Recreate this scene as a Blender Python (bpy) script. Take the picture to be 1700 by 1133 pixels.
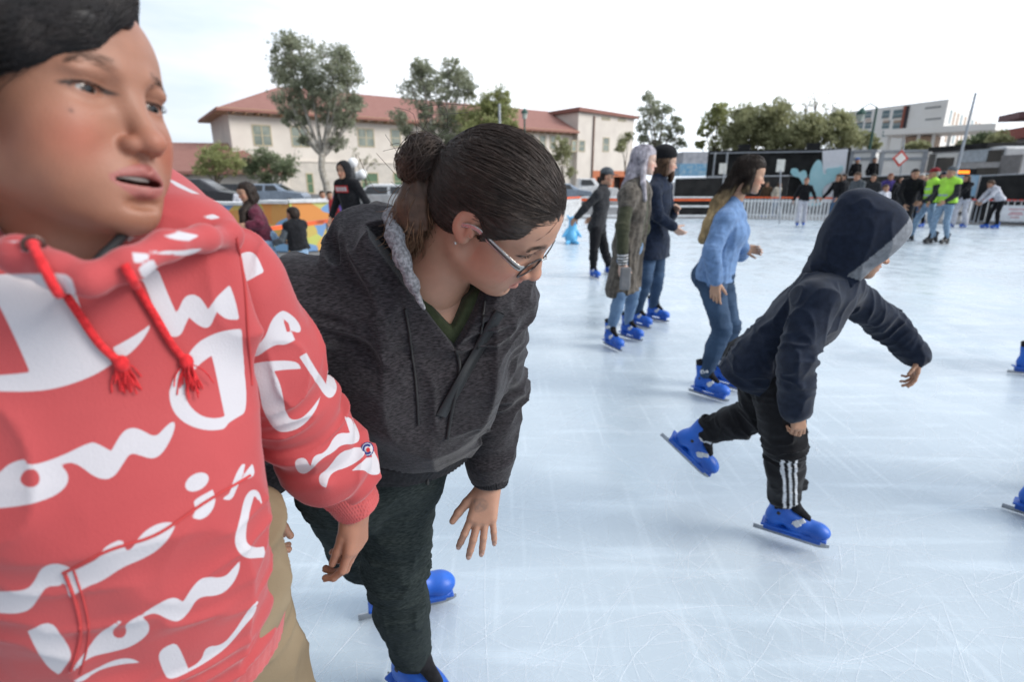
import bpy, math, random, os, time
import numpy as np
from math import radians, sin, cos, pi
from mathutils import Vector, Matrix
T0 = time.time()
for o in list(bpy.data.objects): bpy.data.objects.remove(o)
scn = bpy.context.scene
COL = scn.collection
# ------------------------------------------------------------ camera
PITCH = math.atan(266/900.0)
cam = bpy.data.objects.new('camera', bpy.data.cameras.new('camera')); COL.objects.link(cam)
cam.location = (0, 0, 1.5)
cam.rotation_euler = (pi/2-PITCH, 0, 0)
cam.data.sensor_width = 36; cam.data.lens = 36*900/1700.0
cam.data.clip_start = 0.02; cam.data.clip_end = 3000
cam.data.dof.use_dof = True; cam.data.dof.focus_distance = 1.05; cam.data.dof.aperture_fstop = 3.6
scn.camera = cam
# ------------------------------------------------------------ sky and sun (thin bright overcast, sun low behind the town)
SUN_EL, SUN_AZ = radians(30), radians(102)      # azimuth clockwise from +Y
w = bpy.data.worlds.new('World'); scn.world = w; w.use_nodes = True
nt = w.node_tree; nt.nodes.clear()
out = nt.nodes.new('ShaderNodeOutputWorld'); bg = nt.nodes.new('ShaderNodeBackground')
sky = nt.nodes.new('ShaderNodeTexSky'); sky.sky_type = 'NISHITA'; sky.sun_disc = False
sky.sun_elevation = SUN_EL; sky.sun_rotation = SUN_AZ
mixn = nt.nodes.new('ShaderNodeMix'); mixn.data_type = 'RGBA'
tc = nt.nodes.new('ShaderNodeTexCoord'); mp = nt.nodes.new('ShaderNodeMapping'); mp.inputs['Scale'].default_value = (1, 1, 4)
nz = nt.nodes.new('ShaderNodeTexNoise'); nz.inputs['Scale'].default_value = 1.6; nz.inputs['Detail'].default_value = 6
cr = nt.nodes.new('ShaderNodeMapRange'); cr.inputs['From Min'].default_value = .36; cr.inputs['From Max'].default_value = .60
cr.inputs['To Min'].default_value = .12; cr.inputs['To Max'].default_value = .97
nt.links.new(tc.outputs['Generated'], mp.inputs['Vector']); nt.links.new(mp.outputs[0], nz.inputs['Vector'])
nt.links.new(nz.outputs['Fac'], cr.inputs['Value']); nt.links.new(cr.outputs[0], mixn.inputs[0])
bm_ = nt.nodes.new('ShaderNodeMix'); bm_.data_type = 'RGBA'; bm_.inputs[0].default_value = .65; nt.links.new(sky.outputs[0], bm_.inputs[6]); bm_.inputs[7].default_value = (5.2, 7.3, 9.6, 1); nt.links.new(bm_.outputs[2], mixn.inputs[6]); mixn.inputs[7].default_value = (9.2, 9.6, 10.2, 1)
vd = nt.nodes.new('ShaderNodeVectorMath'); vd.operation = 'DOT_PRODUCT'; vd.inputs[1].default_value = (.80, .42, .42)      # sky brighter towards the sun's side, dimmer behind the camera
nt.links.new(tc.outputs['Generated'], vd.inputs[0]); gr = nt.nodes.new('ShaderNodeMapRange'); gr.inputs[1].default_value = -.8; gr.inputs[2].default_value = .7; gr.inputs[3].default_value = .31; gr.inputs[4].default_value = 1.38
nt.links.new(vd.outputs['Value'], gr.inputs[0]); mul = nt.nodes.new('ShaderNodeVectorMath'); mul.operation = 'SCALE'; nt.links.new(mixn.outputs[2], mul.inputs[0]); nt.links.new(gr.outputs[0], mul.inputs['Scale'])
nt.links.new(mul.outputs[0], bg.inputs['Color']); bg.inputs['Strength'].default_value = .095
nt.links.new(bg.outputs[0], out.inputs['Surface'])
sd = bpy.data.lights.new('sun', 'SUN'); sd.energy = 2.1; sd.angle = radians(26); sd.color = (1, .95, .88)
so = bpy.data.objects.new('sun', sd); COL.objects.link(so)
sv = Vector((sin(SUN_AZ)*cos(SUN_EL), cos(SUN_AZ)*cos(SUN_EL), sin(SUN_EL)))
so.rotation_euler = sv.to_track_quat('Z', 'Y').to_euler(); so.location = (20, 20, 30)
scn.view_settings.view_transform = 'Standard'; scn.view_settings.look = 'None'
scn.view_settings.exposure = 0.42; scn.view_settings.gamma = 1
# ------------------------------------------------------------ helpers
A = np.array
CT, ST = cos(PITCH), sin(PITCH)
def at(px, py, s):
    u = (px-850)/900.; v = (py-566.5)/900.
    return A([s*u, s*(CT-v*ST), 1.5+s*(-ST-v*CT)])
def srgb(r, g, b):
    f = lambda c: ((c/255.+.055)/1.055)**2.4 if c > 10 else c/255./12.92
    return (f(r), f(g), f(b))
def nrm(v):
    v = A(v, float); return v/(np.linalg.norm(v)+1e-12)
def tag(o, label=None, cat=None, group=None, kind=None):
    if label: o['label'] = label
    if cat: o['category'] = cat
    if group: o['group'] = group
    if kind: o['kind'] = kind
    return o
def empty(name, loc=(0, 0, 0), label=None, cat=None, group=None):
    o = bpy.data.objects.new(name, None); o.empty_display_size = .1; COL.objects.link(o); o.location = Vector(loc)
    return tag(o, label, cat, group)
def link(name, me, mat=None, parent=None):
    o = bpy.data.objects.new(name, me); COL.objects.link(o)
    if mat and not me.materials: me.materials.append(mat)
    if parent is not None:
        o.parent = parent
        m = parent.matrix_basis if parent.parent is None else parent.parent.matrix_basis @ parent.matrix_basis
        o.matrix_parent_inverse = Matrix.Identity(4)
    return o
def put(o, parent):                     # world-space mesh under a parent that was placed: keep world place
    m = Matrix.Identity(4); p = parent
    while p is not None: m = Matrix.LocRotScale(p.location, p.rotation_euler, p.scale) @ m; p = p.parent
    o.parent = parent
    inv = m.inverted(); o.data.transform(inv)
    return o
def mkmesh(name, V, Q, smooth=True):
    me = bpy.data.meshes.new(name); V = np.asarray(V, np.float32); Q = np.asarray(Q, np.int32); n, k = Q.shape
    me.vertices.add(len(V)); me.vertices.foreach_set('co', V.ravel())
    me.loops.add(n*k); me.loops.foreach_set('vertex_index', Q.ravel())
    me.polygons.add(n); me.polygons.foreach_set('loop_start', np.arange(0, n*k, k, dtype=np.int32))
    me.polygons.foreach_set('loop_total', np.full(n, k, np.int32))
    me.polygons.foreach_set('use_smooth', np.full(n, bool(smooth)))
    me.update(calc_edges=True); me.validate(); return me
def setcol(me, C, name='Col'):
    a = me.color_attributes.new(name, 'FLOAT_COLOR', 'POINT')
    C = np.asarray(C, np.float32)
    if C.shape[1] == 3: C = np.concatenate([C, np.ones((len(C), 1), np.float32)], 1)
    a.data.foreach_set('color', C.ravel())
def setf(me, name, v):
    a = me.attributes.new(name, 'FLOAT', 'POINT'); a.data.foreach_set('value', np.asarray(v, np.float32))
# noise
_rs = np.random.RandomState(7); _L = _rs.uniform(-1, 1, (32, 32, 32)).astype(np.float32)
def vn(p):
    p = np.asarray(p, np.float32); i = np.floor(p).astype(np.int32); f = p-i; f = f*f*(3-2*f)
    i0 = i & 31; i1 = (i+1) & 31; r = 0
    for a in (0, 1):
        for b in (0, 1):
            for c in (0, 1):
                wgt = (f[:, 0] if a else 1-f[:, 0])*(f[:, 1] if b else 1-f[:, 1])*(f[:, 2] if c else 1-f[:, 2])
                r = r+wgt*_L[(i1 if a else i0)[:, 0], (i1 if b else i0)[:, 1], (i1 if c else i0)[:, 2]]
    return r
def fbm(p, o=3):
    r = 0; a = 1.; p = np.asarray(p, np.float32)
    for k in range(o): r = r+a*vn(p*(2**k)+k*11.3); a *= .5
    return r
# signed distance field on a grid -> mesh by surface nets
class F:
    def __init__(s, lo, hi, h):
        s.lo = A(lo, float); s.h = float(h); s.n = np.ceil((A(hi, float)-s.lo)/h).astype(int)+1
        s.ax = [(s.lo[i]+h*np.arange(s.n[i])).astype(np.float32) for i in range(3)]
        s.D = np.full(s.n, .06, np.float32)
    def blk(s, c, r):
        c = A(c, float); r = A(r, float)*np.ones(3)
        a = np.clip(np.floor((c-r-s.lo)/s.h).astype(int), 0, s.n); b = np.clip(np.ceil((c+r-s.lo)/s.h).astype(int)+1, 0, s.n)
        if (b <= a).any(): return None
        sl = tuple(slice(a[i], b[i]) for i in range(3))
        return sl, s.ax[0][sl[0]][:, None, None], s.ax[1][sl[1]][None, :, None], s.ax[2][sl[2]][None, None, :]
    def op(s, sl, d, k, mode):
        D = s.D[sl]
        if mode == 'u':
            if k > 0: hh = np.maximum(k-np.abs(D-d), 0)/k; s.D[sl] = np.minimum(D, d)-hh*hh*k*.25
            else: s.D[sl] = np.minimum(D, d)
        else:
            d = -d
            if k > 0: hh = np.maximum(k-np.abs(D-d), 0)/k; s.D[sl] = np.maximum(D, d)+hh*hh*k*.25
            else: s.D[sl] = np.maximum(D, d)
    def ell(s, c, r, R=None, k=.01, mode='u'):
        r = A(r, float)*np.ones(3); B = s.blk(c, r.max()+k+3*s.h)
        if B is None: return
        sl, X, Y, Z = B; X = X-c[0]; Y = Y-c[1]; Z = Z-c[2]
        if R is None: R = np.eye(3)
        q = [(X*R[0, i]+Y*R[1, i]+Z*R[2, i]) for i in range(3)]
        k0 = np.sqrt(sum((q[i]/r[i])**2 for i in range(3))); k1 = np.sqrt(sum((q[i]/r[i]**2)**2 for i in range(3)))+1e-9
        s.op(sl, (k0*(k0-1)/k1).astype(np.float32), k, mode)
    def cone(s, a, b, ra, rb, k=.01, mode='u', lat=None, wd=1.):
        a = A(a, float); b = A(b, float); m = max(ra, rb)*max(wd, 1.)+k+3*s.h; c = (a+b)/2
        B = s.blk(c, np.abs(b-a)/2+m)
        if B is None: return
        sl, X, Y, Z = B; X = X-a[0]; Y = Y-a[1]; Z = Z-a[2]; d = b-a
        if lat is not None:
            lat = nrm(lat); q = (X*lat[0]+Y*lat[1]+Z*lat[2])*(1-1/wd)
            X = X-q*lat[0]; Y = Y-q*lat[1]; Z = Z-q*lat[2]; d = d-lat*np.dot(d, lat)*(1-1/wd)
        L2 = max(float(np.dot(d, d)), 1e-9)
        t = np.clip((X*d[0]+Y*d[1]+Z*d[2])/L2, 0, 1)
        dd = np.sqrt((X-t*d[0])**2+(Y-t*d[1])**2+(Z-t*d[2])**2)-(ra+(rb-ra)*t)
        s.op(sl, dd.astype(np.float32), k, mode)
    def chain(s, P, r, k=.01, mode='u', **kw):
        for i in range(len(P)-1): s.cone(P[i], P[i+1], r[i], r[i+1], k, mode, **kw)
    def box(s, c, r, R=None, rd=.003, k=.005, mode='u'):
        r = A(r, float); B = s.blk(c, np.linalg.norm(r)+rd+k+3*s.h)
        if B is None: return
        sl, X, Y, Z = B; X = X-c[0]; Y = Y-c[1]; Z = Z-c[2]
        if R is None: R = np.eye(3)
        q = [np.abs(X*R[0, i]+Y*R[1, i]+Z*R[2, i])-(r[i]-rd) for i in range(3)]
        d = np.sqrt(sum(np.maximum(x, 0)**2 for x in q))+np.minimum(np.maximum(np.maximum(q[0], q[1]), q[2]), 0)-rd
        s.op(sl, d.astype(np.float32), k, mode)
    def cut(s, c, n, k=.004):           # keep the side where dot(p-c,n)<0
        n = nrm(n); d = (s.ax[0]-c[0])[:, None, None]*n[0]+(s.ax[1]-c[1])[None, :, None]*n[1]+(s.ax[2]-c[2])[None, None, :]*n[2]
        hh = np.maximum(k-np.abs(s.D-d), 0)/k; s.D = (np.maximum(s.D, d)+hh*hh*k*.25).astype(np.float32)
    def disp(s, fn, band=.03):
        idx = np.nonzero(np.abs(s.D) < band)
        P = np.stack([s.ax[i][idx[i]] for i in range(3)], 1); s.D[idx] += fn(P).astype(np.float32)
    def net(s):
        D = s.D; D[0], D[-1], D[:, 0], D[:, -1], D[:, :, 0], D[:, :, -1] = (.05,)*6
        S = D < 0; nx, ny, nz = [v-1 for v in D.shape]
        cnt = np.zeros((nx, ny, nz), np.int8); off = [(a, b, c) for a in (0, 1) for b in (0, 1) for c in (0, 1)]
        for a, b, c in off: cnt += S[a:nx+a, b:ny+b, c:nz+c]
        act = (cnt > 0) & (cnt < 8); I = np.nonzero(act); m = len(I[0])
        if m == 0: return np.zeros((0, 3)), np.zeros((0, 4), int)
        ids = np.full((nx, ny, nz), -1, np.int32); ids[I] = np.arange(m)
        val = {o: D[I[0]+o[0], I[1]+o[1], I[2]+o[2]] for o in off}
        acc = np.zeros((m, 3)); w_ = np.zeros(m)
        for o in off:
            for ax in range(3):
                if o[ax]: continue
                p = list(o); p[ax] = 1; p = tuple(p); va, vb = val[o], val[p]; cr_ = (va < 0) != (vb < 0)
                t = np.where(cr_, va/np.where(cr_, va-vb, 1), 0)
                q = np.tile(A(o, float), (m, 1)); q[:, ax] += t
                acc += q*cr_[:, None]; w_ += cr_
        V = (np.stack(I, 1)+acc/w_[:, None])*s.h+s.lo; Qs = []
        for ax in range(3):
            u, v = (ax+1) % 3, (ax+2) % 3
            s0 = [slice(None)]*3; s1 = [slice(None)]*3; s0[ax] = slice(0, -1); s1[ax] = slice(1, None)
            ch = S[tuple(s0)] != S[tuple(s1)]; E_ = np.stack(np.nonzero(ch), 1)
            E_ = E_[(E_[:, u] > 0) & (E_[:, v] > 0) & (E_[:, u] < (nx, ny, nz)[u]) & (E_[:, v] < (nx, ny, nz)[v])]
            ins = S[E_[:, 0], E_[:, 1], E_[:, 2]]
            def g(du, dv): e = E_.copy(); e[:, u] -= du; e[:, v] -= dv; return ids[e[:, 0], e[:, 1], e[:, 2]]
            q = np.stack([g(1, 1), g(0, 1), g(0, 0), g(1, 0)], 1)
            q[~ins] = q[~ins][:, ::-1]; Qs.append(q)
        Q = np.concatenate(Qs); Q = Q[(Q >= 0).all(1)]
        return V, Q
def joinVQ(parts):
    V = []; Q = []; n = 0
    for v, q in parts: V.append(v); Q.append(q+n); n += len(v)
    return np.concatenate(V), np.concatenate(Q)
# ------------------------------------------------------------ materials
MATS = {}
def newmat(name):
    m = bpy.data.materials.new(name); m.use_nodes = True; n = m.node_tree; b = n.nodes['Principled BSDF']; MATS[name] = m; return m, n, b
def noise_mat(name, c1, c2, scale=20, rough=.8, stretch=(1, 1, 1), bump=.0, bscale=None, spec=.3, metal=0, detail=4, lo=.35, hi=.65, sheen=0, dist=.002):
    if name in MATS: return MATS[name]
    m, n, b = newmat(name); L = n.links.new
    t = n.nodes.new('ShaderNodeTexCoord'); mp = n.nodes.new('ShaderNodeMapping'); mp.inputs['Scale'].default_value = stretch
    L(t.outputs['Object'], mp.inputs[0]); z = n.nodes.new('ShaderNodeTexNoise'); z.inputs['Scale'].default_value = scale; z.inputs['Detail'].default_value = detail
    L(mp.outputs[0], z.inputs['Vector']); r = n.nodes.new('ShaderNodeMapRange'); r.inputs['From Min'].default_value = lo; r.inputs['From Max'].default_value = hi
    L(z.outputs['Fac'], r.inputs['Value']); x = n.nodes.new('ShaderNodeMix'); x.data_type = 'RGBA'
    x.inputs[6].default_value = (*c1, 1); x.inputs[7].default_value = (*c2, 1); L(r.outputs[0], x.inputs[0]); L(x.outputs[2], b.inputs['Base Color'])
    b.inputs['Roughness'].default_value = rough; b.inputs['Specular IOR Level'].default_value = spec; b.inputs['Metallic'].default_value = metal
    if sheen: b.inputs['Sheen Weight'].default_value = sheen; b.inputs['Sheen Roughness'].default_value = .5
    if bump:
        z2 = n.nodes.new('ShaderNodeTexNoise'); z2.inputs['Scale'].default_value = bscale or scale*3; z2.inputs['Detail'].default_value = 3
        L(mp.outputs[0], z2.inputs['Vector']); bp = n.nodes.new('ShaderNodeBump'); bp.inputs['Strength'].default_value = bump; bp.inputs['Distance'].default_value = dist
        L(z2.outputs['Fac'], bp.inputs['Height']); L(bp.outputs[0], b.inputs['Normal'])
    return m
def plain(name, c, rough=.6, metal=0, spec=.4, var=.12, scale=6):
    return noise_mat(name, tuple(x*(1-var) for x in c), tuple(min(1, x*(1+var)) for x in c), scale, rough, metal=metal, spec=spec)
def emis(name, c, st):
    m, n, b = newmat(name); b.inputs['Base Color'].default_value = (*c, 1); b.inputs['Emission Color'].default_value = (*c, 1); b.inputs['Emission Strength'].default_value = st; return m
def cloth(name, c, var=.25, scale=60, stretch=(1, 1, 1), rough=.95, bump=.25, bscale=400, sheen=.1):
    return noise_mat(name, tuple(x*(1-var) for x in c), tuple(min(1, x*(1+var)) for x in c), scale, rough, stretch, bump, bscale, .1, sheen=sheen)
def mat_skin():
    m, n, b = newmat('skin'); L = n.links.new
    a = n.nodes.new('ShaderNodeAttribute'); a.attribute_name = 'Col'
    t = n.nodes.new('ShaderNodeTexCoord'); z = n.nodes.new('ShaderNodeTexNoise'); z.inputs['Scale'].default_value = 60; z.inputs['Detail'].default_value = 5
    L(t.outputs['Object'], z.inputs['Vector']); r = n.nodes.new('ShaderNodeMapRange'); r.inputs['To Min'].default_value = .86; r.inputs['To Max'].default_value = 1.12
    L(z.outputs['Fac'], r.inputs['Value']); mx = n.nodes.new('ShaderNodeMix'); mx.data_type = 'RGBA'; mx.blend_type = 'MULTIPLY'; mx.inputs[0].default_value = 1
    L(a.outputs['Color'], mx.inputs[6]); L(r.outputs[0], mx.inputs[7]); L(mx.outputs[2], b.inputs['Base Color'])
    b.inputs['Subsurface Weight'].default_value = .12; b.inputs['Subsurface Radius'].default_value = (1, .35, .2); b.inputs['Subsurface Scale'].default_value = .008
    b.inputs['Roughness'].default_value = .5; b.inputs['Specular IOR Level'].default_value = .4
    z2 = n.nodes.new('ShaderNodeTexNoise'); z2.inputs['Scale'].default_value = 520; z2.inputs['Detail'].default_value = 6; L(t.outputs['Object'], z2.inputs['Vector'])
    bp = n.nodes.new('ShaderNodeBump'); bp.inputs['Strength'].default_value = .32; bp.inputs['Distance'].default_value = .001
    L(z2.outputs['Fac'], bp.inputs['Height']); L(bp.outputs[0], b.inputs['Normal']); return m
SKIN = mat_skin()
def mat_attr(name, rough=.5, spec=.5):
    m, n, b = newmat(name); a = n.nodes.new('ShaderNodeAttribute'); a.attribute_name = 'Col'; n.links.new(a.outputs['Color'], b.inputs['Base Color'])
    b.inputs['Roughness'].default_value = rough; b.inputs['Specular IOR Level'].default_value = spec; return m
EYE = mat_attr('eye', .12, .6)
def hairmat(name, c1, c2, rough=.55, scale=40):
    return noise_mat(name, c1, c2, scale, rough, (1, 1, 1), .3, 220, .2)
# ------------------------------------------------------------ heads and hands
class HF:                       # head frame: local (x right, y forward, z up) in metres of an adult head
    def __init__(s, pos, fwd, up, sc=1.):
        s.p = A(pos, float); f = nrm(fwd); u = A(up, float); u = nrm(u-f*np.dot(u, f)); r = np.cross(f, u)
        s.R = np.stack([r, f, u], 1); s.s = sc
    def w(s, l): return s.p+s.R@(A(l, float)*s.s)
    def l(s, P): return ((P-s.p)@s.R)/s.s
def head_sdf(G, H, o):
    mw = o.get('mw', 1.)
    """o: mouth open amount, eye slit, cheek, nose width, lip, jaw"""
    s = H.s; W = H.w; R = H.R
    E = lambda c, r, k, m='u', RR=None: G.ell(W(c), A(r)*s, R if RR is None else R@RR, k*s, m)
    C = lambda a, b, ra, rb, k, m='u': G.cone(W(a), W(b), ra*s, rb*s, k*s, m)
    ch = o.get('cheek', 1.); nw = o.get('nose', 1.); lp = o.get('lip', 1.); es = o.get('eye', 1.); op = o.get('open', 0.); jw = o.get('jaw', 1.)
    cz = o.get('cran', 1.)
    E((0, -.012, .035*cz), (.075, .096*(.5+.5*cz), .082*cz), .01)
    E((0, .032, .032*cz), (.064, .056, .056*cz), .03)
    E((0, .030, -.030), (.060, .056, .068), .03)
    E((0, .034, -.074), (.047*jw, .050, .040), .03)
    for q in (1, -1):
        C((q*.050*jw, -.002, -.062), (q*.016, .066, -.098), .014, .016, .025)
        E((q*.040, .055, -.032), (.023*ch, .024*ch, .024), .022)
        E((q*.040*ch, .046, -.060), (.020, .026, .024), .02)
        C((q*.010, .083, .019), (q*.043, .064, .019), .008, .007, .014)
    E((0, .066, -.072), (.030, .026, .026), .02)
    E((0, .076, -.103), (.017, .015, .013), .016)
    for q in (1, -1): E((q*.033, .092, .001), (.019, .016, .0125), .012, 'd')
    for q in (1, -1):
        E((q*.0325, .0665, 0), (.0150, .0150, .0140), .006)
        E((q*.033, .077, .0125), (.015, .008, .005), .008)       # fold of the upper lid
    C((0, .080, .012), (0, .101, -.034), .0075, .0095*nw, .012)
    E((0, .1055, -.039), (.0105*nw, .0105, .0095), .008)
    for q in (1, -1):
        al = o.get('ala', 1.); E((q*.0125*nw, .094, -.042), (.0078*nw*al, .0105*al, .0078*al), .006)
        E((q*.0065*nw, .101, -.0500), (.0035, .0055, .0035), .002, 'd')
    # lips
    for q in (1, -1):
        C((q*.004, .0945, -.0625), (q*.021*mw, .0850-.006*(mw-1)*4, -.0690), .0058*lp, .0028, .005)
        C((0, .0920-.002*op, -.0765-.010*op), (q*.020*mw, .0845-.006*(mw-1)*4, -.0710-.004*op), .0068*lp, .003, .005)
    E((0, .098, -.0560), (.004, .004, .007), .004, 'd')            # philtrum
    if op > 0:
        E((0, .084, -.0710-.003*op), (.0200*mw, .026, .0020+.0052*op), .002, 'd')
    else:
        for q in (1, -1): C((0, .0985, -.0695), (q*.023, .087, -.0703), .0013, .0008, .0025, 'd')
    E((0, .0905, -.0895-.006*op), (.016, .006, .0045), .008, 'd')   # hollow under the lower lip
    for q in (1, -1):                                              # eye slit
        E((q*.0325, .0850, -.0008), (.0150, .0120, .0046*es), .0015, 'd')
    for q in (1, -1):                                              # ears
        a = q*radians(14); RR = A([[cos(a), -sin(a), 0], [sin(a), cos(a), 0], [0, 0, 1]])
        if o.get('ears', 1):
            E((q*.0755, -.010, -.004), (.0075, .019, .029), .004, 'u', RR)
            E((q*.0745, -.004, -.028), (.006, .010, .010), .005, 'u', RR)
            E((q*.0835, -.007, .002), (.0055, .0125, .019), .004, 'd', RR)
            E((q*.0790, -.001, -.006), (.0042, .0045, .013), .003, 'u', RR)
            C((q*.079, .004, -.004), (q*.078, .006, -.012), .0035, .003, .003)
def head_cols(P, H, o, base):
    l = H.l(P); x = np.abs(l[:, 0]); y = l[:, 1]; z = l[:, 2]; ng = lambda d: np.exp(-d)
    C = np.tile(A(base), (len(P), 1)); op = o.get('open', 0)
    def mixc(wt, c): nonlocal C; wt = np.clip(wt, 0, 1)[:, None]; C = C*(1-wt)+A(c)*wt
    red = A(base)*A([1.12, .70, .66])
    mixc(.75*ng(((x-.046)/.022)**2+((z+.042)/.022)**2)*(y > .02), red)
    mixc(.5*ng(((x)/.014)**2+((z+.04)/.012)**2)*(y > .085), red)
    mixc(.45*np.clip((x-.0765)/.003,0,1)*(y < .02)*(np.abs(z+.004)<.034), red)
    b = o.get('brow', .75)                                            # brows
    zb = .0210+.003*np.sin(np.clip((x-.012)/.034, 0, 1)*pi); wd = .0036*(1-.5*np.clip((x-.03)/.02, 0, 1))
    n1 = vn(l*A([900, 300, 300]))*.25+.85
    mixc(b*n1*np.clip(1.6-np.abs(z-zb)/wd, 0, 1)*np.clip((x-.012)/.008, 0, 1)*np.clip((.050-x)/.006, 0, 1)*(y > .045), o.get('browc', (.02, .013, .01)))
    # lash line round the slit
    es = o.get('eye', 1.)
    e = np.sqrt(((x-.0325)/.0158)**2+((z+.0008)/(.0046*es+.0012))**2)
    mixc(.95*np.clip(1.5-np.abs(e-1.0)/.22, 0, 1)*(z > -.0015)*(y > .06), (.03, .018, .014))
    mixc(.35*np.clip(1.2-np.abs(e-1.05)/.25, 0, 1)*(z <= -.0015)*(y > .06), (.12, .05, .04))
    mixc(.3*ng(((x-.033)/.016)**2+((z-.010)/.004)**2)*(y > .05), A(base)*.6)
    # lips
    mw = o.get('mw', 1.); t = np.clip(x/(.0235*mw), 0, 1); top = -.0560-.0128*t**1.6; bot = -.0832-.012*op+(.0125+.006*op)*t**2
    m = np.clip((top-z)/.0014+.5, 0, 1)*np.clip((z-bot)/.0014+.5, 0, 1)*(x < .0235*mw)*(y > .065)
    mixc(.9*m, o.get('lipc', A(base)*A([.95, .50, .50])))
    if op > 0: mixc(((x < .021*mw)*(y < .088)*(y > .05)*(np.abs(z+.0715+.003*op) < .004+.0052*op))*.95, (.10, .015, .012))
    return C
def eyeball(H, q, parent, gaze=(0, 1, 0), iris=(.035, .016, .008)):
    V, Q = sphereVQ(20, 28); g = nrm(gaze); c = (V@g); C = np.tile(A([.48, .45, .43]), (len(V), 1))
    C[c > .82] = iris; C[c > .955] = (.004, .004, .004); C[(c > .80) & (c < .84)] = A(iris)*.4
    P = H.w((0, 0, 0))+(V*.0128+A([q*.0325, .0672, 0]))*H.s@H.R.T
    me = mkmesh('eye', P, Q); setcol(me, C); me.materials.append(EYE)
    o = link('eye', me); return put(o, parent)
def sphereVQ(n, m):
    V = []; Q = []
    for i in range(n+1):
        a = pi*i/n
        for j in range(m): b = 2*pi*j/m; V.append((sin(a)*cos(b), sin(a)*sin(b), cos(a)))
    for i in range(n):
        for j in range(m): Q.append((i*m+j, (i+1)*m+j, (i+1)*m+(j+1) % m, i*m+(j+1) % m))
    return A(V), A(Q)
def lashes(root, H, o, body, seed=0, brows=True, r=.00022, col=(.012, .008, .007)):
    rs = np.random.RandomState(seed); es = o.get('eye', 1.); cu = []
    for q in (1, -1):
        for k in range(46):
            a = .25+2.6*rs.rand(); x = .0325+.0152*cos(a); z = -.0008+.0048*es*sin(a)+.0004; y = .0665+math.sqrt(max(0, .0150**2-((x-.0325)**2+z*z)))+.0006
            d = A([(x-.0325)*.25*q/q, .0042, -.0016]); p = A([q*x, y, z]); d[0] *= q; cu.append(A([p, p+d*.45, p+d*.8+A([0, 0, .0006]), p+d*1.05+A([0, 0, .0016])]))
    cu = [H.w((0, 0, 0))+(c*H.s)@H.R.T for c in cu]; v, qd = tubes(cu, A([1, .9, .6, .2])*r*1.3, 3); e_ = mkmesh('eyelashes', v, qd); e_.materials.append(MATS.get('lash_black') or plain('lash_black', col, .6)); put(link('eyelashes', e_), root)
    if brows:
        B = bvh(body)
        for q in (1, -1):
            cu = []
            for k in range(brows):
                x = .013+.039*rs.rand()**.9; zb = .0208+.0026*sin(min(1, max(0, (x-.010)/.042))*pi)-.0015*(x/.05)+rs.normal()*(.0021-.025*max(0, x-.03)); p = H.w((q*x, .085, zb)); lc, nn, i, d_ = B.find_nearest(Vector(p)); c = [A(lc)+A(nn)*.0001]
                dl = H.R@A([q*(.0016+.0009*(x/.05)), 0, .0006*(1-x/.035)])*1.4
                for j in range(3): lc, nn, i, d_ = B.find_nearest(Vector(c[-1]+dl*.8)); c.append(A(lc)+A(nn)*(.0003+.0001*j))
                cu.append(A(c))
            v, qd = tubes(cu, A([1, .9, .7, .25])*r*.6, 3); e_ = mkmesh('eyebrow', v, qd); e_.materials.append(MATS.get('brow_brown') or plain('brow_brown', (.05, .03, .02), .7)); put(link('eyebrow', e_), root)
def hand_frame(fdir, dors):
    f = nrm(fdir); d = A(dors, float); d = nrm(d-f*np.dot(d, f)); x = np.cross(f, d); return np.stack([x, f, d], 1)
NAILS = []
def nails(root):
    while NAILS:
        p, d, z, r = NAILS.pop(); d = nrm(d); z = nrm(z-d*np.dot(z, d)); x = np.cross(d, z); V, Q = sphereVQ(8, 12); V = V*A([r*.72, r*.95, .0012]); P = p-d*r*.15+z*r*.86+V@np.stack([x, d, z], 0)
        m = MATS.get('nail') or plain('nail', (.46, .28, .22), .3, var=.04); put(link('fingernail', mkmesh('fingernail', P, Q), m), root)
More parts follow.
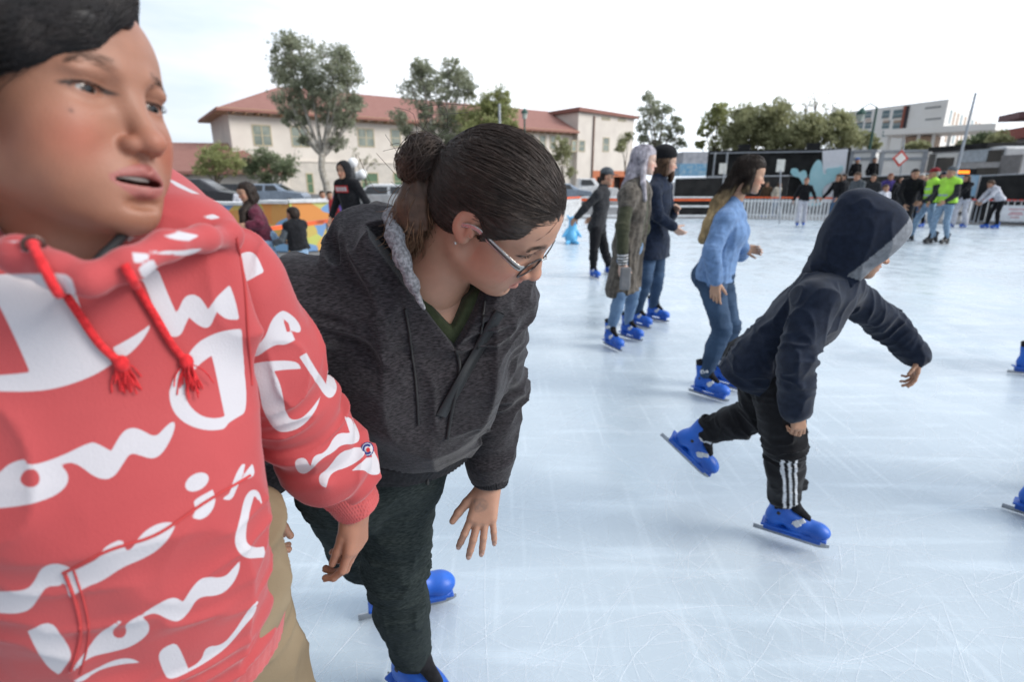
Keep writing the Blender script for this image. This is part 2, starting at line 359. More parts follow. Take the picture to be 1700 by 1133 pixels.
def hand_sdf(G, p, fdir, dors, q, curl=(.3, .35, .4, .5), spread=1., sc=1., thumb=(.6, .5), k=.006, thick=1.):
    """p wrist; fdir to the fingers; dors = back of the hand; q=+1 thumb on +x of frame, -1 on -x"""
    R = hand_frame(fdir, dors); W = lambda l: p+R@(A(l, float)*sc)
    G.cone(W((0, -.03, 0)), W((0, .015, 0)), .023*sc, .024*sc, k)
    bx = [.027, .009, -.009, -.026]; by = [.090, .094, .089, .080]; ln = [(.042, .026, .021), (.046, .030, .022), (.042, .028, .022), (.034, .020, .019)]
    for i in range(4):
        b0 = A([q*bx[i]*.55, .012, 0]); b1 = A([q*bx[i], by[i], .002])
        G.cone(W(b0), W(b1), .0155*sc*thick, .0108*sc*thick, k*2)
        a = q*spread*[.14, .03, -.07, -.2][i]; cu = curl[i]; pt = b1; ang = cu*.5; rr = [.0092, .0094, .0088, .0078][i]*thick
        for j in range(3):
            d = A([sin(a)*cos(ang), cos(a)*cos(ang), -sin(ang)]); nx = pt+d*ln[i][j]
            G.cone(W(pt), W(nx), rr*(1-.08*j)*sc, rr*(.92-.09*j)*sc, .0025)
            d_last = d; pt = nx; ang += cu
        NAILS.append((W(pt), R@d_last, R@nrm(A([0, sin(ang-cu), cos(ang-cu)])), rr*.80*sc))
    G.ell(W((q*.020, .035, -.008)), A([.017, .030, .015])*sc, R, k*2)
    pt = A([q*.022, .022, -.004]); t0, t1 = thumb
    for j, (L, r0, r1) in enumerate(((.042, .0145, .011), (.032, .0108, .0095), (.026, .0096, .0078))):
        aa = t0*(1-.18*j); d = A([q*sin(aa), cos(aa)*cos(t1), -sin(t1)*cos(aa)*(1+.3*j)]); d = d/np.linalg.norm(d); nx = pt+d*L
        G.cone(W(pt), W(nx), r0*sc*thick, r1*sc*thick, .004); pt = nx
    return R
def tubes(curves, radii, sides=3):
    """curves: list of (n,3) arrays of equal n; radii (n,) or list -> V,Q"""
    Cc = np.stack(curves); m, n, _ = Cc.shape; T = np.gradient(Cc, axis=1); T /= np.linalg.norm(T, axis=2, keepdims=True)+1e-9
    ref = np.tile(A([.13, .21, .97]), (m, n, 1)); N = np.cross(T, ref); N /= np.linalg.norm(N, axis=2, keepdims=True)+1e-9; B = np.cross(T, N)
    r = np.asarray(radii, float)
    if r.ndim == 1: r = np.tile(r, (m, 1))
    ring = [Cc+r[..., None]*(cos(2*pi*k/sides)*N+sin(2*pi*k/sides)*B) for k in range(sides)]
    V = np.stack(ring, 2).reshape(-1, 3); base = (np.arange(m)[:, None]*n+np.arange(n-1)[None])*sides; base = base.ravel()
    Q = np.concatenate([np.stack([base+k, base+(k+1) % sides, base+(k+1) % sides+sides, base+k+sides], 1) for k in range(sides)])
    return V, Q
def bez(P, n):
    P = [A(p, float) for p in P]; t = np.linspace(0, 1, n)[:, None]; k = len(P)-1
    return sum(math.comb(k, i)*(1-t)**(k-i)*t**i*P[i] for i in range(k+1))
def smoothpath(P, n):
    P = A(P, float); m = len(P)-1; t = np.linspace(0, m, n); i = np.minimum(t.astype(int), m-1); f = (t-i)[:, None]
    p0 = P[np.maximum(i-1, 0)]; p1 = P[i]; p2 = P[i+1]; p3 = P[np.minimum(i+2, m)]
    return .5*(2*p1+(p2-p0)*f+(2*p0-5*p1+4*p2-p3)*f*f+(3*p1-p0-3*p2+p3)*f**3)
# ------------------------------------------------------------ figures
def aty(px, py, Y):
    v = (py-566.5)/900.; return at(px, py, Y/(CT-v*ST))
def gy(py):
    v = (py-566.5)/900.; return 1.5*(CT-v*ST)/(ST+v*CT)
def ground(px, py): return aty(px, py, gy(py))
def mix(a, b, t): return A(a, float)*(1-t)+A(b, float)*t
def ext(P, m): P = np.stack(P); return P.min(0)-m, P.max(0)+m
FOLD = 1.
def foldfn(S, J, amp=.006, extra=(), seed=0, base=1., gfreq=7.):
    spots = [(J[k], r, ax) for k, r, ax in extra]
    def fn(P):
        n = vn(P*A([gfreq, gfreq, gfreq*.6])/S+seed*3.7); n2 = vn(P*A([gfreq*2.1, gfreq*2.1, gfreq*1.3])/S+seed*5.1+9)
        d = -amp*base*((1-np.abs(n))**3*.9+(1-np.abs(n2))**4*.5-.5)
        for c, r, ax in spots:
            ax = nrm(ax); q = P-c; al = q@ax; wgt = np.exp(-(q**2).sum(1)/(r*S)**2)
            pp = q-np.outer(al, ax); k = vn(pp*9/S+np.outer(al, ax)*34/S+seed)
            d -= amp*1.6*wgt*((1-np.abs(k))**2.5-.4)
        return d
    return fn
SKATE = {}
def skate_proto():
    G = F((-.08, -.13, -.16), (.08, .24, .15), .0036); lat = (1, 0, 0)
    G.cone((0, -.022, .085), (0, -.008, 0), .049, .047, .02, lat=lat, wd=.88)
    G.cone((0, -.005, -.02), (0, .075, -.045), .044, .040, .03); G.cone((0, .06, -.045), (0, .145, -.056), .040, .036, .03)
    G.ell((0, .155, -.058), (.044, .048, .034), None, .02); G.ell((0, -.030, -.045), (.040, .042, .048), None, .02)
    G.cut((0, 0, -.086), (0, 0, -1)); G.cut((0, -.02, .098), (0, -.25, 1))
    G.cone((0, .055, .12), (0, .055, .03), .034, .022, .008, 'd'); G.cone((0, .055, .03), (0, .105, -.008), .020, .012, .006, 'd'); G.cone((-.06, -.01, .045), (.06, .03, .035), .003, .003, .002, 'd')
    G.box((0, .055, -.085), (.041, .137, .005), None, .004, .004)
    G.box((0, -.040, -.101), (.015, .032, .020), None, .004, .006); G.box((0, .130, -.101), (.015, .040, .020), None, .004, .006)
    G.cone((0, -.05, -.118), (0, .16, -.118), .0085, .0085, .004)
    SKATE['boot'] = mkmesh('skate', *G.net())
    G = F((-.08, -.12, -.06), (.08, .12, .17), .004)
    G.cone((0, -.028, .135), (0, -.018, .05), .050, .043, .01, lat=lat, wd=.9); G.cut((0, -.028, .130), (0, -.2, 1))
    G.cone((0, .012, .135), (0, .050, .03), .028, .022, .01, lat=lat, wd=1.25); G.cone((0, .050, .03), (0, .105, -.010), .022, .016, .01, lat=lat, wd=1.1)
    G.cone((0, -.03, .15), (0, -.03, .11), .038, .034, .002, 'd')
    SKATE['liner'] = mkmesh('liner', *G.net())
    V = []; Q = []                                                     # blade with turned-up toe
    ys = np.linspace(-.115, .205, 22)
    for y in ys:
        t = max(0, (y-.15)/.055); b = -.1395+.014*t*t; tp = -.117+.004*t; w_ = .0016
        V += [(-w_, y, b), (w_, y, b), (w_, y, tp), (-w_, y, tp)]
    n = len(ys)
    for i in range(n-1):
        for k in range(4): Q.append((i*4+k, i*4+(k+1) % 4, i*4+4+(k+1) % 4, i*4+4+k))
    Q += [(0, 3, 2, 1), (n*4-4, n*4-3, n*4-2, n*4-1)]
    SKATE['blade'] = mkmesh('blade', V, Q, False)
    for nm, c, ang in (('b1', (.0455, .018, .060), .35), ('b2', (.0425, .072, -.020), .75)):
        G = F(A(c)-.05, A(c)+.05, .0018); R = A([[1, 0, 0], [0, cos(ang), -sin(ang)], [0, sin(ang), cos(ang)]])
        w_ = lambda l: A(c)+R@A(l)
        G.box(w_((0, 0, 0)), (.0045, .031, .011), R, .003); G.box(w_((.004, -.008, 0)), (.004, .013, .016), R, .003)
        G.box(w_((.0035, .014, 0)), (.0035, .012, .0045), R, .002, .002); G.cone(w_((.005, -.02, .008)), w_((.005, -.02, -.008)), .003, .003, .002)
        SKATE[nm] = mkmesh('buckle', *G.net())
    G = F((.02, -.04, -.03), (.07, .04, .03), .002); G.ell((.046, -.012, 0), (.005, .009, .009), None, .001)
    SKATE['bolt'] = mkmesh('bolt', *G.net())
    blue = noise_mat('skate_blue', srgb(22, 78, 168), srgb(32, 98, 196), 9, .42, bump=.08, bscale=40, spec=.45)
    SKATE['boot'].materials.append(blue); SKATE['liner'].materials.append(cloth('liner_black', (.012, .012, .014)))
    SKATE['blade'].materials.append(noise_mat('steel', (.30, .31, .33), (.42, .43, .45), 30, .3, metal=.8))
    for k in ('b1', 'b2'): SKATE[k].materials.append(plain('buckle_grey', (.55, .57, .60), .35))
    SKATE['bolt'].materials.append(plain('bolt_black', (.02, .02, .022), .5))
skate_proto()
def add_skate(root, ank, toe, up, sc=1., full=True, style=None):
    f = nrm(toe); u = A(up, float); u = nrm(u-f*np.dot(u, f)); r = np.cross(f, u)
    M = Matrix(((r[0], f[0], u[0], 0), (r[1], f[1], u[1], 0), (r[2], f[2], u[2], 0), (0, 0, 0, 1)))
    b = bpy.data.objects.new('skate', SKATE['boot']); COL.objects.link(b); b.parent = root
    b.location = Vector(ank)-root.location; b.rotation_euler = M.to_euler(); b.scale = (sc,)*3
    for k in (('liner', 'blade', 'b1', 'b2', 'bolt') if full else ('liner', 'blade')):
        c = bpy.data.objects.new({'b1': 'buckle', 'b2': 'buckle'}.get(k, k), SKATE[k]); COL.objects.link(c); c.parent = b
    if style is not None:
        me = SKATE['boot'].copy(); me.materials.clear(); me.materials.append(style); b.data = me
    return b
def torso_axes(J):
    lat = nrm(J['sR']-J['sL']); up = nrm(J['neck']-J['pel']); fw = np.cross(up, lat); return lat, nrm(np.cross(lat, fw)), nrm(fw)
def torso(G, J, S, f, fat=1., bust=0, hem=.0, k=.03, wf=1.):
    lat, up, fw = torso_axes(J); N, P = J['neck'], J['pel']
    g = lambda t, y=0.: mix(N, P, t)+fw*y*S
    C = lambda a, b, ra, rb, wd: G.cone(a, b, ra*S+f, rb*S+f, k*S, lat=lat, wd=wd*wf)
    C(g(.16, .005), g(.45, .012), .088, .097*fat, 1.45); C(g(.45, .012), g(.75, .01), .097*fat, .088*fat, 1.42); C(g(.75, .01), g(1.0), .088*fat, .098*fat, 1.5)
    if hem > 0: C(g(1.0), g(1.0)-A([0, 0, 1.])*hem*.0+(-up)*hem*S, .098*fat, .105*fat, 1.5)
    for a, b in ((J['sL'], J['sR']),): G.cone(a, b, .046*S+f, .046*S+f, k*S)
    for q in ('sL', 'sR'): G.cone(mix(J[q], N, .72)+up*.01*S, J[q], .044*S+f, .050*S+f, k*S)
    if bust:
        for q in (1, -1): G.ell(g(.36, .075*bust)+lat*q*.07*S, A([.062, .055, .058])*S+f, None, .05*S)
def arm(G, J, S, f, q, t=1., k=.015, w=1.):
    s_, e, h = J['s'+q], J['e'+q], J['w'+q]
    G.cone(s_, e, .048*S*w+f, .041*S*w+f, k*S); e2 = mix(e, h, t); G.cone(e, e2, .041*S*w+f, (.041-.013*t)*S*w+f, k*S)
def leg(G, J, S, f, q, t=1., k=.02, w=1.):
    h, kn, a = J['h'+q], J['k'+q], J['a'+q]
    G.cone(h, kn, .082*S*w+f, .056*S*w+f, k*S); cm = mix(kn, a, .35)+nrm(np.cross(nrm(a-kn), torso_axes(J)[0]))*0
    G.cone(kn, cm, .054*S*w+f, .055*S*w+f, k*S); G.cone(cm, mix(kn, a, t), .055*S*w+f, (.055-.02*t)*S*w+f, k*S)
def build_body(J, H, o, skin, root, S, hb=.012, hh=.004, hd=.004, hands=None, eyes=True, headopt=None, hthick=1., low=True):
    ho = headopt or {}
    parts = []; cols = []
    pts = [J[k] for k in J]
    G = F(*ext(pts, .16*S), hb)
    torso(G, J, S, -.008)
    for q in 'LR': arm(G, J, S, -.006, q); leg(G, J, S, -.008, q)
    v, c = G.net(); parts.append((v, c)); cols.append(np.tile(A(skin), (len(v), 1)))
    G = F(*ext([H.w((0, 0, 0)), J['neck']], .155*S), hh)
    head_sdf(G, H, ho); nb = mix(J['neck'], J['pel'], .05)
    G.cone(H.w((0, -.025, -.055)), mix(H.w((0, -.03, -.06)), nb, .9), .050*H.s, .056*S, .03*S); G.cone(mix(H.w((0, -.03, -.06)), nb, .9), nb, .056*S, .075*S, .03*S)
    v, c = G.net(); parts.append((v, c)); cols.append(head_cols(v, H, ho, skin))
    for q in 'LR':
        hs = (hands or {}).get(q)
        if hs is None: hs = {}
        fd = hs.get('f', nrm(J['w'+q]-J['e'+q])); do = hs.get('d'); sgn = hs.get('q')
        if do is None:
            lat, up, fw = torso_axes(J); do = lat*(1 if q == 'R' else -1)
        if sgn is None:       # thumb towards the front
            R = hand_frame(fd, do); sgn = 1 if np.dot(R[:, 0], torso_axes(J)[2]) > 0 else -1
        sc = hs.get('sc', S*1.0)
        G = F(J['w'+q]-.0+nrm(fd)*.09*sc-.15*sc, J['w'+q]+nrm(fd)*.09*sc+.15*sc, hd)
        hand_sdf(G, J['w'+q], fd, do, sgn, hs.get('curl', (.35, .4, .45, .5)), hs.get('spread', .6), sc, hs.get('thumb', (.5, .45)), thick=hs.get('thick', hthick))
        v, c = G.net(); parts.append((v, c)); cc = np.tile(A(skin), (len(v), 1)); cols.append(cc)
    if hd < .003: nails(root)
    NAILS.clear()
    V, Q = joinVQ(parts); me = mkmesh('body', V, Q); setcol(me, np.concatenate(cols)); me.materials.append(SKIN)
    b = put(link('body', me), root)
    if eyes:
        for q in (1, -1): eyeball(H, q, root, ho.get('gaze', (0, 1, -.15)))
    return b
def garment(name, root, mat, fn, pts, m, h, disp=None, cuts=(), band=.03):
    G = F(*ext(pts, m), h); fn(G)
    if disp is not None: G.disp(disp, band)
    for c, n in cuts: G.cut(c, n)
    V, Q = G.net(); me = mkmesh(name, V, Q); o = link(name, me, mat); put(o, root); return o
def top(root, J, S, mat, f=.016, h=.008, name='jacket', sleeves=1., hem=.05, fat=1., bust=0, seed=1, amp=.006, cuff=True, collar=True, vest=False, coat=0, coatr=.03):
    lat, up, fw = torso_axes(J); base = J['pel']-up*hem*S
    def fn(G):
        torso(G, J, S, f, fat, bust, hem=hem+.05)
        if coat:
            for q in 'LR': G.cone(J['h'+q], mix(J['h'+q], J['k'+q], coat), .085*S+f, .085*S+f+coatr*S, .06*S)
            G.cone(J['pel'], mix(mix(J['hL'], J['kL'], coat), mix(J['hR'], J['kR'], coat), .5), .10*S+f, .10*S+f+coatr*S, .05*S, lat=lat, wd=1.4)
        if collar: G.cone(mix(J['neck'], J['pel'], .05), J['neck']+up*.035*S, .062*S+f*.6, .058*S+f*.6, .03*S)
        if not vest:
            for q in 'LR':
                arm(G, J, S, f, q, sleeves*.97)
                if cuff and sleeves > .9:
                    d = J['w'+q]-J['e'+q]; G.cone(J['w'+q]-d*.14, J['w'+q]-d*.03, .030*S+f*.7, .029*S+f*.6, .006*S)
    pts = [J[k] for k in ('neck', 'pel', 'sL', 'sR', 'eL', 'eR', 'wL', 'wR', 'hL', 'hR')]+[J['pel']-up*(hem+.05)*S]
    if coat: pts += [mix(J['h'+q], J['k'+q], coat+.1) for q in 'LR']
    ex = [('e'+q, .12, J['w'+q]-J['s'+q]) for q in 'LR']+[('pel', .16, up)]
    D = foldfn(S, J, amp, ex, seed)
    if coat: kk = mix(mix(J['hL'], J['kL'], coat), mix(J['hR'], J['kR'], coat), .5); cuts = [(kk, (0, 0, -1))]
    else: cuts = []
    G = F(*ext(pts, .15*S+f), h); fn(G); G.disp(D)
    if not coat:                                        # hem plane only near the trunk
        r = []
        X, Y, Z = G.ax[0][:, None, None], G.ax[1][None, :, None], G.ax[2][None, None, :]
        dc = (X-base[0])*up[0]+(Y-base[1])*up[1]+(Z-base[2])*up[2]
        rad = np.sqrt((X-base[0])**2+(Y-base[1])**2+(Z-base[2])**2+0*dc)
        for q in 'LR':
            d = J['w'+q]-J['e'+q]; L2 = np.dot(d, d); t = np.clip(((X-J['e'+q][0])*d[0]+(Y-J['e'+q][1])*d[1]+(Z-J['e'+q][2])*d[2])/L2, 0, 1)
            r.append(np.sqrt((X-J['e'+q][0]-t*d[0])**2+(Y-J['e'+q][1]-t*d[1])**2+(Z-J['e'+q][2]-t*d[2])**2)-.055*S-f if not vest else dc*0+9)
        near = np.minimum(r[0], r[1]) > 0
        G.D = np.where(near, np.maximum(G.D, -dc), G.D).astype(np.float32)
    else: G.cut(*cuts[0])
    # open the neck
    G.cone(J['neck']+up*.02*S, J['neck']+up*.12*S, .050*S, .062*S, .006*S, 'd')
    V, Q = G.net(); me = mkmesh(name, V, Q); o = link(name, me, mat); put(o, root); return o
def trousers(root, J, S, mat, f=.010, h=.008, t=.97, seed=2, amp=.006, flare=0., name='trousers', fat=1.):
    lat, up, fw = torso_axes(J); wst = mix(J['pel'], J['neck'], .12)
    def fn(G):
        G.cone(J['pel'], wst, .095*S*fat+f, .088*S*fat+f, .02*S, lat=lat, wd=1.5)
        for q in 'LR':
            leg(G, J, S, f, q, t, w=fat)
            if flare: G.cone(J['k'+q], mix(J['k'+q], J['a'+q], t), .056*S+f, .05*S+f+flare*S, .02*S)
        G.ell(J['pel']-fw*.012*S-up*.03*S, A([.14, .11, .11])*S*fat+f*.5, None, .05*S)
    pts = [wst]+[J[a+q] for a in 'hka' for q in 'LR']
    ex = [('k'+q, .13, J['a'+q]-J['h'+q]) for q in 'LR']+[('a'+q, .12, J['a'+q]-J['k'+q]) for q in 'LR']+[('h'+q, .12, J['k'+q]-J['h'+q]) for q in 'LR']
    return garment(name, root, mat, fn, pts, .15*S+f, h, foldfn(S, J, amp, ex, seed))
def hairfold(H, amp=.004, fx=120, fz=14):
    def fn(P): l = H.l(P); return -amp*(.5+.5*vn(l*A([fx, fx, fz])))-amp*.8*vn(l*A([28, 28, 9])+4)
    return fn
def hair(root, H, style, mat, h=.006, length=.3, J=None, name='hair', pts=None, amp=.004, hw=1.):
    w, s = H.w, H.s; P = [w((0, 0, 0)), w((0, -.02, .05))]
    if pts is not None: P += list(pts)
    G = F(*ext(P, .17*s), h)
    G.ell(w((0, -.010, .060)), A([.082, .098, .066])*s, H.R, .02*s); G.ell(w((0, -.045, .015)), A([.083, .070, .085])*s, H.R, .02*s)
    if style in ('long', 'pony', 'bun'):
        for q in (1, -1): G.cone(w((q*.064, .012, .045)), w((q*.074, -.03, -.005)), .016*s, .020*s, .02*s)
    if style == 'long' and pts is not None:
        for ch in (pts,): G.chain(ch, [.075*s*hw]+[.068*s*hw-.03*s*i/len(ch) for i in range(1, len(ch))], .03*s)
        for q in (1, -1): G.cone(w((q*.072, .0, .0)), w((q*.070, -.005, -.11)), .024*s, .026*s, .02*s)
    if style == 'curly': G.ell(w((0, -.01, .05)), A([.105, .11, .10])*s, H.R, .02*s)
    G.ell(w((0, .105, -.03)), A([.062, .060, .098])*s, H.R, .012*s, 'd')
    for q in (1, -1): G.ell(w((q*.045, .105, .01)), A([.03, .045, .04])*s, H.R, .01*s, 'd')
    G.disp(hairfold(H, amp*s), .03)
    V, Q = G.net(); o = link(name, mkmesh(name, V, Q), mat); return put(o, root)
def beanie(root, H, mat, h=.006, name='beanie', brim=None, big=0.):
    w, s = H.w, H.s*(1+big); G = F(*ext([w((0, 0, .05)), w((0, 0, .1))], .15*s), h)
    G.ell(w((0, -.015-.1*big, .065+.1*big)), A([.090, .108, .085])*s, H.R, .01); G.cut(w((0, 0, .038)), H.R@A([0, .18, -1]))
    if brim: G.box(w((0, .115, .050)), A([.065, .055, .005])*s, H.R, .004, .02)
    G.disp(lambda P: .0012*np.sin(np.arctan2(H.l(P)[:, 0], H.l(P)[:, 1])*48) if not brim else 0*P[:, 0])
    V, Q = G.net(); o = link(name, mkmesh(name, V, Q), mat); return put(o, root)
def hood(root, H, mat, J, h=.007, name='hood', seed=3, amp=.006):
    w, s = H.w, H.s; G = F(*ext([w((0, 0, 0)), J['neck']], .21*s), h)
    G.ell(w((0, -.012, .022)), A([.103, .128, .128])*s, H.R, .01); G.cone(w((0, -.03, -.04)), mix(J['neck'], J['pel'], .08), .085*s, .10*s, .05*s)
    G.ell(w((0, .105, -.005)), A([.070, .13, .102])*s, H.R, .02*s, 'd'); G.ell(w((0, 0, 0)), A([.08, .10, .11])*s, H.R, .01, 'd')
    G.disp(foldfn(s, {'c': w((0, 0, 0))}, amp, (), seed))
    V, Q = G.net(); o = link(name, mkmesh(name, V, Q), mat); return put(o, root)
def pose(x, y, yaw, h=1.7, lean=0., arms=None, stride=0., bend=0., z0=0., turn=0., crouch=0.):
    """local standing pose: +y forward, +x the person's right; returns joints and head frame. yaw turns +y clockwise seen from above"""
    S = h/1.7; c, s_ = cos(yaw), sin(yaw); zz = .055
    def W(l): l = A(l, float)*S; return A([x+l[0]*c+l[1]*s_, y-l[0]*s_+l[1]*c, z0+l[2]])
    J = {}; pel = A([0, -.25*lean*.5, .95+zz-.06*bend])
    R = A([[1, 0, 0], [0, cos(lean), sin(lean)], [0, -sin(lean), cos(lean)]])
    up = lambda l: pel+R@(A(l, float)-A([0, 0, .95]))
    L = {'pel': pel, 'neck': up((0, -.01, 1.45)), 'sR': up((.17, 0, 1.39)), 'sL': up((-.17, 0, 1.39))}
    arms = arms or {}
    D = {'R': ((.24, -.02, 1.12), (.25, .06, .87)), 'L': ((-.24, -.02, 1.12), (-.25, .06, .87))}
    for q in 'RL':
        e, w_ = arms.get(q, D[q]); L['e'+q] = up(e); L['w'+q] = up(w_)
    L['hR'] = pel+A([.09, 0, -.03]); L['hL'] = pel+A([-.09, 0, -.03])
    L['aR'] = A([.10, stride, .09+zz]); L['aL'] = A([-.10, -stride, .09+zz])
    for q in 'RL': L['k'+q] = (L['h'+q]+L['a'+q])/2+A([0, .02+.12*bend, 0])
    hd = up((0, .015, 1.595)); J = {k: W(v) for k, v in L.items()}
    hl = lean*.5; f = A([sin(turn)*cos(hl), cos(turn)*cos(hl), -sin(hl)]); u = A([sin(turn)*sin(hl), cos(turn)*sin(hl), cos(hl)])
    ro = lambda v: A([v[0]*c+v[1]*s_, -v[0]*s_+v[1]*c, v[2]])
    return J, HF(W(hd), ro(f), ro(u), S if h > 1.4 else S*(1.12 if h > 1.2 else 1.25)), S, ro(A([0, 1, 0]))
HAIRC = {'dark': ((.010, .007, .006), (.035, .022, .016)), 'brown': ((.03, .016, .009), (.09, .05, .028)), 'blonde': ((.30, .21, .12), (.55, .42, .26)), 'grey': ((.25, .24, .23), (.45, .44, .42)), 'red': ((.12, .03, .015), (.2, .06, .03))}
def hm(k): return MATS.get('hair_'+k) or hairmat('hair_'+k, *HAIRC[k])
SK = {'tan': (.42, .235, .155), 'light': (.55, .34, .25), 'brown': (.25, .13, .085), 'fair': (.60, .40, .31)}
def simple_person(px, foot, yaw, label, tp, tr, hr='dark', hstyle='short', h=1.7, skin='tan', lean=.05, arms=None, stride=.08, bend=.3, group=None, skates=True, hoodm=None, hat=None, res=1., hlen=.3, turn=0., print_=None, coat=0, vest=None, Y=None, z0=0., fat=1., flare=0., skstyle=None, loc=None, bust=0):
    if loc is None:
        g = ground(px, foot) if Y is None else aty(px, foot, Y); loc = (g[0], g[1])
    J, H, S, fw = pose(loc[0], loc[1], yaw, h, lean, arms, stride, bend, z0, turn)
    root = empty('person', (loc[0], loc[1], z0), label, 'person', group)
    build_body(J, H, {}, SK[skin], root, S, .016*res, .0065*res, .0065*res, eyes=False, hthick=1.25, headopt=dict(eye=.7))
    top(root, J, S, tp, .018, .012*res, 'jacket', bust=bust, seed=px % 17, coat=coat, fat=fat, amp=.007)
    trousers(root, J, S, tr, .010, .012*res, seed=px % 13, flare=flare, amp=.007)
    if vest is not None: top(root, J, S, vest, .034, .012*res, 'safety_vest', vest=True, collar=False, seed=px % 11, fat=fat, hem=.02)
    if hoodm: hood(root, H, hoodm, J, .011*res)
    elif hat: hair(root, H, 'short', hm(hr), .009*res); beanie(root, H, hat[0], .008*res, hat[1], brim=hat[1] == 'cap')
    elif hstyle == 'long':
        p = [H.w((0, -.05, .02)), H.w((0, -.075, -.08)), mix(J['neck'], J['pel'], .12)-torso_axes(J)[2]*.105*S, mix(J['neck'], J['pel'], .12+hlen)-torso_axes(J)[2]*.125*S]
        hair(root, H, 'long', hm(hr), .009*res, pts=p)
    else: hair(root, H, hstyle, hm(hr), .009*res)
    for q in 'LR': add_skate(root, J['a'+q], fw, (0, 0, 1), S, full=False, style=skstyle)
    return root, J, H, S
# ------------------------------------------------------------ ground, ice, marks
def poly_sheet(name, pts, z, mat, thick=0):
    import bmesh
    bm = bmesh.new(); vs = [bm.verts.new((p[0], p[1], z)) for p in pts]; f = bm.faces.new(vs); bm.normal_update()
    if f.normal.z < 0: f.normal_flip()
    if thick:
        r = bmesh.ops.extrude_face_region(bm, geom=[f]); bmesh.ops.translate(bm, verts=[v for v in r['geom'] if isinstance(v, bmesh.types.BMVert)], vec=(0, 0, -thick)); bmesh.ops.recalc_face_normals(bm, faces=bm.faces)
    bmesh.ops.triangulate(bm, faces=bm.faces[:])
    me = bpy.data.meshes.new(name); bm.to_mesh(me); bm.free(); me.polygons.foreach_set('use_smooth', np.zeros(len(me.polygons), bool)); o = link(name, me, mat); o['kind'] = 'structure'; return o
poly_sheet('ground', [(-900, -60), (900, -60), (900, 900), (-900, 900)], -.12, noise_mat('asphalt', (.13, .13, .135), (.20, .20, .205), 3, .9, bump=.3, bscale=60))
RINK = [(-5.6, -6), (-4.5, 1), (-3.4, 7.7), (-3.0, 9.7), (.5, 19.5), (2.8, 23), (6.6, 23), (9.8, 22.8), (13.4, 21.5), (17, 19.4), (24, 15), (30, -6)]
def ice_mat():
    m, n, b = newmat('ice'); L = n.links.new; t = n.nodes.new('ShaderNodeTexCoord')
    def noise(sc, st, det=5, rot=0):
        mp = n.nodes.new('ShaderNodeMapping'); mp.inputs['Scale'].default_value = st; mp.inputs['Rotation'].default_value = (0, 0, rot); L(t.outputs['Object'], mp.inputs[0])
        z = n.nodes.new('ShaderNodeTexNoise'); z.inputs['Scale'].default_value = sc; z.inputs['Detail'].default_value = det; L(mp.outputs[0], z.inputs['Vector']); return z.outputs['Fac']
    def rng(v, a, b_, c=0, d=1):
        r = n.nodes.new('ShaderNodeMapRange'); r.inputs[1].default_value = a; r.inputs[2].default_value = b_; r.inputs[3].default_value = c; r.inputs[4].default_value = d; L(v, r.inputs[0]); return r.outputs[0]
    def mx(f, a, b_):
        x = n.nodes.new('ShaderNodeMix'); x.data_type = 'RGBA'; L(f, x.inputs[0])
        for k, v in ((6, a), (7, b_)):
            if isinstance(v, tuple): x.inputs[k].default_value = (*v, 1)
            else: L(v, x.inputs[k])
        return x.outputs[2]
    c = mx(rng(noise(.55, (1, 1, 1), 4), .35, .65), (.395, .456, .508), (.480, .543, .592))
    c = mx(rng(noise(1.1, (1, .45, 1), 5, .4), .52, .75, 0, .6), c, (.42, .515, .585))
    c = mx(rng(noise(5, (.25, 2, 1), 6, .5), .54, .72, 0, .45), c, (.60, .68, .74))
    c = mx(rng(noise(8, (3, .15, 1), 6, .9), .56, .74, 0, .4), c, (.64, .71, .76))
    c = mx(rng(noise(42, (1, 1, 1), 5), .62, .74, 0, .22), c, (.80, .85, .88))
    L(c, b.inputs['Base Color']); L(rng(noise(3, (1, 1, 1), 6), .35, .7, .20, .42), b.inputs['Roughness'])
    b.inputs['Specular IOR Level'].default_value = .42
    bp = n.nodes.new('ShaderNodeBump'); bp.inputs['Strength'].default_value = .15; bp.inputs['Distance'].default_value = .003
    L(noise(30, (.3, 2, 1), 6, .6), bp.inputs['Height']); L(bp.outputs[0], b.inputs['Normal']); return m
poly_sheet('ice_rink_floor', RINK, 0, ice_mat(), .1)
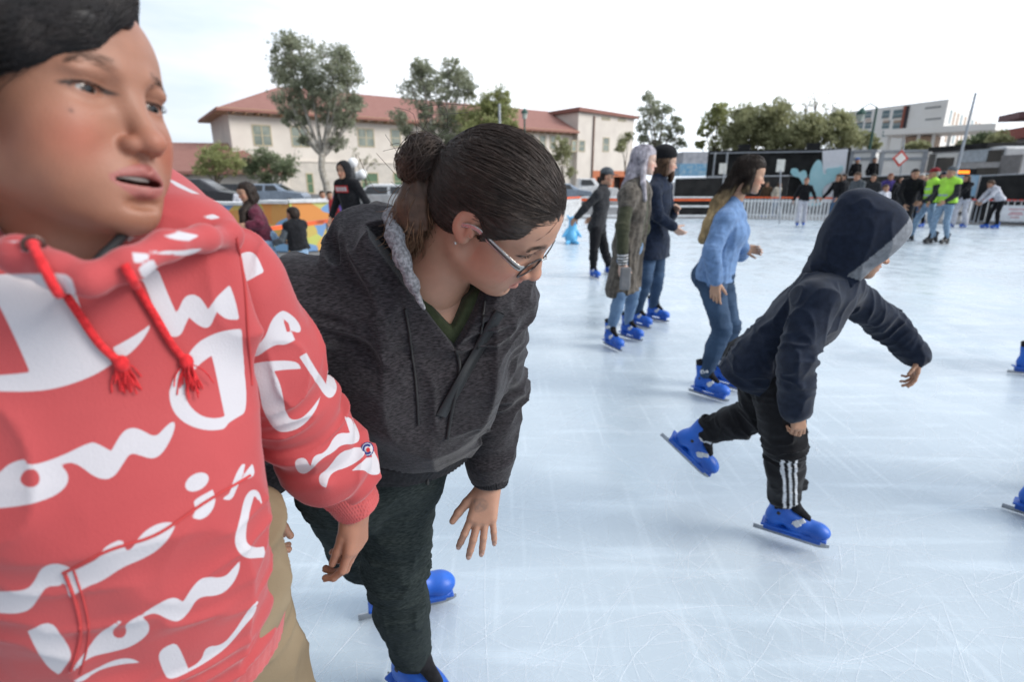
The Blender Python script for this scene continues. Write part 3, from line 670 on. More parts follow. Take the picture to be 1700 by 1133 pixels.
def marks():
    rs = np.random.RandomState(3); cu = []; W_ = []
    for i in range(6500):
        Y = .5+rs.rand()**1.7*17; X = (rs.rand()*2-1)*(.6+Y*1.05)+.5
        if X < -3 and Y > 5: continue
        a = rs.choice([.35, .75, 1.3, 2.3, 2.9])+rs.normal()*.35; L_ = rs.gamma(2., .30)*(1+.06*Y); k = rs.normal()*1.0
        t = np.linspace(-.5, .5, 11)*L_; th = a+k*t; P = np.stack([X+np.cumsum(np.cos(th))*L_/11, Y+np.cumsum(np.sin(th))*L_/11, t*0+.0012+rs.rand()*.0012], 1)
        w_ = (.0004+.0014*rs.rand()**4)*(1+.08*Y)*np.interp(np.arange(11), [0, 3, 8, 10], [.15, 1, 1, .1]); cu.append(P); W_.append(w_)
    for i in range(24):                                                     # wide scraped stops
        Y = .8+rs.rand()*8; X = (rs.rand()*1.7-.6)*(.6+Y); a = rs.rand()*3; t = np.linspace(-.5, .5, 11)*(.15+.3*rs.rand()); th = a+t*3
        for j in range(9):
            P = np.stack([X+np.cumsum(np.cos(th))*.03+.004*j*rs.rand(), Y+np.cumsum(np.sin(th))*.03+.006*j, t*0+.0013], 1); cu.append(P); W_.append(np.full(11, .0012))
    C_ = np.stack(cu); W_ = np.stack(W_)[..., None]; T = np.gradient(C_, axis=1); N = np.stack([-T[..., 1], T[..., 0], 0*T[..., 0]], 2); N /= np.linalg.norm(N, axis=2, keepdims=True)+1e-9
    V = np.stack([C_-N*W_, C_+N*W_], 2).reshape(-1, 3); m = len(cu); b = ((np.arange(m)*11)[:, None]+np.arange(10)[None]).ravel()*2
    Q = np.stack([b, b+1, b+3, b+2], 1)[:, ::-1]; me = mkmesh('skate_marks', V, Q, False)
    mt, n, bs = newmat('scraped_ice'); bs.inputs['Base Color'].default_value = (.88, .91, .94, 1); bs.inputs['Roughness'].default_value = .7; bs.inputs['Alpha'].default_value = .30
    o = link('skate_marks', me, mt); o['kind'] = 'stuff'; tag(o, 'fine white skate scratches crossing the ice', 'ice scratches')
marks()
# ------------------------------------------------------------ box builder
class MB:
    def __init__(s): s.V = []; s.Q = []
    def hexa(s, P):      # 8 corners: bottom 4 ccw, top 4 ccw
        n = len(s.V); s.V += [tuple(p) for p in P]; s.Q += [tuple(n+i for i in q) for q in ((0, 3, 2, 1), (4, 5, 6, 7), (0, 1, 5, 4), (1, 2, 6, 5), (2, 3, 7, 6), (3, 0, 4, 7))]
    def box(s, c, r, yaw=0, tilt=None):
        c_, s_ = cos(yaw), sin(yaw); P = []
        for z in (-1, 1):
            for x, y in ((-1, -1), (1, -1), (1, 1), (-1, 1)): P.append((c[0]+x*r[0]*c_-y*r[1]*s_, c[1]+x*r[0]*s_+y*r[1]*c_, c[2]+z*r[2]))
        s.hexa(P)
    def bar(s, a, b, w, h=None, up=(0, 0, 1)):
        a = A(a, float); b = A(b, float); h = h or w; d = nrm(b-a); u = A(up, float)
        if abs(np.dot(d, u)) > .95: u = A([0, 1., 0])
        x = nrm(np.cross(d, u)); z = np.cross(x, d); P = []
        for e in (a, b):
            for q, r in ((-1, -1), (1, -1), (1, 1), (-1, 1)): P.append(e+x*q*w/2+z*r*h/2)
        s.hexa(P)
    def tube(s, pts, r, n=8):
        pts = A(pts, float); v, q = tubes([pts], np.full(len(pts), r) if np.isscalar(r) else A(r, float), n); k = len(s.V); s.V += [tuple(x) for x in v]; s.Q += [tuple(x+k) for x in q]
        for e in (0, len(pts)-1):
            ring = [k+e*n+i for i in range(n)]
            for i in range(0, n-2, 2): s.Q.append((ring[0], ring[i+1], ring[i+2], ring[(i+3) % n]) if i+3 < n else (ring[0], ring[i+1], ring[i+2], ring[i+2]))
    def build(s, name, mat, parent=None, smooth=False, bevel=0):
        me = mkmesh(name, s.V, s.Q, smooth); o = link(name, me, mat)
        if bevel: m = o.modifiers.new('b', 'BEVEL'); m.width = bevel; m.segments = 2
        if parent is not None: put(o, parent)
        return o
WHITE = plain('white_paint', (.72, .72, .72), .5); ORANGE = plain('orange_rail', (.80, .13, .035), .4); GALV = plain('galvanised', (.36, .38, .41), .45, .3); RED = plain('red_rail', (.55, .05, .03), .5)
# ------------------------------------------------------------ rink fence
def fence(p0, p1, kind, label, group='sections of the rink fence'):
    p0 = A([*p0, 0.]); p1 = A([*p1, 0.]); L_ = np.linalg.norm(p1-p0); d = (p1-p0)/L_; yaw = math.atan2(d[1], d[0]); nr = A([-d[1], d[0], 0]); H_ = .86
    e = empty('picket_fence' if kind == 'picket' else 'rail_fence', p0, label, 'fence', group)
    b = MB(); b.bar(p0+A([0, 0, H_]), p1+A([0, 0, H_]), .07, .055); b.build('top_rail', ORANGE if kind != 'open' else WHITE, e)
    npst = max(2, int(L_/1.9)+1)
    for i in range(npst):
        c = p0+d*L_*i/(npst-1); b = MB(); b.box(c+A([0, 0, .43]), (.035, .035, .43), yaw); b.build('post', GALV if kind == 'bare' else WHITE, e)
    if kind == 'open':
        b = MB(); b.bar(p0+A([0, 0, .76]), p1+A([0, 0, .76]), .03, .09); b.build('orange_band', ORANGE, e)
        for z in (.50, .12): b = MB(); b.bar(p0+A([0, 0, z]), p1+A([0, 0, z]), .04, .07); b.build('rail', WHITE, e)
    if kind == 'picket':
        for z in (.72, .18): b = MB(); b.bar(p0+A([0, 0, z]), p1+A([0, 0, z]), .03, .06); b.build('rail', WHITE, e)
        b = MB(); n = int(L_/.125)
        for i in range(n): b.box(p0+d*(i+.5)*L_/n-nr*.028+A([0, 0, .415]), (.036, .009, .385), yaw)
        b.build('pickets', WHITE, e)
    if kind == 'bare':
        b = MB(); b.bar(p0+A([0, 0, .06]), p1+A([0, 0, .06]), .10, .12); b.build('kerb_board', WHITE, e)
    return e
fence((-4.5, 1), (-3.4, 7.7), 'bare', 'orange topped rail fence at the left edge of the ice nearest the camera')
fence((-3.4, 7.7), (-3.08, 9.3), 'bare', 'short orange rail section on grey posts beside the small child')
fence((-3.08, 9.3), (.5, 19.5), 'picket', 'long white picket section running away behind the man in the black hoodie')
fence((.5, 19.5), (2.8, 23), 'picket', 'white picket section at the far left corner of the ice')
fence((2.8, 23), (6.6, 23), 'open', 'open white rail section with orange band behind the man in the grey cap')
fence((6.6, 23), (9.2, 22.9), 'open', 'open white rail section with orange band behind the long haired blonde in the blue sweater')
fence((9.2, 22.9), (13.4, 21.5), 'picket', 'white picket section behind the boy in white trousers')
def barrier(p0, p1, label, sign):
    p0 = A([*p0, 0.]); p1 = A([*p1, 0.]); d = nrm(p1-p0); L_ = np.linalg.norm(p1-p0); nr = A([-d[1], d[0], 0]); Z = lambda z: A([0, 0, z])
    e = empty('crowd_barrier', p0, label, 'barrier', 'grey barriers at the right end of the rink'); b = MB()
    b.tube([p0+Z(.05), p0+Z(.84), p1+Z(.84), p1+Z(.05)], .022); b.bar(p0+Z(.12), p1+Z(.12), .03); b.build('frame', GALV, e)
    b = MB(); n = int(L_/.17)
    for i in range(1, n): b.bar(p0+d*L_*i/n+Z(.14), p0+d*L_*i/n+Z(.82), .075 if not sign else .02, .012)
    b.build('bars', WHITE, e)
    b = MB(); n = int(L_/.16)
    for i in range(n):
        a = p0+d*(L_*i/n)+Z(.865); b.bar(a, a+d*.11+Z(.0), .06, .05, up=d*.3+Z(1))
    b.build('red_rail_cover', RED, e)
    if sign:
        m = (p0+p1)/2-nr*.04+Z(.42); b = MB(); b.box(m, (L_*.36, .006, .27), math.atan2(d[1], d[0])); s = b.build('sign_board', plain('sign_white', (.66, .66, .68), .5), e)
        b = MB()
        for k, (z, w) in enumerate(((.14, .22), (.03, .16), (-.03, .2), (-.13, .12))): b.box(m-nr*.009+Z(z), (w, .002, .018), math.atan2(d[1], d[0]))
        b.build('faded_print', plain('print_pink', (.55, .25, .27), .6), e)
for i, (x0, x1) in enumerate(((13.5, 15.0), (15.1, 16.5), (16.6, 18.3), (18.4, 20.2), (20.3, 22.2))):
    f = lambda x: 21.5-(x-13.4)*.55
    barrier((x0, f(x0)), (x1, f(x1)), ['barrier section behind the two safety vests', 'barrier section between the white trousered skater and the bending skater', 'barrier section carrying a white sign, at the bending skater in white', 'barrier section just right of the white sign', 'barrier section at the far right edge'][i], i == 2)
# ------------------------------------------------------------ large buildings
STUC = noise_mat('stucco_cream', (.66, .60, .54), (.74, .68, .61), .5, .9); STUC2 = noise_mat('stucco_grey', (.54, .50, .45), (.62, .57, .51), 1.5, .9)
def tilemat():
    m, n, b = newmat('roof_tiles'); L = n.links.new; t = n.nodes.new('ShaderNodeTexCoord'); z = n.nodes.new('ShaderNodeTexNoise'); z.inputs['Scale'].default_value = 1.7; z.inputs['Detail'].default_value = 6
    L(t.outputs['Object'], z.inputs['Vector']); w_ = n.nodes.new('ShaderNodeTexWave'); w_.bands_direction = 'Z'; w_.inputs['Scale'].default_value = 1.2; w_.inputs['Distortion'].default_value = .6; L(t.outputs['Object'], w_.inputs['Vector'])
    x = n.nodes.new('ShaderNodeMix'); x.data_type = 'RGBA'; x.inputs[6].default_value = (.25, .11, .088, 1); x.inputs[7].default_value = (.34, .17, .14, 1); L(z.outputs['Fac'], x.inputs[0])
    y = n.nodes.new('ShaderNodeMix'); y.data_type = 'RGBA'; y.inputs[7].default_value = (.20, .07, .05, 1); L(x.outputs[2], y.inputs[6]); r = n.nodes.new('ShaderNodeMapRange'); r.inputs[1].default_value = .7; r.inputs[2].default_value = 1; r.inputs[4].default_value = .5
    L(w_.outputs['Fac'], r.inputs[0]); L(r.outputs[0], y.inputs[0]); L(y.outputs[2], b.inputs['Base Color']); b.inputs['Roughness'].default_value = .85; return m
TILE = tilemat(); GLASS = noise_mat('dusk_glass', (.16, .19, .17), (.30, .33, .28), .8, .25, spec=.6); TRIM = plain('window_trim', (.50, .42, .28), .7); GREEN = plain('green_door', (.10, .17, .10), .6); WOODB = plain('rafter_tan', (.42, .27, .17), .8)
class Fac:      # vertical facade through two ground points; setback positive = away from the camera
    def __init__(s, a, b):
        s.a = A([a[0], a[1], 0.]); s.d = nrm(A([b[0]-a[0], b[1]-a[1], 0.])); s.n = A([-s.d[1], s.d[0], 0.])
        if np.dot(s.n, s.a) < 0: s.n = -s.n
    def hit(s, px, py, off=0.):
        r = at(px, py, 1.)-A([0, 0, 1.5]); o = s.a+s.n*off; t = np.dot(o-A([0, 0, 1.5]), s.n)/np.dot(r, s.n); P = A([0, 0, 1.5])+r*t; return float(np.dot(P-s.a, s.d)), float(P[2])
    def P(s, u, z, off=0.): return s.a+s.d*u+s.n*off+A([0, 0, z])
    def slab(s, mb, u0, u1, z0, z1, o0, o1): mb.hexa([s.P(u0, z0, o0), s.P(u1, z0, o0), s.P(u1, z0, o1), s.P(u0, z0, o1), s.P(u0, z1, o0), s.P(u1, z1, o0), s.P(u1, z1, o1), s.P(u0, z1, o1)])
    def window(s, root, u0, u1, z0, z1, glass=GLASS, trim=TRIM, name='window', mull=1, t=.12):
        b = MB(); s.slab(b, u0-t, u1+t, z0-t, z0, -.06, .1); s.slab(b, u0-t, u1+t, z1, z1+t, -.06, .1); s.slab(b, u0-t, u0, z0, z1, -.055, .1); s.slab(b, u1, u1+t, z0, z1, -.055, .1)
        for k in range(mull): u = u0+(u1-u0)*(k+1)/(mull+1); s.slab(b, u-.06, u+.06, z0, z1, -.05, .1)
        s.slab(b, u0, u1, (z0+z1)/2-.04, (z0+z1)/2+.04, -.045, .1)
        f = b.build(name, trim, root); g = MB(); s.slab(g, u0, u1, z0, z1, -.02, .1); g.build('pane', glass, f)
FA = Fac((-32, 65.8), (13.8, 98)); ez = 9.3
ml = empty('mission_style_building', FA.P(0, 0), 'long two storey cream building with red tile roof behind the trees at left', 'building')
uT = FA.hit(952, 250)[0]; b = MB(); FA.slab(b, 0, uT, 3.9, ez, 0, 14); b.build('upper_wall', STUC, ml)
b = MB(); FA.slab(b, 0, uT, -.1, 3.75, -.1, 14); b.build('lower_wall', STUC2, ml); b = MB(); FA.slab(b, -.1, uT, 3.75, 3.9, -.2, 14); b.build('belt_course', STUC, ml)
rz = FA.hit(663, 162, 7)[1]; b = MB(); R0 = [FA.P(-1.3, ez-.1, -1.4), FA.P(uT, ez-.1, -1.4), FA.P(uT, rz, 7), FA.P(7.5, rz, 7), FA.P(-1.3, ez-.1, 15.4), FA.P(uT, ez-.1, 15.4)]
me = mkmesh('roof', R0+[p-A([0, 0, .25]) for p in R0], [(0, 1, 2, 3), (3, 2, 5, 4), (0, 3, 4, 4), (6, 9, 8, 7), (9, 10, 11, 8), (0, 6, 7, 1), (0, 4, 10, 6)], False); put(link('roof', me, TILE), ml)
b = MB(); FA.slab(b, -1.25, uT, ez-.32, ez+.02, -1.3, 15.2); b.build('soffit', WOODB, ml)
b = MB()
for k in range(int(uT/1.3)): FA.slab(b, .3+k*1.3, .55+k*1.3, ez-.50, ez-.36, -1.25, 0)
FA.slab(b, -1.2, uT, ez-.62, ez-.5, -.1, -.0); b.build('rafter_tails', WOODB, ml)
for x0, x1, y0, y1, mu in ((419, 451, 208, 241, 1), (483, 513, 211, 243, 1), (594, 621, 214, 243, 1), (649, 665, 215, 243, 0), (700, 715, 218, 245, 0), (760, 775, 220, 246, 0), (878, 885, 224, 246, 0), (896, 905, 225, 247, 0), (914, 922, 226, 247, 0), (936, 943, 229, 248, 0)):
    u0, z1 = FA.hit(x0, y0); u1, z0 = FA.hit(x1, y1); FA.window(ml, u0, u1, z0, z1, mull=mu)
for x0, x1, y0, y1 in ((509, 521, 289, 322), (600, 628, 288, 316), (654, 668, 288, 314), (700, 712, 290, 318), (860, 872, 288, 306), (884, 896, 288, 306)):
    u0, z1 = FA.hit(x0, y0, -.1); u1, z0 = FA.hit(x1, y1, -.1); FA2 = Fac(FA.P(0, 0, -.1)[:2], FA.P(10, 0, -.1)[:2]); FA2.window(ml, u0, u1, max(.1, z0), z1, glass=GREEN, mull=0, name='door')
for x, y in ((428, 187), (605, 194), (497, 190)): u, z = FA.hit(x, y); b = MB(); FA.slab(b, u-.45, u+.45, z-.35, z+.15, -.04, .1); b.build('vent', plain('vent_dark', (.10, .08, .05), .8), ml)
# tower at its right end
FT = Fac(FA.P(uT, 0, -1.)[:2], FA.P(uT+10, 0, -1.)[:2]); u0 = 0; uc = FT.hit(985, 220)[0]; u1 = FT.hit(1052, 220)[0]; zt = FT.hit(1010, 184)[1]
tw = empty('stair_tower', FT.P(0, 0), 'cream corner tower with small windows and an orange ground floor, right of the long building', 'building')
b = MB(); FT.slab(b, 0, u1, 3.2, zt-.6, 0, 12); b.build('wall', STUC, tw)
b = MB(); me = mkmesh('roof', [FT.P(-.4, zt-.5, -.6), FT.P(u1+.5, zt-.9, -.6), FT.P(u1+.5, zt-.9, 12.4), FT.P(-.4, zt-.5, 12.4), FT.P(-.4, zt+.1, -.6), FT.P(u1+.5, zt-.45, -.6), FT.P(u1+.5, zt-.45, 12.4), FT.P(-.4, zt+.1, 12.4)], [(0, 3, 2, 1), (4, 5, 6, 7), (0, 1, 5, 4), (1, 2, 6, 5), (2, 3, 7, 6), (3, 0, 4, 7)], False); put(link('roof', me, TILE), tw)
b = MB(); FT.slab(b, 0, uc, -.1, 3.2, 0, 12); b.build('lower_wall', STUC, tw)
TERRA = plain('terracotta_wall', (.50, .17, .085), .85); b = MB(); FT.slab(b, uc, u1, 2.2, 3.2, -.05, 12); FT.slab(b, uc, uc+1.2, -.1, 2.2, -.05, 12); FT.slab(b, u1-1.2, u1, -.1, 2.2, -.05, 12); FT.slab(b, (uc+u1)/2-.5, (uc+u1)/2+.5, -.1, 2.2, -.05, 12); b.build('ground_floor_arcade', TERRA, tw)
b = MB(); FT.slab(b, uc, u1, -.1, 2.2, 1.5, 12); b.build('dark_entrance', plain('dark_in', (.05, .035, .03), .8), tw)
for x0, x1, y0, y1 in ((1002, 1010, 229, 251), (962, 970, 234, 251), (950, 956, 234, 251), (1000, 1012, 195, 199), (1027, 1038, 197, 201)):
    a0, z1 = FT.hit(x0, y0); a1, z0 = FT.hit(x1, y1); FT.window(tw, a0, a1, z0, z1, mull=0)
b = MB(); b.tube([FT.P(uc, 0, -.15), FT.P(uc, zt-1, -.15)], .14); b.build('downpipe', plain('pipe_brown', (.20, .11, .08), .6), tw)
# low wing at the left
FL = Fac((-62, 56), (-29.5, 62.5)); lw = empty('low_wing', FL.P(0, 0), 'low grey walled wing with a dark red tile roof at the far left', 'building')
ua = FL.hit(270, 280)[0]-25; ub = FL.hit(462, 290)[0]; z = FL.hit(330, 284)[1]; zr = FL.hit(330, 237, 6)[1]
b = MB(); FL.slab(b, ua, ub, -.1, z, 0, 12); b.build('wall', STUC2, lw)
ur = FL.hit(384, 237, 6)[0]; R0 = [FL.P(ua-1, z-.05, -1), FL.P(ub+.5, z-.05, -1), FL.P(ur, zr, 6), FL.P(ua-1, zr, 6), FL.P(ua-1, z-.05, 13), FL.P(ub+.5, z-.05, 13)]
me = mkmesh('roof', R0+[p-A([0, 0, .3]) for p in R0], [(0, 1, 2, 3), (3, 2, 5, 4), (1, 5, 2, 2), (0, 6, 7, 1), (6, 9, 8, 7), (9, 10, 11, 8), (1, 7, 11, 5)], False); put(link('roof', me, TILE), lw)
b = MB()
for k in range(24): FL.slab(b, ua+k*1.6, ua+.25+k*1.6, z-.5, z-.36, -.9, 0)
b.build('rafter_tails', WOODB, lw)
# white hotel at the right
HW_ = noise_mat('hotel_white', (.86, .83, .78), (.92, .89, .85), .3, .8); HG = plain('hotel_glass', (.17, .24, .26), .3); HR = plain('hotel_red', (.32, .10, .07), .7); HTAN = plain('hotel_tan', (.50, .36, .27), .8)
c0 = aty(1568, 200, 128)[:2]; FH = Fac(aty(1400, 200, 150)[:2], c0); FS = Fac(c0, aty(1664, 205, 190)[:2])
ht = empty('hotel', (*c0, 0), 'large white modern hotel block with rows of narrow windows beyond the trees at right', 'building')
uL, zL = FH.hit(1405, 186); uR = np.dot(A([*c0, 0])-FH.a, FH.d); zR = FH.hit(1568, 165)[1]; us, zs = FS.hit(1664, 197)
pA, pB, pC = FH.P(uL, 0), A([*c0, 0.]), FS.P(us, 0); pD = pA+pC-pB; zu = lambda z: A([0, 0, z]); b = MB(); b.hexa([pA, pB, pC, pD, pA+zu(zL), pB+zu(zR), pC+zu(zR*.98), pD+zu(zR)]); b.build('walls', HW_, ht)
for x0, x1 in ((1422, 1432), (1437, 1446), (1466, 1476), (1484, 1497)):
    for y0, y1 in ((186, 196), (203, 213), (219, 226)):
        y0 -= (x0-1420)*.05; a0, z1 = FH.hit(x0, y0); a1, z0 = FH.hit(x1, y1); FH.window(ht, a0, a1, z0, z1, HG, HW_, mull=0, t=.2)
    a0, z1 = FH.hit(x0, 196); a1, z0 = FH.hit(x1, 203); b = MB(); FH.slab(b, a0, a1, z0, z1, -.05, .1); b.build('tan_panel', HTAN, ht)
a0, z1 = FH.hit(1502, 176); a1 = FH.hit(1506, 176)[0]; z0 = FH.hit(1511, 222)[1]; b = MB(); FH.slab(b, a0, a1, z0, z1, -.3, .1); b.build('red_fin', HR, ht)
a1b = FH.hit(1511, 176)[0]; b = MB(); FH.slab(b, a1, a1b, z0, z1, -.2, .1); b.build('dark_slot', plain('slot', (.05, .04, .045), .6), ht)
for y in (179, 198, 216): a0, z = FH.hit(1536, y); a1 = FH.hit(1562, y)[0]; b = MB(); FH.slab(b, a0, a1, z-.25, z+.1, -.04, .1); b.build('wall_slot', plain('slotg', (.30, .30, .30), .7), ht)
for k in range(13):
    for r in range(4):
        x = 1575+k*6.4; a0 = FS.hit(x, 200)[0]; a1 = FS.hit(x+2.6, 200)[0]; zt_ = zR*(.90-.21*r); b = MB(); FS.slab(b, a0, a1, zt_-zR*.15, zt_, -.06, .2); b.build('window', HTAN if (k+r) % 3 else HG, ht)
# canopy roofs in front of the hotel
FC = Fac(aty(1460, 225, 70)[:2], aty(1660, 225, 62)[:2]); cn = empty('shade_canopy', FC.P(0, 0), 'flat white canopy roof with a tan fascia below the hotel', 'canopy')
a0, z1 = FC.hit(1470, 223); a1, _ = FC.hit(1652, 222); b = MB(); FC.slab(b, a0, a1, z1-.15, z1+.5, -1, 6); b.build('roof', HW_, cn)
for k in range(7): u = a0+(a1-a0)*(k+.3)/7; b = MB(); FC.slab(b, u-.15, u+.15, -.1, z1-.15, 0, .3); b.build('post', HW_, cn)
b = MB(); FC.slab(b, a0+1.5, FC.hit(1548, 230)[0], .3, z1-.3, 2, 5); b.build('back_wall', HTAN, cn)
# purple brown building at the right edge
FP = Fac(aty(1664, 260, 48)[:2], aty(1760, 260, 40)[:2]); pb = empty('plum_building', FP.P(0, 0), 'plum coloured building with a red lower roof cut off by the right edge', 'building')
PL = plain('plum_wall', (.17, .095, .10), .85); b = MB(); u, z = FP.hit(1684, 186); FP.slab(b, u, u+14, 3.6, z, 1, 9); b.build('upper_wall', PL, pb)
u2, z2 = FP.hit(1657, 198); b = MB(); FP.slab(b, u2, u+1, z2-.25, z2+.25, 0, 4); b.build('brim', PL, pb)
u3, z3 = FP.hit(1668, 218); b = MB(); FP.slab(b, u3, u+14, z3-.8, z3, -.6, 8); b.build('red_roof', plain('dark_red', (.25, .045, .03), .7), pb)
b = MB(); FP.slab(b, u3+.6, u+14, -.1, z3-.8, 0, 8); b.build('lower_wall', plain('grey_wall', (.33, .32, .33), .8), pb)
# ------------------------------------------------------------ trees
LEAFM = {}
def leafmat(k):
    c = {'euc': ((.218, .243, .166), (.461, .474, .346)), 'yel': ((.218, .243, .090), (.486, .499, .243)), 'olive': ((.23, .24, .125), (.45, .45, .26)), 'wisp': ((.256, .256, .166), (.435, .422, .282)), 'dark': ((.154, .192, .109), (.307, .346, .205))}[k]
    if k not in LEAFM:
        LEAFM[k] = m = noise_mat('leaves_'+k, c[0], c[1], .9, .7, lo=.3, hi=.7, detail=6, spec=.3); n = m.node_tree; b = n.nodes['Principled BSDF']; tr = n.nodes.new('ShaderNodeBsdfTranslucent'); ms = n.nodes.new('ShaderNodeMixShader'); ms.inputs[0].default_value = .5
        n.links.new(b.inputs['Base Color'].links[0].from_socket, tr.inputs['Color']); n.links.new(b.outputs[0], ms.inputs[1]); n.links.new(tr.outputs[0], ms.inputs[2]); n.links.new(ms.outputs[0], n.nodes['Material Output'].inputs['Surface'])
    return LEAFM[k]
BARK = noise_mat('pale_bark', (.24, .215, .18), (.46, .43, .38), 3, .9); BARK2 = noise_mat('brown_bark', (.07, .055, .04), (.15, .12, .09), 4, .9)
def tree(name, label, Y, base, blobs, kind='euc', bark=None, tr=.22, seed=0, leaf=.16, dens=1., group='trees round the plaza', fork=None, cat='tree'):
    rs = np.random.RandomState(seed+5); bark = bark or BARK2; B = aty(base, 300, Y); B[2] = -.12
    root = empty(name, B, label, cat, group); C_ = []; R_ = []
    for px, py, rp in blobs:
        yy = Y+rs.uniform(-.6, .6)*rp*Y/900; c = aty(px, py, yy); C_.append(c); R_.append(rp*yy/900*1.0)
    fk = aty(fork[0], fork[1], Y) if fork else mix(B, np.mean(C_, 0), .5)
    mb = MB(); t = np.linspace(0, 1, 7)[:, None]; tk = B*(1-t)+fk*t+np.sin(t*5+seed)*A([.12, .1, 0])*t*(1-t)*4*tr*4; mb.tube(tk, np.linspace(tr, tr*.72, 7), 10); tko = mb.build('trunk', bark, root, True)
    mb = MB()
    for i, (c, r) in enumerate(zip(C_, R_)):
        m_ = (fk+c)/2+A([0, 0, -.12*np.linalg.norm(c-fk)])+rs.normal(size=3)*.15; p = smoothpath([fk-A([0, 0, .3]), m_, c], 9); mb.tube(p, np.linspace(tr*.45, tr*.08, 9), 6)
        for k in range(4): e = c+rs.normal(size=3)*r*.55; mb.tube(smoothpath([mix(m_, c, .6), mix(c, e, .4), e], 6), np.linspace(tr*.14, tr*.03, 6), 4)
    mb.build('limbs', bark, root, True)
    PS = []
    for c, r in zip(C_, R_):
        ns = max(7, int(32*dens)); sub = rs.normal(size=(ns, 3)); sub /= np.linalg.norm(sub, axis=1, keepdims=True); sub = c+sub*(rs.rand(ns, 1)**.45)*r*A([1.05, 1.05, .98])
        for s_ in sub:
            rr_ = 1.; n = int(43*dens*(r/1.6)**1.2/(leaf/.16)**1.4)+9; q = s_+rs.normal(size=(n, 3))*r*A([.17, .17, .13])*(.6+rs.rand()); PS.append(q)
    P = np.concatenate(PS); n = len(P); u = rs.normal(size=(n, 3)); u /= np.linalg.norm(u, axis=1, keepdims=True); v = np.cross(u, rs.normal(size=(n, 3))); v /= np.linalg.norm(v, axis=1, keepdims=True)+1e-9
    sz = leaf*.68*(.5+rs.rand(n, 1)); V = np.stack([P-u*sz-v*sz*.35, P+u*sz*.2-v*sz*.5, P+u*sz+v*sz*.3, P-u*sz*.3+v*sz*.5], 1).reshape(-1, 3); Q = np.arange(4*n).reshape(-1, 4)
    put(link('crown', mkmesh('crown', V, Q, False), leafmat(kind)), root); return root
tree('eucalyptus_tree', 'tall eucalyptus with a forked pale trunk in front of the cream building, leftmost tall tree', 52, 540, [(475, 85, 26), (480, 66, 12), (507, 95, 26), (557, 102, 26), (570, 92, 12), (584, 127, 20), (463, 117, 18), (490, 130, 24), (516, 128, 22), (546, 135, 26), (478, 165, 24), (518, 162, 24), (565, 165, 28), (590, 172, 13), (480, 192, 16), (544, 188, 20), (573, 200, 17), (505, 232, 9), (560, 235, 15), (500, 200, 12)], 'euc', BARK, .38, 1, .15, 1., fork=(535, 255))
tree('eucalyptus_tree', 'tall grey green eucalyptus behind the bun of the bending woman', 58, 735, [(697, 109, 15), (710, 130, 24), (749, 117, 18), (764, 138, 24), (687, 152, 22), (730, 156, 26), (780, 150, 14), (664, 196, 14), (679, 220, 12), (706, 186, 14), (716, 215, 14), (745, 192, 22), (757, 215, 26), (735, 235, 20), (692, 240, 10)], 'euc', BARK, .36, 2, .17, .95)
tree('pepper_tree', 'rounder yellow green tree just right of the grey green eucalyptus', 56, 805, [(780, 202, 24), (806, 184, 24), (831, 160, 15), (839, 189, 20), (821, 209, 24), (788, 228, 26), (812, 170, 14), (845, 210, 12)], 'yel', None, .3, 3, .16, 1.1)
tree('young_tree', 'slim young tree before the right end of the cream building', 70, 935, [(930, 238, 11), (937, 262, 13), (948, 286, 9), (924, 258, 9), (934, 248, 10)], 'olive', None, .15, 4, .16, .8)
tree('young_tree', 'small loose tree half hiding the corner tower', 75, 1040, [(1036, 232, 11), (1030, 245, 9), (1045, 226, 8)], 'olive', None, .15, 5, .17, .8)
tree('eucalyptus_tree', 'loose narrow eucalyptus right of the tower above the knitted hat', 50, 1092, [(1076, 160, 8), (1080, 178, 16), (1100, 184, 17), (1071, 206, 14), (1100, 209, 17), (1126, 216, 9), (1130, 238, 10), (1066, 230, 8), (1088, 232, 13), (1112, 228, 8), (1122, 200, 9)], 'euc', None, .22, 6, .14, .75)
tree('pepper_tree', 'loose yellowish tree above the head of the girl in blue', 48, 1190, [(1192, 178, 13), (1180, 196, 16), (1171, 218, 11), (1203, 200, 17), (1207, 228, 17), (1163, 238, 7), (1188, 240, 12)], 'yel', None, .2, 7, .14, .85)
tree('pepper_tree', 'dense olive tree, first over the black wall from the left', 46, 1245, [(1235, 187, 16), (1232, 207, 23), (1256, 202, 22), (1240, 232, 26), (1266, 226, 21), (1220, 218, 18), (1216, 238, 16)], 'olive', None, .22, 8, .15, 1.2)
tree('pepper_tree', 'dense round topped olive tree in the middle over the black wall', 45, 1295, [(1286, 186, 20), (1300, 204, 27), (1273, 222, 22), (1312, 228, 26), (1285, 240, 20), (1270, 205, 16)], 'olive', None, .22, 9, .15, 1.2)
tree('mesquite_tree', 'tall wispy nearly bare tree over the teal mural', 47, 1345, [(1338, 172, 17), (1359, 166, 16), (1326, 190, 15), (1370, 185, 14), (1340, 200, 16)], 'wisp', None, .2, 10, .09, .28)
tree('pepper_tree', 'dense olive tree behind the white board of the mural', 44, 1345, [(1338, 218, 24), (1360, 222, 23), (1322, 232, 19), (1348, 205, 15)], 'olive', None, .2, 11, .15, 1.2)
tree('pepper_tree', 'wide olive tree left of the hotel, under its first windows', 44, 1395, [(1376, 209, 18), (1398, 206, 18), (1386, 230, 22), (1410, 228, 20), (1434, 234, 15), (1452, 240, 10), (1390, 192, 9)], 'olive', None, .2, 12, .15, 1.1)
tree('mesquite_tree', 'thin leafed treetop rising left of the hotel', 50, 1400, [(1395, 185, 13), (1410, 195, 11), (1382, 180, 10)], 'wisp', None, .14, 13, .09, .3)
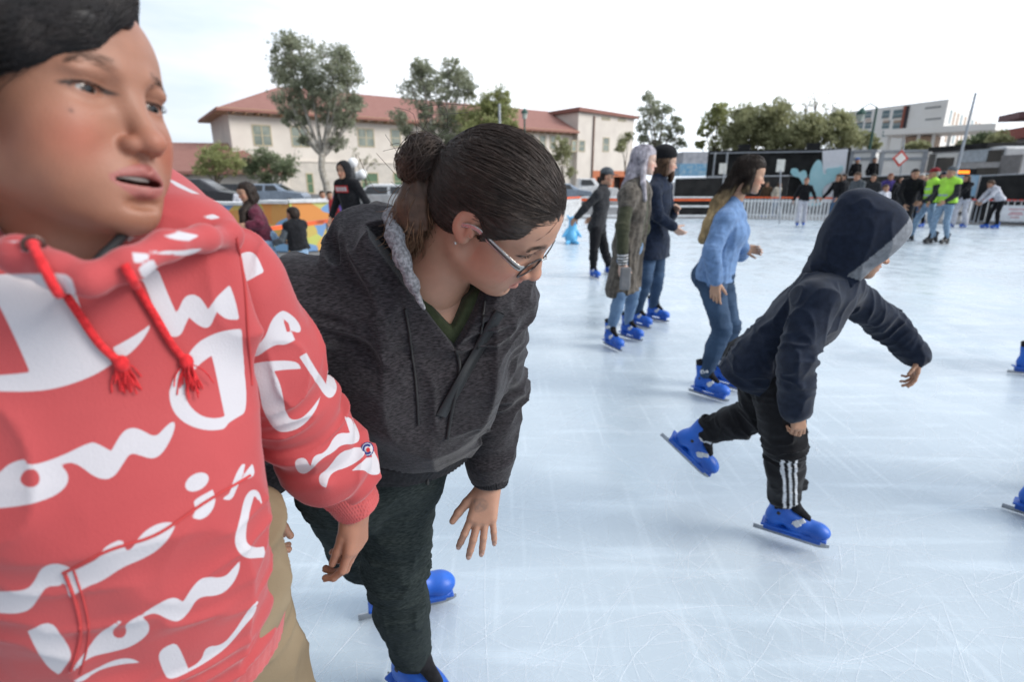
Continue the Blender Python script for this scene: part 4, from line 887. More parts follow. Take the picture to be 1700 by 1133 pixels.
tree('shrub', 'low green shrub under the white canopy', 52, 1523, [(1523, 240, 9), (1508, 243, 7), (1535, 243, 7)], 'olive', None, .12, 14, .15, 1., cat='shrub')
tree('shrub', 'green shrub beside the tilted pole above the bus', 46, 1600, [(1598, 240, 8), (1612, 237, 9), (1628, 232, 11), (1638, 228, 9)], 'dark', None, .12, 15, .14, 1., cat='shrub')
tree('shrub', 'green shrub against the plum building', 44, 1662, [(1652, 232, 10), (1664, 228, 11), (1670, 240, 9)], 'olive', None, .12, 16, .14, 1., cat='shrub')
tree('palo_verde_tree', 'leaning feathery small tree before the dark red roof at far left', 36, 352, [(346, 262, 19), (372, 260, 21), (359, 280, 18), (388, 275, 16), (336, 280, 13), (360, 255, 14)], 'yel', None, .12, 17, .09, .9, fork=(358, 300))
tree('palo_verde_tree', 'spiky green small tree with several stems before the cream building', 38, 455, [(430, 264, 17), (460, 272, 21), (423, 283, 16), (482, 272, 15), (446, 292, 15), (412, 275, 12), (447, 260, 13), (470, 288, 13)], 'dark', None, .12, 18, .09, .9, fork=(452, 308))
tree('bare_tree', 'thin grey brown tree beside the white globe lamp', 44, 610, [(605, 262, 10), (622, 270, 9), (590, 255, 8)], 'wisp', None, .1, 19, .08, .25, fork=(606, 290))
# ------------------------------------------------------------ behind the rink, right: wall, mural, screens, trailers, bus
BLK = noise_mat('black_screen', (.012, .012, .013), (.03, .03, .03), 2, .85, bump=.2, bscale=8)
FB = Fac(aty(1172, 300, 31)[:2], aty(1412, 300, 28.5)[:2]); bw = empty('black_wall', FB.P(0, 0), 'tall black fabric wall with a thin silver truss on top', 'wall')
a0, z1 = FB.hit(1176, 250); a1, _ = FB.hit(1414, 244); b = MB(); FB.slab(b, a0, a1, -.1, z1, 0, 2.4); b.build('panel', BLK, bw)
b = MB(); b.bar(FB.P(a0+.1, z1-.14, -.12), FB.P(a1-.1, z1-.14, -.12), .06); b.bar(FB.P(a0+.1, 1.75, -.12), FB.P(a0+5.8, 1.75, -.12), .05); b.build('truss', GALV, bw)
for x in (1184, 1204): u = FB.hit(x, 290)[0]; b = MB(); b.tube([FB.P(u, -.1, -.25), FB.P(u, z1-.1, -.25)], .05); b.build('truss_post', GALV, bw)
for x in (1236, 1350): u, z = FB.hit(x, 247); b = MB(); FB.slab(b, u-.3, u+.3, z1-.1, z1+.28, -.1, .3); b.build('spotlight', BLK, bw)
# teal mural shape standing before the wall
import bmesh as _bm
def shape(name, P3, nrm_, thick, mat, parent):
    bm = _bm.new(); vs = [bm.verts.new(tuple(p)) for p in P3]; f = bm.faces.new(vs); r = _bm.ops.extrude_face_region(bm, geom=[f]); _bm.ops.translate(bm, verts=[v for v in r['geom'] if isinstance(v, _bm.types.BMVert)], vec=Vector(nrm_)*thick)
    _bm.ops.recalc_face_normals(bm, faces=bm.faces); _bm.ops.triangulate(bm, faces=bm.faces[:]); me = bpy.data.meshes.new(name); bm.to_mesh(me); bm.free(); me.polygons.foreach_set('use_smooth', np.zeros(len(me.polygons), bool)); o = link(name, me, mat)
    return put(o, parent) if parent is not None else o
mu = empty('mural_board', FB.P(FB.hit(1350, 300)[0], 0, -.6), 'white board with a big teal branching shape, painted cut-out against the black wall', 'mural')
TEAL = noise_mat('teal_paint', (.36, .66, .72), (.48, .74, .80), 2, .6); MW = plain('mural_white', (.78, .78, .82), .6, var=.03)
u0_, z1_ = FB.hit(1366, 251, -.6); u1_, z0_ = FB.hit(1404, 335, -.6); b = MB(); b.hexa([FB.P(*FB.hit(1366, 336, -.6), -.6), FB.P(*FB.hit(1398, 336, -.6), -.6), FB.P(*FB.hit(1398, 336, -.6), -.45), FB.P(*FB.hit(1366, 336, -.6), -.45), FB.P(*FB.hit(1366, 250, -.6), -.6), FB.P(*FB.hit(1408, 247, -.6), -.6), FB.P(*FB.hit(1408, 247, -.6), -.45), FB.P(*FB.hit(1366, 250, -.6), -.45)]); b.build('white_board', MW, mu)
cp = smoothpath([(1250+x/7.391, 260+y/7.391) for x, y in ((460, 195), (478, 148), (540, 146), (570, 192), (610, 172), (645, 172), (662, 215), (664, 270), (692, 288), (698, 215), (722, 140), (760, 75), (800, 40), (836, 58), (850, 110), (862, 205), (898, 212), (905, 152), (960, 140), (1040, 132), (1092, 112), (1104, 165), (1050, 222), (990, 300), (905, 345), (850, 420), (838, 590), (652, 590), (648, 420), (608, 330), (566, 262), (500, 240), (460, 195))], 130)[:-1]
shape('teal_shape', [FB.P(*FB.hit(p[0], p[1], -.66), -.66) for p in cp], FB.n, .05, TEAL, mu)
# low black screens
def screen(x0, x1, y0, y1, Y0, Y1, label):
    f = Fac(aty(x0, 300, Y0)[:2], aty(x1, 300, Y1)[:2]); u0, z0 = f.hit(x0, y0); u1, z1 = f.hit(x1, y1); e = empty('screen_fence', f.P(u0, 0), label, 'fence', 'low black mesh screens')
    b = MB(); b.hexa([f.P(u0, -.1), f.P(u1, -.1), f.P(u1, -.1, .04), f.P(u0, -.1, .04), f.P(u0, z0), f.P(u1, z1), f.P(u1, z1, .04), f.P(u0, z0, .04)]); b.build('mesh', BLK, e)
    b = MB(); b.tube([f.P(u0, z0+.03, .02), f.P(u1, z1+.03, .02)], .025); b.build('top_tube', GALV, e)
    for k in range(4): u = u0+(u1-u0)*k/3; z = z0+(z1-z0)*k/3; b = MB(); b.tube([f.P(u, -.1, .08), f.P(u, z, .08)], .03); b.build('post', GALV, e)
screen(1122, 1310, 297, 293, 26.5, 26, 'low black mesh screen between the knitted hat and the teal mural')
screen(1402, 1575, 296, 288, 26, 25.5, 'low black mesh screen behind the crowd and under the white trailers')
screen(1618, 1760, 294, 287, 22.5, 20.5, 'black mesh screen at the right edge behind the bending skater')
# info sign on a post
sp = empty('sign_post', (*aty(1295, 370, gy(372))[:2], 0), 'blank white sign plate on a thin grey post standing on the ice edge', 'sign'); Ys = gy(372)
b = MB(); b.tube([aty(1294, 372, Ys)*A([1, 1, 0]), aty(1296, 282, Ys)], .022); b.build('post', GALV, sp); c = aty(1296, 275, Ys); b = MB(); b.box(c, (.14, .012, .21)); b.build('plate', plain('plate', (.55, .55, .52), .5), sp)
sp = empty('sign_post', (*aty(1202, 300, 24.5)[:2], 0), 'small pale sign plate on a post behind the head of the girl in blue', 'sign')
b = MB(); b.tube([aty(1202, 300, 24.5)*A([1, 1, 0]), aty(1202, 284, 24.5)], .03); b.build('post', GALV, sp); b = MB(); b.box(aty(1200, 280, 24.5), (.16, .02, .22)); b.build('plate', plain('plate2', (.55, .55, .52), .5), sp)
# pale billboard tent
f = Fac(aty(1133, 280, 44)[:2], aty(1175, 280, 44)[:2]); e = empty('banner_trailer', f.P(0, 0), 'grey banner trailer with a blue lower strip left of the black wall', 'trailer'); u0, z1 = f.hit(1135, 252); u1, z0 = f.hit(1176, 292)
b = MB(); f.slab(b, u0, u1, z0+.9, z1, 0, 3); b.build('body', noise_mat('banner_grey', (.33, .34, .38), (.50, .50, .53), 3, .6), e); b = MB(); f.slab(b, u0-.2, u1, z0, z0+.9, -.05, 3); b.build('blue_strip', noise_mat('banner_blue', (.10, .32, .55), (.35, .5, .6), 4, .6), e)
# white trailers
TW = noise_mat('trailer_white', (.74, .73, .70), (.82, .81, .79), 1, .5)
for x0, x1, lb in ((1408, 1457, 'white trailer nearest the black wall'), (1459, 1543, 'long white trailer behind the red diamond sign')):
    f = Fac(aty(x0, 280, 34)[:2], aty(x1, 280, 33)[:2]); u0, z1 = f.hit(x0+3, 253); u1, _ = f.hit(x1-2, 252); e = empty('trailer', f.P(u0, 0), lb, 'trailer', 'white site trailers')
    b = MB(); f.slab(b, u0, u1, .5, z1, 0, 2.6); b.build('body', TW, e, bevel=.05); b = MB(); f.slab(b, u0-.05, u1+.05, z1-.45, z1-.3, -.04, 0); f.slab(b, u0, u0+.22, .5, z1, -.05, 0); f.slab(b, u1-.22, u1, .5, z1, -.05, 0); b.build('corner_trim', GALV, e)
    b = MB(); f.slab(b, u0-.06, u1+.06, z1, z1+.12, -.08, 2.7); b.build('roof', plain('trailer_roof', (.40, .41, .43), .5), e)
    for k in (.25, .75): w_ = MB(); c = f.P(u0+(u1-u0)*k, .25, .3); w_.tube([c, c+f.n*.25], .36, 14); w_.build('wheel', BLK, e)
ds = empty('road_sign', (*aty(1497, 300, 27)[:2], 0), 'white diamond sign with a red edge on a thin pole before the trailers', 'sign'); b = MB(); b.tube([aty(1499, 300, 27)*A([1, 1, 0]), aty(1501, 232, 27)], .035); b.build('pole', GALV, ds)
def diamond(c, r, Yo, mat, nm, par): b = MB(); P = []; [P.append((c[0]+dx*r, c[1]+yo, c[2]+dz*r)) for yo in (0, .02) for dx, dz in ((-1, 0), (0, -1), (1, 0), (0, 1))]; b.hexa([P[0], P[1], P[2], P[3], P[4], P[5], P[6], P[7]]); return b.build(nm, mat, par)
c = aty(1495, 263, 26.9); pl = diamond(c, .38, 0, RED, 'red_edge', ds); diamond(c-A([0, .012, 0]), .26, 0, TW, 'white_face', ds)
# bus
f = Fac(aty(1541, 290, 31)[:2], aty(1672, 290, 26)[:2]); u0, z1 = f.hit(1546, 251); u1, _ = f.hit(1668, 246); bs = empty('bus', f.P(u0, 0), 'silver grey bus with folding doors and an orange lit destination sign', 'bus')
SIL = plain('bus_silver', (.42, .42, .43), .35, .2); DK = plain('dark_glass', (.03, .032, .035), .15); b = MB(); f.slab(b, u0, u1, .35, z1, 0, 2.5); b.build('body', SIL, bs, bevel=.12)
b = MB(); f.slab(b, u0-.1, u1-.9, z1-.02, z1+.2, -.1, 2.6); b.build('roof_edge', BLK, bs)
def rc(x0, x1, y0, y1, nm, mat, par=bs, o0=-.03): a, z_1 = f.hit(x0, y0); c_, z_0 = f.hit(x1, y1); m_ = MB(); f.slab(m_, a, c_, z_0, z_1, o0, .05); return m_.build(nm, mat, par)
dr = rc(1553, 1584, 256, 291, 'door', TW); rc(1557, 1567, 262, 284, 'pane', DK, dr, -.06); rc(1571, 1581, 262, 284, 'pane', DK, dr, -.06)
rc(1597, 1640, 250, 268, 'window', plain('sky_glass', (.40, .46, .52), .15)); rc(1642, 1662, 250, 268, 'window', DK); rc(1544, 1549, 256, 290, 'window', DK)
sg = rc(1584, 1620, 281, 290, 'destination_sign', BLK, bs, -.06); LED = emis('led_orange', (1, .22, .02), 2.2); b = MB()
for k in range(9): a, z_ = f.hit(1587+k*2.9, 283.4); b_ = f.hit(1588.8+k*2.9, 288)[1]; f.slab(b, a, a+.075, b_, z_, -.08, -.05)
b.build('lit_letters', LED, sg); rc(1622, 1660, 279, 291, 'lower_window', DK)
rc(1664, 1690, 258, 292, 'vent_grille', plain('grille', (.22, .21, .21), .7))
for x in (1560, 1650): c = f.P(f.hit(x, 300)[0], .38, .0); w_ = MB(); w_.tube([c-f.n*.02, c+f.n*.3], .48, 18); w_.build('wheel', BLK, bs)
# blue and white banner by the vests
f2 = Fac(aty(1570, 300, 23)[:2], aty(1625, 300, 22)[:2]); bb = empty('banner', f2.P(0, 0), 'pale blue banner with white edges behind the green vests', 'banner'); a, z_1 = f2.hit(1573, 291); c_, z_0 = f2.hit(1618, 326)
b = MB(); f2.slab(b, a, c_, z_0, z_1, 0, .03); b.build('cloth', noise_mat('banner_sky', (.20, .42, .62), (.50, .62, .72), 1.4, .7), bb)
b = MB(); f2.slab(b, a-.04, a, 0, z_1, 0, .05); f2.slab(b, c_, c_+.04, 0, z_1, 0, .05); b.build('poles', GALV, bb)
# poles and lamps
def pole(name, x0, y0, x1, y1, Y, r, label, cat='pole', mat=GALV):
    e = empty(name, aty(x0, y0, Y)*A([1, 1, 0]), label, cat); a = aty(x0, y0, Y); a[2] = -.1; b = MB(); b.tube([a, aty(x1, y1, Y)], [r, r*.7]); b.build('shaft', mat, e); return e
pole('flag_pole', 1583, 300, 1620, 154, 20, .055, 'tall grey tilted pole rising before the hotel and the bus')
pole('light_pole', 831, 300, 829, 172, 40, .11, 'grey pole standing among the yellow green leaves')
DG = plain('lamp_green', (.03, .09, .07), .5)
def lantern(x, yt, Y, label, arm_=False):
    e = empty('street_lamp', aty(x, 300, Y)*A([1, 1, 0]), label, 'street lamp', 'green lantern lamps'); t = aty(x, yt, Y); a = A([t[0], t[1], -.1]); b = MB(); b.tube([a, t], [.10, .07]); b.build('shaft', DG, e)
    if arm_: c = t+A([-1.0, 0, -.15]); b = MB(); b.tube([t, t+A([-.5, 0, .25]), c+A([0, 0, .1])], .04); b.build('arm', DG, e)
    else: c = t
    b = MB(); b.tube([c+A([0, 0, .1]), c+A([0, 0, -.15]), c+A([0, 0, -.3])], [.08, .28, .30], 10); b.build('lamp_hood', DG, e); b = MB(); b.tube([c+A([0, 0, -.3]), c+A([0, 0, -.75])], [.24, .16], 10); b.build('glass', plain('lamp_glass', (.45, .5, .45), .3), e)
lantern(871, 182, 50, 'green lantern lamp just left of the building ridge above the bun')
lantern(1456, 178, 40, 'green lantern lamp with a side arm before the hotel', True)
e = empty('globe_lamp', aty(586, 300, 24)*A([1, 1, 0]), 'street lamp with a cluster of white globes behind the black hoodie', 'street lamp'); t = aty(586, 272, 24); b = MB(); b.tube([A([t[0], t[1], -.1]), t], [.09, .06]); b.build('shaft', plain('post_dark', (.10, .10, .10), .5), e)
for dx, dz in ((0, .05), (-.33, -.42), (.36, -.42), (-.12, -.48), (.14, -.50)):
    V_, Q_ = sphereVQ(12, 16); o = link('globe', mkmesh('globe', V_*.20+t+A([dx, (.2 if abs(dx) < .2 and dz < 0 else 0), dz]), Q_), plain('globe_white', (.80, .80, .80), .3) if 'globe_white' not in MATS else MATS['globe_white']); put(o, e)
b = MB(); b.bar(t+A([-.35, 0, -.62]), t+A([.38, 0, -.62]), .05); b.build('cross_arm', MATS['post_dark'], e)
# ------------------------------------------------------------ cars
def car(px, Y, yaw, col, label, L_=4.4, H_=1.45, truck=False):
    c = aty(px, 320, Y); c[2] = -.12; e = empty('parked_car' if not truck else 'pickup_truck', c, label, 'car' if not truck else 'truck', 'vehicles parked by the cream building' )
    prof = [(-.5, .25), (-.5, .62), (-.47, .68), (-.33, .72), (-.2, 1.0), (.12, 1.0), (.28, .72), (.46, .64), (.5, .5), (.5, .25)] if not truck else [(-.5, .25), (-.5, .6), (-.1, .6), (-.08, 1.), (.14, 1.), (.22, .68), (.48, .62), (.5, .25)]
    cy, sy = cos(yaw), sin(yaw); W_ = lambda x, y, z: (c[0]+x*cy-y*sy, c[1]+x*sy+y*cy, c[2]+z); n = len(prof); V = []; Q = []
    for q, ins in ((-.88, 0), (.88, 0)):
        for x, z in prof: V.append(W_(x*L_, q*(.78 if z > .75 else 1), z*H_))
    bm = _bm.new(); vs = [bm.verts.new(v) for v in V]; bm.faces.new(vs[:n]); bm.faces.new(vs[n:])
    for i in range(n): bm.faces.new((vs[i], vs[(i+1) % n], vs[n+(i+1) % n], vs[n+i]))
    _bm.ops.recalc_face_normals(bm, faces=bm.faces); _bm.ops.triangulate(bm, faces=bm.faces[:]); me = bpy.data.meshes.new('body'); bm.to_mesh(me); bm.free(); me.polygons.foreach_set('use_smooth', np.zeros(len(me.polygons), bool)); o = put(link('body', me, col), e); m = o.modifiers.new('b', 'BEVEL'); m.width = .06; m.segments = 2
    g = MB(); zz0, zz1 = .74*H_, .95*H_
    xs = ((-.27, -.03), (0., .17)) if not truck else ((-.06, .14),)
    for q in (-1, 1):
        for a, b_ in xs:
            sl0, sl1 = (.03, 0) if a < -.1 else (0, -.05)
            g.hexa([W_(a*L_, q*.885, zz0), W_(b_*L_, q*.885, zz0), W_(b_*L_, q*.87, zz0), W_(a*L_, q*.87, zz0), W_((a+sl0*1.5)*L_, q*.73, zz1), W_((b_+sl1)*L_, q*.73, zz1), W_((b_+sl1)*L_, q*.69, zz1), W_((a+sl0*1.5)*L_, q*.69, zz1)])
    g.hexa([W_(.272*L_, -.7, zz0), W_(.272*L_, .7, zz0), W_(.255*L_, .7, zz0), W_(.255*L_, -.7, zz0), W_(.15*L_, -.6, zz1), W_(.15*L_, .6, zz1), W_(.135*L_, .6, zz1), W_(.135*L_, -.6, zz1)]) if not truck else None
    g.build('windows', DK, e)
    for x in (-.31, .31):
        for q in (-1, 1): w_ = MB(); p = A(W_(x*L_, q*.72, .33)); p2 = A(W_(x*L_, q*.90, .33)); w_.tube([p, p2], .33, 16); wh = w_.build('wheel', BLK, e); w_ = MB(); w_.tube([p2, p2+(p2-p)*.08], .18, 12); w_.build('rim', GALV, wh)
CS = plain('car_silver', (.45, .46, .47), .25, .5); CB = plain('car_blue', (.26, .31, .38), .25, .4); CWt = plain('car_white', (.68, .68, .68), .3); CD = plain('car_dark', (.03, .03, .035), .3)
car(650, 26, .15, CS, 'silver car just right of the black hoodie'); car(640, 36, .3, CWt, 'white car partly behind the silver car'); car(700, 30, .1, CS, 'second silver car hidden mostly by the bun')
car(448, 34, .1, CB, 'pale blue car under the spiky small tree'); car(398, 36, .1, CD, 'dark car left of the pale blue car'); car(322, 24, .2, CD, 'dark car at the shoulder of the red hoodie', H_=1.7)
car(968, 42, .05, CWt, 'white pickup truck left of the grey cap', 5., 1.8, True); car(930, 40, .1, CB, 'blue grey car before the young tree')
# painted mural barrier beyond the left fence
m, n, bsd = newmat('mural_paint'); t_ = n.nodes.new('ShaderNodeTexCoord'); vo = n.nodes.new('ShaderNodeTexVoronoi'); vo.inputs['Scale'].default_value = 2.6; ns = n.nodes.new('ShaderNodeTexNoise'); ns.inputs['Scale'].default_value = .9; n.links.new(t_.outputs['Object'], ns.inputs['Vector'])
ad = n.nodes.new('ShaderNodeVectorMath'); n.links.new(t_.outputs['Object'], ad.inputs[0]); n.links.new(ns.outputs['Color'], ad.inputs[1]); n.links.new(ad.outputs[0], vo.inputs['Vector']); rp = n.nodes.new('ShaderNodeValToRGB'); rp.color_ramp.interpolation = 'CONSTANT'
cols = [(.60, .62, .16), (.62, .60, .20), (.75, .30, .08), (.25, .45, .68), (.70, .34, .10), (.20, .36, .62), (.66, .50, .14), (.80, .45, .12)]
for i, c in enumerate(cols):
    el = rp.color_ramp.elements[i] if i < 2 else rp.color_ramp.elements.new(i/8); el.position = i/8; el.color = (*c, 1)
sx = n.nodes.new('ShaderNodeSeparateColor'); n.links.new(vo.outputs['Color'], sx.inputs[0]); n.links.new(sx.outputs[0], rp.inputs[0]); n.links.new(rp.outputs[0], bsd.inputs['Base Color']); bsd.inputs['Roughness'].default_value = .6; MURAL = m
for k, (x0, x1, y, Y0, Y1, lb) in enumerate(((300, 424, 340, 13.5, 13, 'painted yellow and blue barrier panel nearest the red hoodie'), (426, 478, 338, 13, 12.8, 'painted yellow barrier panel with blue sky beside the maroon sweater'), (480, 545, 337, 12.8, 13.2, 'painted orange and red barrier panel left of the black hoodie'))):
    f3 = Fac(aty(x0, 330, Y0)[:2], aty(x1, 330, Y1)[:2]); u0, z1 = f3.hit(x0, y); u1, _ = f3.hit(x1, y); e = empty('painted_barrier', f3.P(u0, 0), lb, 'barrier', 'painted barriers beyond the left fence'); b = MB(); f3.slab(b, u0, u1, -.1, z1, 0, .45); b.build('panel', MURAL, e); b = MB(); f3.slab(b, u0, u1, z1, z1+.07, -.04, .5); b.build('cap', WHITE, e)
# light blue skating aid in the shape of a sitting animal
Yp = 13.3; g0 = ground(948, 404); pe = empty('skating_aid', (g0[0], g0[1], 0), 'light blue plastic seal shaped skating aid standing alone on the ice', 'skating aid'); G = F(g0+A([-.5, -.5, -.02]), g0+A([.5, .5, .9]), .014); q = lambda x, y, z: g0+A([x, y, z])
G.ell(q(0, 0, .17), (.17, .2, .17), None, .03); G.cone(q(0, 0, .2), q(.03, -.02, .48), .14, .10, .05); G.ell(q(.04, -.04, .56), (.115, .12, .11), None, .04); G.cone(q(.04, -.1, .54), q(.05, -.18, .53), .06, .05, .03)
for s_ in (1, -1): G.cone(q(s_*.1, -.05, .33), q(s_*.22, -.12, .18), .05, .03, .02); G.cone(q(s_*.06, -.1, .05), q(s_*.14, -.25, .03), .06, .04, .02); G.cone(q(s_*.08, 0, .63), q(s_*.11, 0, .68), .03, .02, .02)
G.cone(q(0, .1, .08), q(0, .3, .05), .07, .03, .03); put(link('body', mkmesh('body', *G.net()), noise_mat('aid_blue', (.10, .38, .66), (.16, .48, .74), 5, .4)), pe)
b = MB(); b.tube([q(-.16, .05, .42), q(-.16, .22, .58), q(.2, .22, .58), q(.2, .05, .42)], .016); b.build('handle', WHITE, pe)
for s_ in (1, -1): V_, Q_ = sphereVQ(8, 10); put(link('eye', mkmesh('eye', V_*.018+q(.04+s_*.05, -.145, .59), Q_), BLK), pe)
# ------------------------------------------------------------ crowd at the far end
E_ = pi/2
cb = {k: cloth('cloth_'+k, c, .3, 25, bump=.2, bscale=90) for k, c in dict(black=(.012, .012, .014), char=(.03, .03, .033), navy=(.012, .018, .035), white=(.55, .55, .60), cream=(.45, .41, .34), fur=(.10, .065, .04), jeans=(.075, .13, .22), ljeans=(.20, .29, .40), grey=(.09, .10, .11), red=(.20, .02, .025), purple=(.07, .05, .20), blue=(.03, .11, .33), tan=(.25, .17, .11), plum=(.09, .02, .035), olive=(.045, .045, .03), green=(.05, .09, .05)).items()}
VEST = plain('vest_lime', (.36, .70, .06), .7, var=.12)
ks = plain('skate_black', (.015, .015, .018), .4)
GR = 'people gathered at the far right of the rink'
SP = simple_person
SP(1328, 376, pi+.5, 'boy in black jacket and white trousers before the picket fence', cb['black'], cb['white'], 'red', h=1.55, arms={'R': ((.28, -.05, 1.12), (.33, .02, .92)), 'L': ((-.30, -.02, 1.15), (-.38, .1, .98))}, stride=.15, flare=.03)
SP(1268, 345, pi+.6, 'person in a brown fur coat leaning behind the picket fence', cb['fur'], cb['char'], 'brown', 'long', lean=.35, group=GR, Y=24.5, z0=-.05, loc=tuple(aty(1272, 330, 24.5)[:2]), h=1.5)
SP(1284, 345, pi-.4, 'person in a cream jacket beside the brown fur coat', cb['cream'], cb['jeans'], 'brown', 'long', lean=.3, group=GR, loc=tuple(aty(1287, 330, 24.3)[:2]), h=1.42)
SP(1383, 378, -2.0, 'long haired person in a black jacket and jeans reaching left', cb['black'], cb['jeans'], 'brown', 'long', h=1.68, arms={'R': ((.28, .1, 1.15), (.34, .3, 1.0)), 'L': ((-.24, .1, 1.15), (-.2, .3, 1.0))}, group=GR, lean=.2)
SP(1400, 372, -1.6, 'person in a red scarf behind the grey T-shirt', cb['char'], cb['black'], 'dark', h=1.7, group=GR, loc=tuple(aty(1397, 330, 21.)[:2]))
SP(1414, 385, 1.3+pi, 'man in a grey T-shirt with a red print looking down', cb['grey'], cb['char'], 'brown', h=1.72, lean=.25, group=GR, arms={'R': ((.22, .12, 1.12), (.2, .33, 1.0)), 'L': ((-.22, .12, 1.12), (-.2, .33, 1.0))}, fat=1.1)
SP(1436, 380, pi+.8, 'person with long dark hair and a dark coat behind the grey T-shirt', cb['char'], cb['black'], 'dark', 'long', h=1.66, group=GR)
SP(1455, 386, pi, 'small child in a white top with dark hair in the crowd', cb['white'], cb['jeans'], 'brown', h=1.35, group=GR, lean=.1)
SP(1463, 374, pi+.3, 'person in a purple top behind the white child', cb['purple'], cb['black'], 'red', h=1.7, group=GR)
SP(1477, 376, pi-.5, 'person in black half hidden between the purple top and the tall man', cb['black'], cb['char'], 'dark', 'long', h=1.6, group=GR)
SP(1494, 398, pi+.35, 'tall man in a black jacket with pale scarf leaning forward', cb['black'], cb['char'], 'dark', h=1.78, lean=.3, group=GR, arms={'R': ((.25, .15, 1.15), (.15, .38, .95)), 'L': ((-.25, .15, 1.15), (-.2, .38, .92))}, fat=1.1)
SP(1513, 380, pi+.7, 'grey haired person in a dark patterned coat by the guards', cb['char'], cb['jeans'], 'grey', h=1.68, group=GR)
SP(1523, 378, -1.9, 'pale haired person in a bright blue jacket by the guards', cb['blue'], cb['black'], 'blonde', h=1.62, group=GR)
SP(1549, 368, pi+.2, 'person in a dark blue cap behind the guards', cb['navy'], cb['black'], 'dark', h=1.76, group=GR, hat=(cb['navy'], 'cap'))
SP(1412, 360, pi, 'man in a blue cap and black coat standing behind the black screen', cb['black'], cb['black'], 'dark', h=1.75, hat=(cb['blue'], 'beanie'), loc=tuple(aty(1412, 330, 27.5)[:2]), z0=.75)
SP(1440, 360, pi, 'man in black standing behind the black screen, right of the blue cap', cb['black'], cb['black'], 'dark', h=1.78, loc=tuple(aty(1440, 330, 27.5)[:2]), z0=.75)
GV = 'rink guards in lime safety vests'
r1 = SP(1530, 402, 1.9+pi, 'rink guard with a dark red cap, left one of the two in lime vests', cb['char'], cb['ljeans'], 'grey', h=1.74, vest=VEST, hat=(cb['red'], 'cap'), group=GV, skstyle=ks, stride=.22, arms={'L': ((-.24, .0, 1.12), (-.16, .2, .95)), 'R': ((.24, 0, 1.12), (.14, .2, .95))}, fat=1.08, res=.85)
r2 = SP(1556, 406, 1.35+pi, 'rink guard with a grey knitted hat, right one of the two in lime vests', cb['char'], cb['ljeans'], 'grey', h=1.76, vest=VEST, hat=(cb['grey'], 'beanie'), group=GV, skstyle=ks, stride=.12, arms={'L': ((-.24, .05, 1.12), (-.18, .25, .98)), 'R': ((.25, .05, 1.12), (.2, .25, .95))}, fat=1.15, res=.85)
stripe = plain('reflective_grey', (.30, .38, .42), .4)
for r, J, H, S in (r1, r2):
    lat, up, fw = torso_axes(J)
    for k in (.42, .70):
        c = mix(J['neck'], J['pel'], k); vs = []; n_ = 28
        for i in range(n_):
            a = 2*pi*i/n_; vs.append(c+lat*cos(a)*(.152*S*1.12+.036)+fw*(sin(a)*(.097*S*1.12+.036)+.012*S))
        V = []; [V.extend([v+up*.022, v-up*.022]) for v in vs]; Q = [(2*i, 2*i+1, (2*i+3) % (2*n_), (2*i+2) % (2*n_)) for i in range(n_)]
        put(link('reflective_band', mkmesh('reflective_band', V, Q), stripe), r)
SP(1590, 378, -1.75, 'brown haired skater in black top and white trousers, hand in hand with the bending skater', cb['black'], cb['white'], 'brown', 'long', h=1.66, lean=.15, arms={'R': ((.2, .22, 1.25), (.14, .48, 1.1)), 'L': ((-.2, .22, 1.25), (-.1, .48, 1.08))}, stride=.14, flare=.03)
SP(1645, 380, -1.35, 'skater in a white hoodie and black trousers bending at the barrier', cb['white'], cb['black'], 'brown', h=1.6, lean=.65, arms={'R': ((.2, .25, 1.3), (.12, .5, 1.25)), 'L': ((-.2, .25, 1.3), (-.1, .5, 1.22))}, stride=.1)
# small far people left of the rink
for px, Y, c1, c2, lb in ((537, 15, 'white', 'jeans', 'small figure in white by the painted barrier'), (549, 14.5, 'red', 'black', 'small figure in a red top by the painted barrier'), (400, 20, 'white', 'ljeans', 'far figure in white behind the maroon sweater'), (560, 17, 'purple', 'black', 'far figure in purple left of the black hoodie')):
    SP(px, 400, pi*.8, lb, cb[c1], cb[c2], 'dark', h=1.3, group='passers by on the plaza at left', loc=tuple(aty(px, 350, Y)[:2]), skates=False, z0=-.1, res=1.3)
